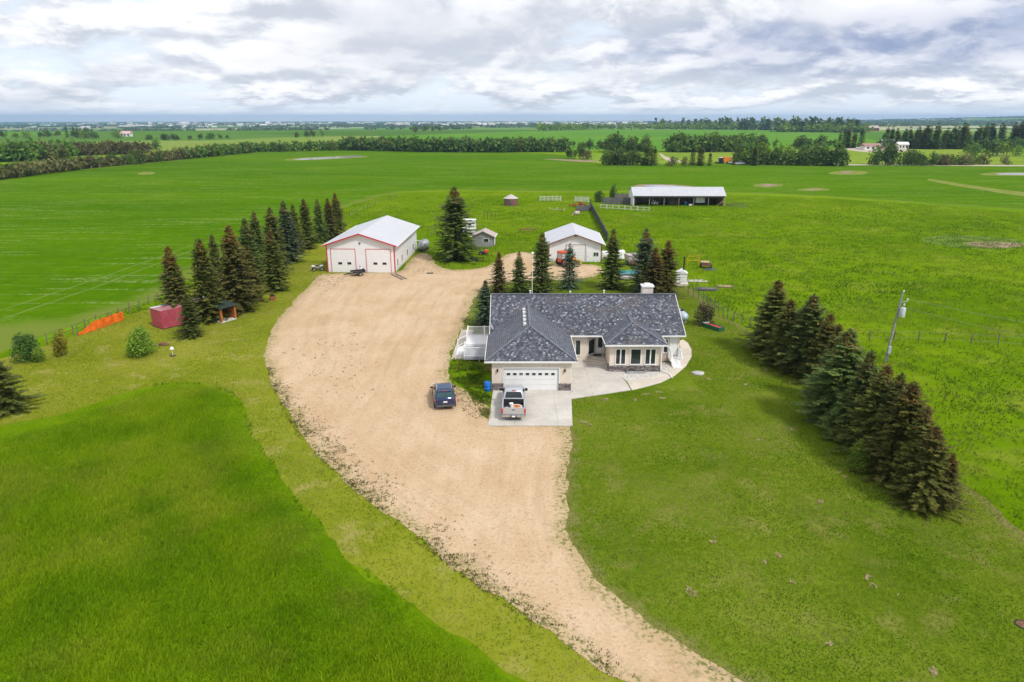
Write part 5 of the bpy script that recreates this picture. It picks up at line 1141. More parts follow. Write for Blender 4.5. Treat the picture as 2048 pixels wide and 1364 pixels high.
# implements near the corral
im = empty('disc_harrow', (*G(1155, 414), 0), .2, 'red disc harrow lying in the grass before the white board fence', 'implement')
M_ir = paint('rusty_red_iron', (.34, .05, .045), .7, .1, .3, 3)
MB().bar((-2.6, 0, .7), (2.6, 0, .8), .18).bar((-2.2, -.9, .6), (2.2, .9, .7), .15).bar((-2.2, .9, .6), (2.2, -.9, .7), .15).bar((0, 0, .75), (0, -2.0, .5), .16).build('frame', M_ir, im)
for k in range(6): MB().lathe([(.08, -.06), (.50, 0), (.08, .04)], (-2.2 + k * .88, .5 - (k % 2) * 1.0, .5), 12, 'x').build('disc', M_ir, im)
MB().box(.4, 1.4, -.4, .5, .85, 1.45, ch=.1).build('hopper', M_ir, im)
cu = empty('cultivator', (*G(1055, 466), 0), .1, 'rusty brown cultivator frame left in the grass behind the garage', 'implement')
M_rust = paint('rusted_iron', (.20, .10, .06), .9, .1, .3, 3)
MB().bar((-2, 0, .8), (2, 0, .8), .12).bar((-2, .8, .8), (2, .8, .8), .12).bar((-1.6, 0, .8), (-1.6, .8, .8), .1).bar((1.6, 0, .8), (1.6, .8, .8), .1).bar((0, 0, .8), (0, -1.6, .6), .12).build('frame', M_rust, cu)
for k in range(9): MB().bar((-1.9 + k * .475, .4 * (k % 2) * 2, .8), (-1.8 + k * .475, .4 * (k % 2) * 2 + .25, 0), .06).build('tine', M_rust, cu)
wm_ = empty('stone_roller', (*G(1153, 430), 0), .5, 'pale round bale-like roller with wooden shaft in the grass', 'roller')
MB().lathe([(0, -.7), (.5, -.7), (.52, 0), (.5, .7), (0, .7)], (0, 0, .52), 18, 'x').build('drum', paint('pale_log', (.50, .42, .33), .8, 0, .2, 2), wm_, 40); MB().bar((-.9, 0, .5), (-2.4, -1.2, .15), .12).bar((-.75, 0, .52), (.75, 0, .52), .14).build('shaft', M_tan, wm_)
# white equipment right of the garage
for k, (u, v, s_, lb) in enumerate([(1209, 517, 1.0, 'pale upright tank beside the right wall of the small garage'), (1240, 517, 1.15, 'white rounded tank half hidden behind the dark tall spruce')]):
    e = empty('poly_tank', (*G(u, v), 0), 0, lb, 'tank'); MB().lathe([(0, .1), (.75 * s_, .1), (.78 * s_, .9 * s_), (.7 * s_, 1.25 * s_), (.25 * s_, 1.45 * s_), (0, 1.47 * s_)], n=20).build('tank_shell', M_whitev, e, 40); MB().lathe([(0, 1.5 * s_), (.2 * s_, 1.48 * s_), (.2 * s_, 1.40 * s_), (0, 1.40 * s_)], n=14).build('lid', M_dark, e); MB().lathe([(0, 0), (.85 * s_, 0), (.85 * s_, .1), (0, .1)], n=16).build('base', M_wood, e)
gm = empty('feed_mixer', (*G(1263, 530), 0), .3, 'grey-pink farm machine with dark undercarriage left of the blue spruce', 'implement')
MB().add([(-.9, -.8, .8), (.9, -.8, .8), (.9, .8, .8), (-.9, .8, .8), (-1.1, -1, 1.9), (1.1, -1, 1.9), (1.1, 1, 1.9), (-1.1, 1, 1.9)], [(0, 1, 5, 4), (1, 2, 6, 5), (2, 3, 7, 6), (3, 0, 4, 7), (4, 5, 6, 7), (3, 2, 1, 0)]).build('hopper', paint('faded_grey_pink', (.46, .40, .39), .6, 0, .2, 2), gm); MB().box(-.8, .8, -1.5, .8, .45, .8).bar((0, -1.5, .5), (0, -2.4, .4), .12).build('chassis', M_rust, gm); wheels(gm, ((-.95, 0), (.95, 0)), .42, .25)
# ================================================================== fences, poles, yard things
def post_fence(name, px, n, h, label, m=None, wires=3, r=.07, cat='fence', grp=None):
    pts = GP(px); x0, y0 = pts[0]; o = empty(name, (x0, y0, 0), 0, label, cat, grp); Q = []
    d = [0]; 
    for i in range(len(pts) - 1): d.append(d[-1] + math.dist(pts[i], pts[i + 1]))
    for k in range(n):
        t = d[-1] * k / (n - 1); i = min(len(pts) - 2, max(j for j in range(len(d)) if d[j] <= t + 1e-6)); f = (t - d[i]) / (d[i + 1] - d[i])
        Q.append((pts[i][0] + (pts[i + 1][0] - pts[i][0]) * f - x0, pts[i][1] + (pts[i + 1][1] - pts[i][1]) * f - y0))
    for x, y in Q:
        a, b = random.uniform(-.05, .05), random.uniform(-.05, .05); hh = h * random.uniform(.92, 1.1)
        MB().tube((x, y, -.1), (x + a, y + b, hh), r, r * .85, 7).build('post', m or M_postwood, o)
    for w in range(wires):
        z = h * (.35 + .58 * w / max(1, wires - 1)); mb = MB()
        for (a, b) in zip(Q[:-1], Q[1:]): mb.bar((*a, z), (*b, z), .016)
        mb.build('wire', M_wire, o)
    return o
def board_fence(name, p0, p1, n, h, rails, label, m, bw=.16, pw=.16, upright=0, cat='fence'):
    (x0, y0), (x1, y1) = G(*p0), G(*p1); L = math.dist((x0, y0), (x1, y1)); rz = math.atan2(y1 - y0, x1 - x0); o = empty(name, (x0, y0, 0), rz, label, cat)
    for k in range(n):
        x = L * k / (n - 1); MB().box(x - pw / 2, x + pw / 2, 0, pw, -.1, h * 1.08).build('post', m, o)
    for r_ in range(rails):
        z = h * (.25 + .7 * r_ / max(1, rails - 1)); t = random.uniform(-.04, .04); MB().bar((0, -.03, z + t), (L, -.03, z - t), .04, bw).build('rail', m, o)
    if upright:
        mb = MB(); k = 0; x = 0
        while x < L - .1: mb.box(x, x + upright * .9, -.08, -.052, .02, h * random.uniform(.93, 1.05)); x += upright
        mb.build('boards', m, o)
    return o
post_fence('wire_fence', [(96, 690), (160, 664), (250, 629), (335, 596)], 12, 1.25, 'post and wire fence along the left field beside the orange netting')
post_fence('wire_fence', [(1376, 592), (1404, 604), (1436, 626), (1462, 642), (1500, 654), (1530, 666)], 15, 1.35, 'curving post and wire fence between lawn and right pasture')
post_fence('wire_fence', [(1738, 681), (1797, 682), (1855, 683), (1915, 687), (1980, 690), (2040, 695), (2110, 700)], 8, 1.2, 'straight pasture fence with widely spaced posts behind the utility pole', wires=2)
post_fence('wire_fence', [(700, 432), (745, 412), (790, 396)], 8, 1.2, 'thin old fence running up the field edge behind the shop', wires=2)
# orange snow fence
(x0, y0), (x1, y1) = G(158, 672), G(249, 640); L = math.dist((x0, y0), (x1, y1)); sf = empty('snow_fence', (x0, y0, 0), math.atan2(y1 - y0, x1 - x0), 'sagging orange plastic snow netting on posts at the left', 'netting')
M_onet = paint('orange_netting', (.80, .16, .015), .55, 0, .2, 1.5)
mb = MB(); N_ = 26; top = [.35 + .85 * min(1, k / 9) - .12 * math.sin(k * .9) ** 2 for k in range(N_ + 1)]
vs = []
for off in (-.012, .012):
    for k in range(N_ + 1): vs += [(L * k / N_, off + .06 * math.sin(k * 1.3), .05), (L * k / N_, off + .06 * math.sin(k * 1.3 + .7), top[k])]
n2 = 2 * (N_ + 1); fs = []
for k in range(N_): fs += [(2 * k, 2 * k + 2, 2 * k + 3, 2 * k + 1), (n2 + 2 * k, n2 + 2 * k + 1, n2 + 2 * k + 3, n2 + 2 * k + 2), (2 * k + 1, 2 * k + 3, n2 + 2 * k + 3, n2 + 2 * k + 1)]
mb.add(vs, fs).build('netting', M_onet, sf)
for k in range(5): MB().tube((L * k / 4, .1, -.1), (L * k / 4, .1, 1.45), .05, .045, 7).build('post', M_postwood, sf)
# corral and yard fences
board_fence('plank_fence', (1216, 484), (1180, 414), 16, 1.7, 3, 'long dark plank fence running back from the small garage', M_wooddark, .15, .15, .28)
board_fence('plank_fence', (1152, 424), (1181, 421), 5, 1.5, 2, 'short dark board fence behind the red harrow', M_wooddark, .14, .14, .26)
board_fence('corral_fence', (1206, 408), (1268, 408), 8, 1.9, 4, 'weathered corral boards left of the pole barn, front run', M_wooddark, .16, .16, .3)
board_fence('corral_fence', (1226, 402), (1268, 403), 6, 2.3, 3, 'weathered corral boards left of the pole barn, higher rear run', M_wood, .16, .16, .3)
board_fence('white_fence', (1201, 417), (1274, 421), 7, 1.1, 2, 'white rail fence before the corral boards', M_whitewood, .13, .22)
board_fence('white_fence', (1276, 421), (1298, 422), 3, 1.0, 2, 'short grey-white rail piece at the barn corner', M_whitewood, .12, .14)
board_fence('white_fence', (1080, 402), (1122, 402), 6, 1.4, 3, 'white board fence with broken boards right of the grain bin', M_whitewood, .14, .2)
board_fence('white_fence', (1150, 404), (1177, 405), 3, 1.6, 4, 'white board gate section at the corral corner', M_whitewood, .18, .18)
board_fence('rail_fence', (1454, 413), (1492, 416), 6, 1.1, 3, 'grey livestock panels right of the pole barn', M_wood, .1, .1)
board_fence('rail_fence', (1100, 419), (1128, 421), 3, .7, 1, 'low pale rails lying in the grass before the corral', M_whitewood, .1, .1)
fr = empty('pipe_frame', (*G(968, 440), 0), .1, 'dark pipe frames standing in the grass right of the big spruce', 'frame')
for k in range(5): MB().bar((k * .95, (k % 2) * .8, 0), (k * .95, (k % 2) * .8, 2.1), .07).build('upright', M_dark, fr)
MB().bar((0, 0, 2.05), (3.8, 0, 2.05), .06).build('crossbar', M_dark, fr); MB().bar((0, .1, 1.1), (3.8, .1, 1.2), .05).build('crossbar', M_dark, fr)
# utility pole
up = empty('utility_pole', (*G(1770, 722), 0), 0, 'grey wooden utility pole with transformer in the right pasture', 'utility pole')
MB().tube((0, 0, -.2), (.62, .1, 7.3), .135, .09, 10).build('pole', paint('silvered_pole', (.30, .29, .28), .9, 0, .2, 4), up, 40)
MB().lathe([(0, 4.85), (.27, 4.87), (.28, 5.75), (.2, 5.85), (0, 5.88)], (.75, -.25, 0), 16).build('transformer', paint('grey_transformer', (.52, .55, .58), .4, .2, .1, 3), up, 40); MB().bar((.55, 0, 6.3), (1.2, -.1, 6.45), .09).build('bracket', M_steel, up)
for dx, z in ((1.15, 6.5), (.62, 7.35), (.9, 5.95)): MB().lathe([(0, 0), (.06, .02), (.09, .1), (.05, .12), (.08, .2), (0, .26)], (dx, -.05, z), 10).build('insulator', M_whitev, up)
MB().box(-.02, .28, -.32, -.12, .9, 1.7).build('meter_box', paint('meter_grey', (.45, .47, .48), .5, .2, .1, 3), up); MB().tube((.12, -.18, -.1), (.2, -.17, .95), .04, .04, 6).build('conduit', M_steel, up)
px_, py_ = G(1770, 722)
for k, (a, b, lb) in enumerate([((px_ + 1.15, py_ - .05, 6.7), (px_ + 29, py_ - 22, 7.4), 'upper overhead wire running from the pole to the right'), ((px_ + .62, py_ - .05, 5.9), (px_ + 26, py_ - 25, 6.2), 'lower overhead wire running from the pole to the right')]):
    mb = MB(); P_ = [Vector(a).lerp(Vector(b), i / 16) - Vector((0, 0, 1.1 * 4 * (i / 16) * (1 - i / 16))) for i in range(17)]
    for p, q in zip(P_[:-1], P_[1:]): mb.tube(p, q, .014, .014, 5, False)
    tag(mb.build('power_line', M_wire), lb, 'power line', 'overhead wires at the utility pole')
# thin white pole behind the house
yp = empty('yard_light', (*G(1064, 603), 0), 0, 'thin white pole with a small lamp behind the garage roof', 'yard light')
MB().tube((0, 0, -.1), (0, 0, 6.6), .05, .035, 8).build('pole', M_whitev, yp); MB().lathe([(0, 6.6), (.16, 6.62), (.2, 6.75), (.1, 6.9), (0, 6.92)], n=12).build('lamp_head', M_whitev, yp); MB().bar((0, 0, 6.5), (-.35, 0, 6.65), .05).build('arm', M_whitev, yp)
# barrels, tanks, boiler
bb = empty('barrel', (*G(975, 782), 0), 0, 'bright blue plastic barrel at the left garage corner', 'barrel')
MB().lathe([(0, 0), (.25, 0), (.29, .05), (.3, .28), (.315, .3), (.3, .32), (.3, .6), (.315, .62), (.3, .64), (.29, .88), (.25, .92), (.22, .90), (0, .90)], n=20).build('drum', M_blue, bb, 40); MB().lathe([(0, .9), (.05, .9), (.05, .94), (0, .94)], (.12, 0, 0), 8).build('bung', M_plastic, bb)
pt = empty('propane_tank', (G(1369, 648)[0] - .15, G(1369, 648)[1] + 1.1, 0), math.radians(6), 'pale blue-grey propane tank with black valve dome beside the house', 'propane tank')
MB().lathe([(0, -1.35), (.3, -1.28), (.5, -1.05), (.56, -.8), (.56, .8), (.5, 1.05), (.3, 1.28), (0, 1.35)], (0, 0, .85), 22, 'y').build('tank_shell', paint('pale_blue_tank', (.46, .56, .66), .35, .1, .08, 2), pt, 50); MB().lathe([(0, 1.62), (.18, 1.62), (.2, 1.35), (0, 1.35)], n=14).build('valve_dome', M_dark, pt)
for y in (-.7, .7): MB().box(-.4, .4, y - .08, y + .08, 0, .42).build('cradle', M_conc, pt)
bo = empty('wood_boiler', (*G(1362, 570), 0), math.radians(-8), 'white outdoor wood boiler with tall black stack', 'boiler')
MB().box(-.75, .75, -.6, .9, .35, 1.9).build('cabinet', M_whitev, bo); MB().yprism([(-.85, 1.9), (.85, 1.9), (0, 2.4)], -.7, 1.0).build('roof', M_whitev, bo); MB().tube((.25, .3, 2.0), (.25, .3, 4.3), .11, .11, 10).build('stack', M_dark, bo); MB().box(-1.0, 1.0, -.8, 1.1, 0, .35).build('base', M_walk, bo); MB().box(-.35, .35, -.64, -.6, .7, 1.5).build('door', M_whitev, bo)
ff = empty('burn_barrel', (*G(546, 600), 0), .4, 'rusty brown burn box with black lid on the mown grass', 'burn barrel')
MB().box(-.36, .36, -.36, .36, 0, .6, ch=.05).build('box', paint('rust_brown', (.27, .09, .04), .85, 0, .3, 4), ff); MB().box(-.3, .3, -.3, .3, .6, .74, ch=.1).build('lid', M_dark, ff)
bf = empty('bird_feeder', (*G(346, 712), 0), 0, 'white-topped yard ornament on a thin post in the mown grass', 'yard ornament')
MB().tube((0, 0, 0), (0, 0, .75), .045, .04, 8).build('post', M_whitewood, bf); MB().lathe([(0, .72), (.2, .74), (.22, .82), (.1, 1.0), (0, 1.05)], n=12).build('top', M_whitev, bf); MB().lathe([(0, 0), (.28, 0), (.3, .05), (0, .08)], n=12).build('base', M_dark, bf)
dbp = empty('log_heap', (*G(326, 690), 0), .2, 'small heap of reddish-brown logs before the red shed', 'log heap')
for k in range(6): MB().tube((-.8 + .12 * k, -.35 + .14 * (k % 4), .12 + .16 * (k // 4)), (.75 - .1 * k, -.3 + .16 * (k % 4), .12 + .16 * (k // 4)), .1, .09, 8).build('log', M_rust, dbp)
# planter, flat rock, lid
pl = empty('planter_trough', (*G(1425, 657), 0), math.radians(-58), 'green trough planter filled with red, on the right lawn', 'planter')
mb = MB(); 
for s_ in (-1, 1): mb.box(-1.35, 1.35, s_ * .42 - .05, s_ * .42 + .05, .0, .5).box(s_ * 1.35 - .05, s_ * 1.35 + .05, -.47, .47, .0, .5)
mb.build('trough', paint('green_trough', (.02, .12, .06), .5, 0, .2, 3), pl); MB().box(-1.28, 1.28, -.37, .37, .05, .42).build('red_bedding', paint('red_bedding', (.42, .05, .035), .85, 0, .45, 8, .6), pl); MB().box(-1.32, -.9, -.40, .40, .42, .55, ch=.06).build('white_end', M_whitev, pl)
rk = empty('flat_stone', (*G(1396, 748), 0), 0, 'flat pale round stone lying on the lawn beyond the curved walk', 'stone')
bm_ = MB(); ring = []
for h_, f in ((.0, 1.0), (.12, 1.04), (.2, .9), (.23, .5)):
    ring.append([(.62 * f * math.cos(a) * (1 + .08 * math.sin(3 * a)), .45 * f * math.sin(a) * (1 + .06 * math.cos(2 * a + 1)), h_) for a in np.linspace(0, 2 * PI, 18, endpoint=False)])
bm_.loft(ring).build('stone', paint('pale_stone', (.46, .44, .42), .9, 0, .2, 3, .5), rk, 60)
# lumber and wood piles
def pile(name, loc, rz, rows, label, cat, ms, lx=2.6, w=.16, t=.07, spread=1.0):
    o = empty(name, loc, rz, label, cat); rr = random.Random(len(label))
    for k in range(rows):
        y = (k % 6) * .22 * spread - .6; z = .02 + (k // 6) * (t + .02); L_ = lx * rr.uniform(.6, 1.05); x = rr.uniform(-.3, .3)
        MB().box(x - L_ / 2, x + L_ / 2, y - w / 2, y + w / 2, z, z + t, rz=rr.uniform(-.12, .12)).build('plank', rr.choice(ms), o)
    return o
pile('lumber_pile', (*G(1248, 556), 0), .15, 20, 'loose grey boards stacked beside the blue spruce', 'lumber pile', [M_wood, M_whitewood, M_wood], 3.4)
pile('lumber_pile', (*G(1412, 580), 0), -.05, 18, 'dark grey plank pile right of the wood boiler', 'lumber pile', [M_wooddark, M_wooddark, M_wood], 3.4)
pile('lumber_pile', (*G(1448, 573), 0), -.1, 8, 'tan lumber lying at the right end of the dark plank pile', 'lumber pile', [M_tan, M_tan, M_wood], 2.8)
pile('lumber_pile', (*G(1392, 562), 0), 0, 6, 'pale long planks behind the dark plank pile', 'lumber pile', [M_tan, M_whitewood], 4.2)
tp = empty('tarpaulin', (*G(1258, 550), .0), .1, 'teal tarpaulin thrown over the back of the grey board stack', 'tarpaulin')
n_ = 12; vs = [(-1.6 + 3.2 * i / n_, -.5 + 1.0 * j / n_, .62 * (1 - (2 * j / n_ - 1) ** 2) * (.8 + .2 * math.sin(i * 1.7)) + .25 + .04 * math.sin(i * 2.3 + j)) for j in range(n_ + 1) for i in range(n_ + 1)]
MB().add(vs, [(j * (n_ + 1) + i, j * (n_ + 1) + i + 1, (j + 1) * (n_ + 1) + i + 1, (j + 1) * (n_ + 1) + i) for j in range(n_) for i in range(n_)]).build('sheet', paint('teal_tarp', (.02, .20, .24), .5, 0, .25, 3), tp, 60); MB().box(-1.5, 1.5, -.42, .42, 0, .26).build('boards', M_wood, tp)
tp2 = empty('tarpaulin', (*G(1420, 539), 0), .2, 'dark blue-grey tarpaulin lying flat in the right pasture', 'tarpaulin')
vs = [(-1.0 + 2.0 * i / 8, -.7 + 1.4 * j / 8, .03 + .13 * math.sin(i * .8) ** 2 * math.sin(j * .7) ** 2) for j in range(9) for i in range(9)]
MB().add(vs, [(j * 9 + i, j * 9 + i + 1, (j + 1) * 9 + i + 1, (j + 1) * 9 + i) for j in range(8) for i in range(8)]).build('sheet', paint('slate_tarp', (.06, .08, .13), .5, 0, .25, 3), tp2, 60)
yf = empty('steel_rack', (*G(1386, 531), 0), .1, 'yellow-topped steel rack behind the rusty spruces', 'rack')
M_yel = paint('yellow_steel', (.62, .36, .03), .5, .1, .2, 3)
for x in (-1.0, 1.0): MB().bar((x, 0, 0), (x, 0, 1.7), .1).build('upright', M_yel, yf)
for z in (.9, 1.65): MB().bar((-1.0, 0, z), (1.0, 0, z), .08).build('crossbar', M_yel, yf)
bw = empty('brown_baler', (*G(1390, 536), 0), -.2, 'brown rusty machine with black roof right of the yellow rack', 'implement')
bw.location.x += 1.8
MB().box(-.8, .8, -.6, .6, .4, 1.0, ch=.15).build('housing', M_rust, bw); MB().box(-.9, .5, -.65, .65, 1.0, 1.12, ch=.1).build('cover', M_tan, bw); wheels(bw, ((-.85, 0), (.85, 0)), .38, .22)
pb = empty('picnic_table', (*G(1145, 600), 0), .05, 'pale wooden picnic table on the back lawn', 'picnic table')
MB().box(-1.0, 1.0, -.4, .4, .72, .78).build('tabletop', M_whitewood, pb)
for s_ in (-1, 1): MB().box(-1.0, 1.0, s_ * .7 - .13, s_ * .7 + .13, .42, .47).build('bench', M_whitewood, pb); MB().bar((s_ * .7, -.75, 0), (s_ * .7, .25, .72), .09).bar((s_ * .7, .75, 0), (s_ * .7, -.25, .72), .09).bar((s_ * .7, -.8, .42), (s_ * .7, .8, .42), .08).build('trestle', M_whitewood, pb)
tm = empty('fire_pit_cover', (*G(1182, 602), 0), 0, 'round blue-covered thing behind the roof ridge on the back lawn', 'cover')
MB().lathe([(0, .8), (1.2, .74), (1.25, .66), (1.2, .6), (0, .6)], n=24).build('cover', paint('blue_cover', (.05, .08, .2), .5, 0, .15, 3), tm, 40)
for k in range(4): MB().bar((math.cos(k * 1.57 + .4) * 1.1, math.sin(k * 1.57 + .4) * 1.1, 0), (math.cos(k * 1.57 + .4) * 1.1, math.sin(k * 1.57 + .4) * 1.1, .62), .07).build('leg', M_steel, tm)
for k, (u0, v0, u1, v1, lb) in enumerate([(783, 549, 805, 560, 'left one of two long planks lying on the gravel before the shop'), (791, 548, 813, 559, 'right one of two long planks lying on the gravel before the shop')]):
    a, b = G(u0, v0), G(u1, v1); tag(MB().bar((*a, .09), (*b, .09), .25, .1).build('plank', M_wood), lb, 'plank', 'planks on the gravel')
a = G(860, 547); dg = empty('drain_grate', (*a, .03), .05, 'dark drain grate set in the gravel right of the shop', 'grate')
MB().box(-.55, .55, -.25, -.19, 0, .08).box(-.55, .55, .19, .25, 0, .08).box(-.55, -.49, -.19, .19, 0, .08).box(.49, .55, -.19, .19, 0, .08).build('frame', M_dark, dg); mb = MB()
for k in range(8): mb.box(-.45 + k * .12, -.40 + k * .12, -.19, .19, .01, .06)
mb.build('bars', M_dark, dg)
mh = empty('manhole_lid', (*G(2045, 1250), 0), 0, 'dark utility lid half sunk in the lawn at the right frame edge', 'lid'); MB().lathe([(0, .045), (.28, .045), (.3, .0), (.3, -.05)], n=20).build('lid', M_rust, mh); MB().lathe([(.30, -.05), (.36, -.05), (.36, .05), (.31, .055), (.31, -.02)], n=20).build('rim', M_dark, mh)
# ================================================================== far farms
M_silv = paint('galvanised_bin', (.62, .65, .70), .4, .4, .1, .5); M_farw = paint('far_white_wall', (.72, .70, .68), .7, 0, .08, .5); M_roofred = paint('far_red_roof', (.34, .20, .17), .8, 0, .15, .5); M_roofgrey = paint('far_grey_roof', (.42, .36, .34), .8, 0, .15, .5)
def far_house(u, v, w, d, h, rh, rz, label, wm, rm, cat='house', name='farmhouse'):
    x, y = G(u, v); o = empty(name, (x, y, float(elev(x, y))), rz, label, cat)
    MB().box(-w / 2, w / 2, 0, d, 0, h).build('wall', wm, o); MB().xprism([(-.5, h), (d / 2, h + rh), (d + .5, h)], -w / 2 - .5, w / 2 + .5).build('roof', rm, o)
    for k in range(3): MB().box(-w * .36 + k * w * .3, -w * .22 + k * w * .3, -.08, 0, h * .35, h * .78).build('window', M_glass, o)
    MB().box(w * .38, w * .46, -.08, 0, 0, h * .75).build('door', M_dark, o)
    return o
far_house(1534, 328, 15, 9, 3.2, 2.6, .15, 'neighbouring farmhouse with pinkish roof among the trees', M_farw, M_roofgrey)
far_house(1786, 297, 17, 9, 5.5, 2.0, .05, 'white shed with pale roof in the far farmyard', M_farw, M_silv, 'shed', 'farm_shed')
far_house(1745, 300, 14, 7, 3, 2.2, .1, 'low reddish building left of the far white shed', M_farw, M_roofred, 'shed', 'farm_shed')
far_house(1806, 299, 8, 6, 4, 2, -.1, 'small white building right of the far white shed', M_farw, M_farw, 'shed', 'farm_shed')
far_house(1748, 262, 22, 12, 6, 5, .1, 'dark red barn on the rise above the far farmyard', paint('far_red_wall', (.20, .04, .035), .8, 0, .1, .3), M_roofgrey, 'barn', 'barn')
far_house(250, 273, 14, 9, 4, 3.5, 0, 'distant white farm building with pink roof in the left scrub', M_farw, paint('far_pink_roof', (.6, .4, .38), .7, 0, .1, .5))
for k, (u, lb) in enumerate([(1362, 'left one of three silver grain bins below the far woods'), (1371, 'middle one of three silver grain bins below the far woods'), (1378, 'right one of three silver grain bins below the far woods')]):
    x, y = G(u, 258.5); y -= 12; e = empty('grain_bin', (x, y, float(elev(x, y))), 0, lb, 'grain bin', 'silver grain bins'); MB().lathe([(0, 0), (3.2, 0), (3.2, 6), (3.4, 6), (.4, 8.4), (0, 8.5)], n=18).build('bin', M_silv, e, 30); MB().lathe([(.5, 8.3), (.5, 8.8), (0, 9)], n=10).build('cap', M_silv, e)
oh = empty('combine_harvester', (*G(1448, 327), 0), .1, 'orange harvester with black and white front by the meadow spruces', 'harvester')
M_or2 = paint('harvester_orange', (.68, .22, .03), .5, 0, .15, 1)
MB().box(-1.2, 3.6, -1.4, 1.4, 1.0, 3.6, ch=.4).build('body', M_or2, oh); MB().box(-3.2, -1.2, -1.1, 1.1, 1.4, 3.2, ch=.2).build('cab', M_glass, oh); MB().box(-3.3, -1.15, -1.2, 1.2, 3.2, 3.4).build('cab_roof', M_whitev, oh); MB().box(-4.6, -3.4, -2.6, 2.6, .2, .9).build('header', M_dark, oh)
a = MB().lathe([(.5, -.3), (.9, -.3), (.9, .3), (.5, .3)], (0, 0, 0), 14, 'y')
for x, r_ in ((-1.6, .9), (2.6, .6)):
    for s_ in (-1, 1): MB().lathe([(0, -.3), (r_, -.3), (r_, .3), (0, .3)], (x, s_ * 1.5, r_), 16, 'y').build('wheel', M_black, oh, 40)
def far_vehicle(u, v, label, m, rz, name='parked_car', cat='car', s=1.0, grp=None):
    x, y = G(u, v); o = empty(name, (x, y, float(elev(x, y))), rz, label, cat, grp); o.scale = (s, s, s)
    MB().loft([ringx(0, .8, .35, .85), ringx(.3, .9, .3, .95), ringx(3.6, .9, .3, .92), ringx(4.4, .75, .35, .75)]).build('body', m, o, 40); MB().loft([cabring(.92, .82, .4, 3.2), cabring(1.5, .68, .9, 2.5)]).build('cabin', M_carglass, o, 40); MB().box(-.66, .66, .95, 2.45, 1.5, 1.55).build('roof', m, o); wheels(o, ((-.78, .9), (.78, .9), (-.78, 3.5), (.78, 3.5)), .34, .2); return o
far_vehicle(1478, 328, 'white car parked beside the single spruce by the house', M_farw, 1.4, s=1.3); far_vehicle(1490, 330, 'silver car parked on the field edge before the neighbouring house', M_silver, 1.5, s=1.4); far_vehicle(1606, 325, 'white vehicle under the trees left of the big rounded thicket', M_farw, 1.5, s=1.4)
far_vehicle(1650, 326, 'pale vehicle half hidden inside the big rounded thicket', M_farw, 1.5, s=1.5); far_vehicle(1728, 298, 'white car at the left of the far farmyard', M_farw, 1.5, s=1.5); far_vehicle(1764, 298, 'red vehicle beside the far white shed', paint('far_red_car', (.4, .05, .05), .4, 0, .1, 1), 1.5, s=1.5)
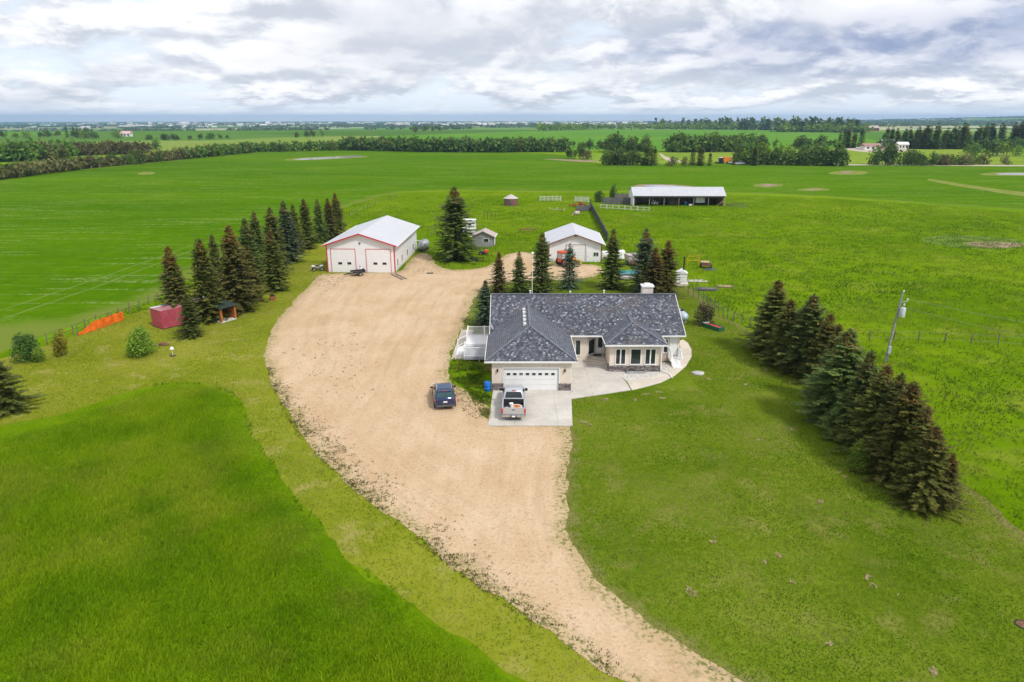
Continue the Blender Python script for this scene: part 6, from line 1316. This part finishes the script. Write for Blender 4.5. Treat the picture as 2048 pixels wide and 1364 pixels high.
# roads, water, bare patches
M_water = None
def water_mat():
    t = NT('field_water'); p = t.pos(); return t.done(t.bsdf((.30, .33, .36), .12, 0, t.bump(t.noise(p, 2, 3), .05, .02), .6))
M_water = water_mat()
def soil(name, a, b): 
    t = NT(name); p = t.pos(); n = t.noise(p, .3, 5, .65); return t.done(t.bsdf(t.mix(t.step(n, .35, .65), a, b), .95, 0, None, .1))
M_mud = soil('dry_mud', (.20, .15, .09), (.34, .27, .17)); M_fringe = soil('yellow_fringe', (.13, .20, .02), (.24, .24, .05)); M_track = soil('farm_track', (.42, .36, .27), (.52, .45, .36)); M_oldtrack = soil('old_track', (.085, .17, .01), (.15, .21, .035))
for nm, pts, m, z, lb in [
    ('field_fringe', [(560, 321), (600, 321), (680, 318), (745, 314), (720, 310), (650, 313), (590, 316)], M_fringe, .03, 'yellow wet fringe of the field pond'), ('field_pond', [(584, 320.5), (620, 319.5), (680, 316.5), (729, 313), (728, 310.5), (690, 312.5), (640, 315), (600, 317)], M_water, .05, 'thin bright sheet of water in the left field'),
    ('field_fringe', [(1262, 371), (1290, 368), (1350, 369), (1400, 374), (1380, 378), (1290, 378)], M_mud, .03, 'muddy rim of the slough behind the barn'), ('slough', [(1286, 370.5), (1318, 370), (1370, 373), (1374, 376), (1320, 376), (1290, 373)], M_water, .05, 'small grey slough behind the barn roof'),
    ('field_fringe', [(1500, 371), (1530, 366), (1570, 369), (1562, 374), (1520, 375)], M_fringe, .03, 'yellow ring round the left mud hole'), ('mud_hole', [(1516, 371), (1536, 367.5), (1556, 370), (1548, 373), (1524, 373)], M_mud, .05, 'left bare mud hole in the crop'),
    ('field_fringe', [(1590, 379), (1625, 375), (1664, 378), (1650, 382), (1604, 382)], M_fringe, .03, 'yellow ring round the right mud hole'), ('mud_hole', [(1608, 379.5), (1625, 377), (1644, 379), (1636, 381), (1614, 381)], M_mud, .05, 'right bare mud hole in the crop'),
    ('field_fringe', [(1650, 346), (1690, 340), (1740, 343), (1730, 350), (1670, 350)], M_fringe, .03, 'yellow ring of the small far pond'), ('mud_hole', [(1676, 345), (1692, 342), (1710, 344), (1700, 347), (1682, 347)], M_mud, .05, 'small far mud hole'),
    ('field_fringe', [(1950, 348), (2000, 344), (2120, 345), (2120, 352), (1980, 352)], M_fringe, .03, 'yellow fringe of the right pond'), ('field_pond', [(1985, 348), (2010, 346), (2090, 347), (2090, 350), (2010, 350)], M_water, .05, 'narrow pond at the right frame edge'),
    ('field_fringe', [(270, 347), (290, 343), (315, 345), (305, 349), (282, 350)], M_fringe, .03, 'yellow bare spot in the left crop'),
    ('bare_strip', [(1080, 318), (1110, 320), (1160, 324), (1200, 325), (1190, 321), (1120, 318)], M_mud, .03, 'brown bare strip at the meadow corner'),
    ('wet_draw', [(1860, 357), (1900, 364), (1950, 372), (2010, 380), (2100, 391), (2100, 398), (2010, 388), (1950, 378), (1900, 370), (1850, 360)], M_fringe, .03, 'pale grassy draw crossing the right field'),
    ('bare_patch', [(1830, 480), (1880, 470), (1960, 472), (2040, 478), (2060, 492), (1990, 500), (1900, 494)], M_oldtrack, .012, 'dry patch on the right pasture'),
    ('bare_patch', [(1920, 487), (1970, 482), (2050, 486), (2050, 494), (1970, 497)], M_mud, .02, 'bare earth on the right pasture'),
    ('farm_lane', [(1317, 307), (1322, 307), (1330, 313), (1352, 320), (1375, 325), (1340, 324), (1328, 318)], M_track, .03, 'white gravel lane to the neighbouring house'),
    ('field_road', [(1680, 328.5), (1740, 328), (1850, 329), (2100, 330.5), (2100, 333), (1850, 331.5), (1740, 330.5), (1690, 331)], M_track, .03, 'gravel field road along the meadow edge'),
    ('farmyard', [(1680, 297), (1730, 296), (1800, 299), (1840, 301), (1780, 306), (1720, 304)], M_track, .03, 'bare gravel farmyard in the distance')]:
    zone(nm, GP(pts), z, m, 3, .4, None, smooth=2, label=lb)
for k, (a, b, c) in enumerate([((-60, 641), (200, 556), (395, 487)), ((-60, 660), (200, 571), (402, 494))]):
    A, B, C_ = G(*a), G(*b), G(*c); d = np.array(C_) - np.array(A); nn = np.array([-d[1], d[0]]) / np.linalg.norm(d) * .22
    zone('wheel_track', [tuple(np.array(p) + s_ * nn) for s_, seq in ((1, (A, B, C_)), (-1, (C_, B, A))) for p in seq], .011, M_oldtrack, 1.5, .12, None, smooth=0, label='pale wheel track through the left crop')
# ================================================================== grass blades and weeds
def blade_mat(name, stops, dry, dryamt=.7, trl=.35):
    t = NT(name); c = t.ramp(t.attr('tint'), stops); c = t.mix(t.math('MULTIPLY', t.attr('dry'), dryamt), c, dry)
    b = t.bsdf(c, .7, 0, None, .15); tr = t.n('ShaderNodeBsdfTranslucent'); t.set(tr.inputs[0], c); mx = t.n('ShaderNodeMixShader'); mx.inputs[0].default_value = trl
    t.t.links.new(b, mx.inputs[1]); t.t.links.new(tr.outputs[0], mx.inputs[2]); return t.done(mx.outputs[0])
def scatter(poly, n, seed):
    r_ = np.random.default_rng(seed); A = np.array(poly); lo, hi = A.min(0), A.max(0); P = r_.uniform(lo, hi, (int(n), 2)); return P[inside(P, poly)]
def blades(name, P, z, h, w, mat, label, seed=1, lean=.35, patch=.12, hpatch=None, cluster=None, wind=(.3, .1)):
    r_ = np.random.default_rng(seed); n = len(P); 
    hh = h * r_.uniform(.6, 1.35, n) * (1 if hpatch is None else (.55 + .9 * fbm(P[:, 0] * hpatch, P[:, 1] * hpatch, 33, 3)))
    a = r_.uniform(0, 2 * PI, n); ww = w * r_.uniform(.6, 1.4, n); b = np.stack([P[:, 0], P[:, 1], z], 1); s = np.stack([np.cos(a), np.sin(a), np.zeros(n)], 1) * (ww / 2)[:, None]
    l = np.stack([r_.normal(wind[0], lean, n), r_.normal(wind[1], lean, n), np.ones(n)], 1); tip = b + l * hh[:, None]
    V = np.stack([b - s, b + s, tip], 1).reshape(-1, 3); F = np.arange(3 * n).reshape(n, 3)
    pt = fbm(P[:, 0] * patch, P[:, 1] * patch, 41, 4); ti = np.clip(.5 + (pt - .5) * 1.7 + r_.normal(0, .22, n), 0, 1); dr = np.clip((fbm(P[:, 0] * patch * .9, P[:, 1] * patch * .9, 77, 5) - .50) * 5, 0, 1) * r_.uniform(0, 1, n)
    o = np_mesh(name, V, F, mat, attrs={'tint': np.repeat(ti, 3), 'dry': np.repeat(dr, 3)}); return tag(o, label, None, None, 'stuff')
M_tall = blade_mat('tall_grass_blades', [(0, (.145, .290, .001)), (.45, (.225, .375, .003)), (1, (.320, .450, .008))], (.42, .38, .06), .45, .5)
P = scatter(ZONES['tall_grass_bed'], 1500000 * .42, 1); d_ = P[:, 1]; keep = RNG.uniform(0, 1, len(P)) < np.clip(50 / np.maximum(d_, 20), .35, 1); P = P[keep & (P[:, 1] > 14) & (np.abs(P[:, 0]) < P[:, 1] * .95 + 8)]
sdv = np.zeros(len(P)); 
for k in range(0, len(P), 60000): sdv[k:k + 60000] = seg_dist(P[k:k + 60000], ZONES['tall_grass_bed'])
P2 = np.array(ZONES['tall_grass_bed']); P2 = np.repeat(P2, 40, 0) + RNG.normal(0, .55, (len(P2) * 40, 2)); B_ = np.array(ZONES['tall_grass_bed']); B_ = B_[(B_[:, 0] < -15) & (B_[:, 1] > 42)]; P2 = np.concatenate([P2, np.repeat(B_, 420, 0) + RNG.normal(0, 2.6, (len(B_) * 420, 2))]); P2 = P2[~inside(P2, ZONES['gravel_drive']) & ~inside(P2, ZONES['tall_grass_bed']) & (P2[:, 1] > 14) & (np.abs(P2[:, 0]) < P2[:, 1] * .95 + 8)]
P = np.concatenate([P, P2]); sdv = np.concatenate([sdv, np.zeros(len(P2))])
hs_ = np.clip(.30 + sdv / 5, 0, 1); blades('tall_grass', P, .016 + tg_dz(P[:, 0], P[:, 1], sdv) - .03, .26 * hs_, .085, M_tall, 'thick uncut grass left of the drive', 2, .38, .26, .35, wind=(.25, .1))
M_lb = blade_mat('lawn_blades', [(0, (.055, .118, .002)), (.5, (.130, .200, .006)), (1, (.230, .270, .026))], (.44, .34, .15), .95)
P = scatter(ZONES['lawn'], 430000, 3); P = P[(P[:, 1] > 18) & (P[:, 0] < P[:, 1] * .95 + 4)]; P = P[RNG.uniform(0, 1, len(P)) < np.clip(42 / P[:, 1], .15, 1)]
for nm in ('concrete_pad', 'garden_walk', 'side_path'): 
    ob = bpy.data.objects.get(nm); q = [tuple(v.co[:2]) for v in ob.data.vertices][:len(ob.data.vertices) // 2]; P = P[~inside(P, q)]
P = P[~inside(P, ZONES['gravel_bed'])]; P = P[~inside(P, ZONES['gravel_drive'])]; P = P[~((P[:, 0] > -2) & (P[:, 0] < 17.4) & (P[:, 1] > 58.8) & (P[:, 1] < 77.6))]
blades('lawn_grass', P, np.full(len(P), .01), .075, .055, M_lb, 'short mown grass blades of the lawn', 4, .6, .35)
M_vb = blade_mat('verge_blades', [(0, (.110, .175, .005)), (.5, (.200, .240, .018)), (1, (.285, .285, .045))], (.44, .34, .15), .95)
P = scatter(ZONES['mown_verge'], 420000, 5); P = P[(P[:, 1] > 18) & (P[:, 1] < 120) & (np.abs(P[:, 0]) < P[:, 1] * .95 + 4)]; P = P[~inside(P, ZONES['tall_grass_bed']) & ~inside(P, ZONES['gravel_drive'])]
blades('verge_grass', P, np.full(len(P), .008), .09, .06, M_vb, 'short yellowish mown grass of the verge', 6, .6, .22)
M_pb = blade_mat('pasture_blades', [(0, (.065, .150, .001)), (.5, (.130, .230, .003)), (1, (.205, .290, .010))], (.27, .27, .06), .6)
P = scatter([(-9, 30), (36, 30), (215, 260), (-200, 260)], 2100000, 7); P = P[inside(P, ZONES['pasture'])]; P = P[(P[:, 1] < 260) & (P[:, 1] > 30) & (np.abs(P[:, 0]) < P[:, 1] * .85 + 6)]
for nm in ('lawn', 'mown_verge', 'gravel_drive', 'crop_field', 'tall_grass_bed'): P = P[~inside(P, ZONES[nm])]
P = P[RNG.uniform(0, 1, len(P)) < np.clip(.95 - (P[:, 1] - 70) / 190, 0, 1)]; q_ = [(-2.6, 50.5), (9, 50.5), (18, 62), (18, 78), (-6.5, 78), (-2.6, 66)]; P = P[~inside(P, q_)]
c_ = fbm(P[:, 0] * .55, P[:, 1] * .55, 61, 3); P = P[c_ + RNG.normal(0, .16, len(P)) > .46]
blades('pasture_grass', P, np.full(len(P), -.01), .26, .13, M_pb, 'tufty pasture grass around the yard', 8, .45, .09, .4)
# weeds and clods along the drive's left rim and the yard edge
def tufts(name, P, h, mat, label, seed, per=9):
    r_ = np.random.default_rng(seed); n = len(P); s = np.repeat(r_.uniform(.5, 1.5, n), per); Q = np.repeat(P, per, 0) + r_.normal(0, .055, (n * per, 2)) * s[:, None]
    a = r_.uniform(0, 2 * PI, n * per); l = np.stack([np.cos(a) * .7, np.sin(a) * .7, np.full(n * per, .8)], 1); hh = h * s * r_.uniform(.6, 1.2, n * per); sd = np.stack([-np.sin(a), np.cos(a), np.zeros(n * per)], 1) * (hh * .28)[:, None]
    b = np.stack([Q[:, 0], Q[:, 1], np.full(n * per, .022)], 1); V = np.stack([b - sd, b + sd, b + l * hh[:, None]], 1).reshape(-1, 3); ti = np.repeat(np.clip(np.repeat(r_.uniform(0, 1, n), per) + r_.normal(0, .15, n * per), 0, 1), 3)
    return tag(np_mesh(name, V, np.arange(3 * n * per).reshape(-1, 3), mat, attrs={'tint': ti, 'dry': np.zeros(len(V))}), label, None, None, 'stuff')
M_weed = blade_mat('weed_leaves', [(0, (.055, .060, .016)), (.5, (.085, .095, .018)), (1, (.14, .145, .03))], (.3, .25, .1), 0)
rim = np.array(GP([(540, 735), (548, 770), (572, 820), (600, 868), (655, 925), (715, 978), (745, 1000), (800, 1050), (850, 1090), (905, 1130), (1000, 1196), (1100, 1265), (1180, 1318), (1262, 1368)]))
W_ = np.array([.8, 1.0, 1.6, 2.2, 2.4, 2.2, 1.6, 1.8, 2.0, 1.8, 1.4, 1.1, .9, .8]); r_ = np.random.default_rng(12); q = []; SL_ = np.linalg.norm(rim[1:] - rim[:-1], axis=1); SL_ = SL_ * (W_[1:] + W_[:-1]); SL_ = SL_ / SL_.sum()
for k in range(3600):
    i = r_.choice(len(rim) - 1, p=SL_); f = r_.uniform(); p = rim[i] * (1 - f) + rim[i + 1] * f; d = rim[i + 1] - rim[i]; nn = np.array([d[1], -d[0]]) / np.linalg.norm(d); nn = nn if nn[0] > 0 else -nn
    q.append(p + nn * abs(r_.normal(0, .75)) * (W_[i] * (1 - f) + W_[i + 1] * f) * .75 - nn * .25)
q = np.array(q); q = q[fbm(q[:, 0] * .7, q[:, 1] * .7, 15, 3) + r_.normal(0, .08, len(q)) > .47]
tufts('drive_weeds', q, .075, M_weed, 'dark weed tufts and clods along the rim of the gravel drive', 13, 6)
q2 = np.concatenate([scatter(GP([(625, 560), (660, 546), (700, 560), (640, 590)]), 260, 14), scatter(GP([(800, 545), (838, 500), (890, 520), (930, 545), (870, 548)]), 420, 15), scatter(GP([(560, 700), (700, 650), (760, 720), (740, 800), (640, 800)]), 260, 16), scatter(GP([(895, 760), (975, 790), (978, 845), (930, 830)]), 500, 17)])
tufts('yard_weeds', q2, .085, M_weed, 'scattered weeds in the yard gravel', 18, 6)
lf = scatter(GP([(893, 752), (905, 720), (980, 726), (984, 780), (984, 846), (962, 830), (930, 775)]), 9000, 19)
lf = lf[fbm(lf[:, 0] * .8, lf[:, 1] * .8, 19, 3) > .5]; lf = lf[~((lf[:, 0] > -1.9) & (lf[:, 1] > 51)) ]
blades('garage_weeds', lf, np.full(len(lf), .02), .22, .12, M_lb, 'patch of rough grass between garage and gravel', 20, .6, .5)

# dead tan spots in the lawn and verge: flat dry blades
M_dead = blade_mat('dead_grass', [(0, (.36, .30, .13)), (.5, (.48, .39, .21)), (1, (.58, .49, .32))], (.3, .25, .1), 0)
C_ = scatter(ZONES['lawn'], 260, 31); C_ = C_[(C_[:, 1] > 22) & (C_[:, 1] < 72)]; C_ = C_[~((C_[:, 0] < 9) & (C_[:, 1] > 58)) & ~((C_[:, 0] > -3) & (C_[:, 0] < 18.5) & (C_[:, 1] > 57))][:12]
C_ = np.concatenate([C_, np.array(GP([(1290, 790), (1320, 785), (1345, 780), (1270, 800), (1180, 850), (1165, 845), (1325, 797), (1210, 800), (1430, 1075), (1425, 1085), (1530, 1125), (1585, 1165), (1735, 1155), (1745, 1170), (1680, 945), (1690, 955), (1585, 860), (1660, 1288)]))])
r_ = np.random.default_rng(32); q = []
for c in C_:
    R_ = r_.uniform(.12, .36); n = int(75 * R_ ** 2 / .2) + 8; a = r_.uniform(0, 6.28); e = r_.normal(0, 1, (n, 2)) * R_ * .5 * np.array([1, r_.uniform(.35, .8)]); q.append(c + e @ np.array([[math.cos(a), math.sin(a)], [-math.sin(a), math.cos(a)]]))
q = np.concatenate(q); q = q[inside(q, ZONES['lawn'])]
blades('dead_grass', q, np.full(len(q), .035), .045, .13, M_dead, 'small tan dead spots in the mown lawn', 33, 2.2, .8)
# ================================================================== sky, sun, camera
SUN_EL, SUN_AZ = math.radians(50), math.radians(136)      # azimuth measured clockwise from +y (the view direction)
def make_world():
    w = bpy.data.worlds.new('World'); S.world = w; w.use_nodes = True; nt = w.node_tree; nt.nodes.clear()
    t = NT.__new__(NT); t.t = nt
    out = nt.nodes.new('ShaderNodeOutputWorld'); bg = nt.nodes.new('ShaderNodeBackground')
    sky = nt.nodes.new('ShaderNodeTexSky'); sky.sky_type = 'NISHITA'; sky.sun_disc = False
    sky.sun_elevation = SUN_EL; sky.sun_rotation = SUN_AZ; sky.air_density = 1.0; sky.dust_density = .6; sky.altitude = 650
    STR = .12
    d = t.n('ShaderNodeTexCoord').outputs['Generated']; x, y, z = t.sep(d)
    zz = t.math('MAXIMUM', z, 0.0); az = t.math('ARCTAN2', x, y)
    px = t.math('DIVIDE', az, t.math('ADD', zz, .14)); ly = t.math('LOGARITHM', t.math('ADD', zz, .032), math.e)
    def P(k, dy, off=0.0): return t.comb(t.math('ADD', px, off), t.math('MULTIPLY', t.math('ADD', ly, dy), k), 0.0)
    def Q(sx, sy, dy, off): return t.comb(t.math('ADD', t.math('MULTIPLY', az, sx), off), t.math('MULTIPLY', t.math('ADD', ly, dy), sy), off * .37)
    def heap(sx, sy, dy, off):
        a = t.noise(Q(sx, sy, dy, off), 1.0, 3, .5); a = t.math('ADD', t.math('MULTIPLY', t.math('SUBTRACT', a, .5), 1.5), .5); b = t.noise(Q(sx * 2.3, sy * 2.3, dy, off + 4), 1.0, 7, .62, .3)
        bil = t.math('ABSOLUTE', t.math('SUBTRACT', t.math('MULTIPLY', b, 2.0), 1.0))      # rounded heaps with creases between
        return t.math('ADD', t.math('ADD', t.math('MULTIPLY', a, .72), t.math('MULTIPLY', bil, .26)), t.math('MULTIPLY', b, .12))
    low = t.step(zz, .025, .075, 1, 0)
    def both(dy): return t.math('ADD', t.math('MULTIPLY', heap(4.6, 1.45, dy, 1.3), t.math('SUBTRACT', 1.0, low)), t.math('MULTIPLY', heap(9.5, 2.1, dy, 9.1), low))
    n0 = both(0.0); n1 = both(.15)
    big = t.noise(Q(3.0, 1.4, 0, 5.7), 1.0, 3, .5)
    f0 = t.math('ADD', t.math('ADD', n0, t.math('MULTIPLY', t.math('SUBTRACT', big, .5), .30)), t.step(zz, .03, .11, .0, .075))
    cover = t.step(f0, .33, .47)
    lit = t.step(t.math('SUBTRACT', n0, n1), -.11, .10)          # sunlit shoulders, grey undersides
    body = t.mix(lit, (.56, .60, .675), (1.0, 1.0, 1.01))
    body = t.mix(t.math('MULTIPLY', t.step(f0, .54, .70), .40), body, (.68, .69, .74))
    body = t.mix(t.math('MULTIPLY', t.step(t.noise(Q(4.2, 1.3, 0, 15.2), 1.0, 4, .55), .42, .64), .52), body, (.57, .61, .69))
    gx = t.math('SUBTRACT', az, .52); gz = t.math('SUBTRACT', z, .090)
    e = t.math('ADD', t.math('MULTIPLY', t.math('MULTIPLY', gx, gx), 5.0), t.math('MULTIPLY', t.math('MULTIPLY', gz, gz), 380.0))
    bank = t.math('MULTIPLY', t.step(t.math('SUBTRACT', t.math('ADD', e, t.math('MULTIPLY', n0, 2.2)), 1.1), -.35, 1.0, 1, 0), .9)
    cover = t.math('MAXIMUM', cover, t.math('MULTIPLY', bank, .85))
    body = t.mix(t.math('MULTIPLY', bank, t.math('SUBTRACT', 1.0, t.math('MULTIPLY', lit, .3))), body, (.22, .29, .50))
    k = 1 / STR
    gap = t.mix(.82, sky.outputs[0], (.80 * k, .87 * k, .99 * k))
    col = t.mix(cover, gap, t.mix(1.0, body, (k, k, k), 'MULTIPLY'))
    hz = t.step(zz, .0, .022, 1, 0)
    col = t.mix(t.math('MULTIPLY', hz, .85), col, (.84 * k, .90 * k, .98 * k))
    nt.links.new(col, bg.inputs[0]); bg.inputs[1].default_value = STR
    nt.links.new(bg.outputs[0], out.inputs[0])
make_world()
sun = bpy.data.lights.new('sun', 'SUN'); sun.energy = 2.5; sun.angle = math.radians(8); sun.color = (1, .95, .87)
so = bpy.data.objects.new('sun', sun); COL.objects.link(so)
sv = Vector((math.sin(SUN_AZ) * math.cos(SUN_EL), math.cos(SUN_AZ) * math.cos(SUN_EL), math.sin(SUN_EL)))
so.rotation_euler = sv.to_track_quat('Z', 'Y').to_euler(); so.location = (60, -40, 90)
# haze: one closed box of even density round everything
hb = MB().box(-14500, 14500, -300, 14300, -80, 92).build('haze', None)
tag(hb, 'thin blue air over the far farmland', None, None, 'stuff')
hm = bpy.data.materials.new('haze'); hm.use_nodes = True; hn = hm.node_tree; hn.nodes.clear()
ho = hn.nodes.new('ShaderNodeOutputMaterial'); hv = hn.nodes.new('ShaderNodeVolumePrincipled')
hv.inputs['Color'].default_value = (.40, .67, 1.0, 1); hv.inputs['Density'].default_value = HAZE if 'HAZE' in globals() else 9e-5; hv.inputs['Anisotropy'].default_value = .2
hn.links.new(hv.outputs[0], ho.inputs['Volume']); hb.data.materials.append(hm)
cam = bpy.data.cameras.new('camera'); co = bpy.data.objects.new('camera', cam); COL.objects.link(co); S.camera = co
cam.sensor_width = 36; cam.lens = FOC / 2048 * 36; cam.clip_start = .5; cam.clip_end = 40000
co.location = (0, 0, CAMH); co.rotation_euler = (PI / 2 - TILT, 0, 0)
S.view_settings.view_transform = 'Standard'; S.view_settings.look = 'None'; S.view_settings.exposure = .22; S.view_settings.gamma = 1; S.view_settings.use_curve_mapping = False
cy = S.cycles; cy.use_denoising = True; cy.max_bounces = 6; cy.diffuse_bounces = 2; cy.glossy_bounces = 3; cy.transmission_bounces = 4; cy.transparent_max_bounces = 8; cy.volume_bounces = 0
cy.use_adaptive_sampling = True; cy.adaptive_threshold = .01
cy.caustics_reflective = False; cy.caustics_refractive = False; cy.sample_clamp_indirect = 4
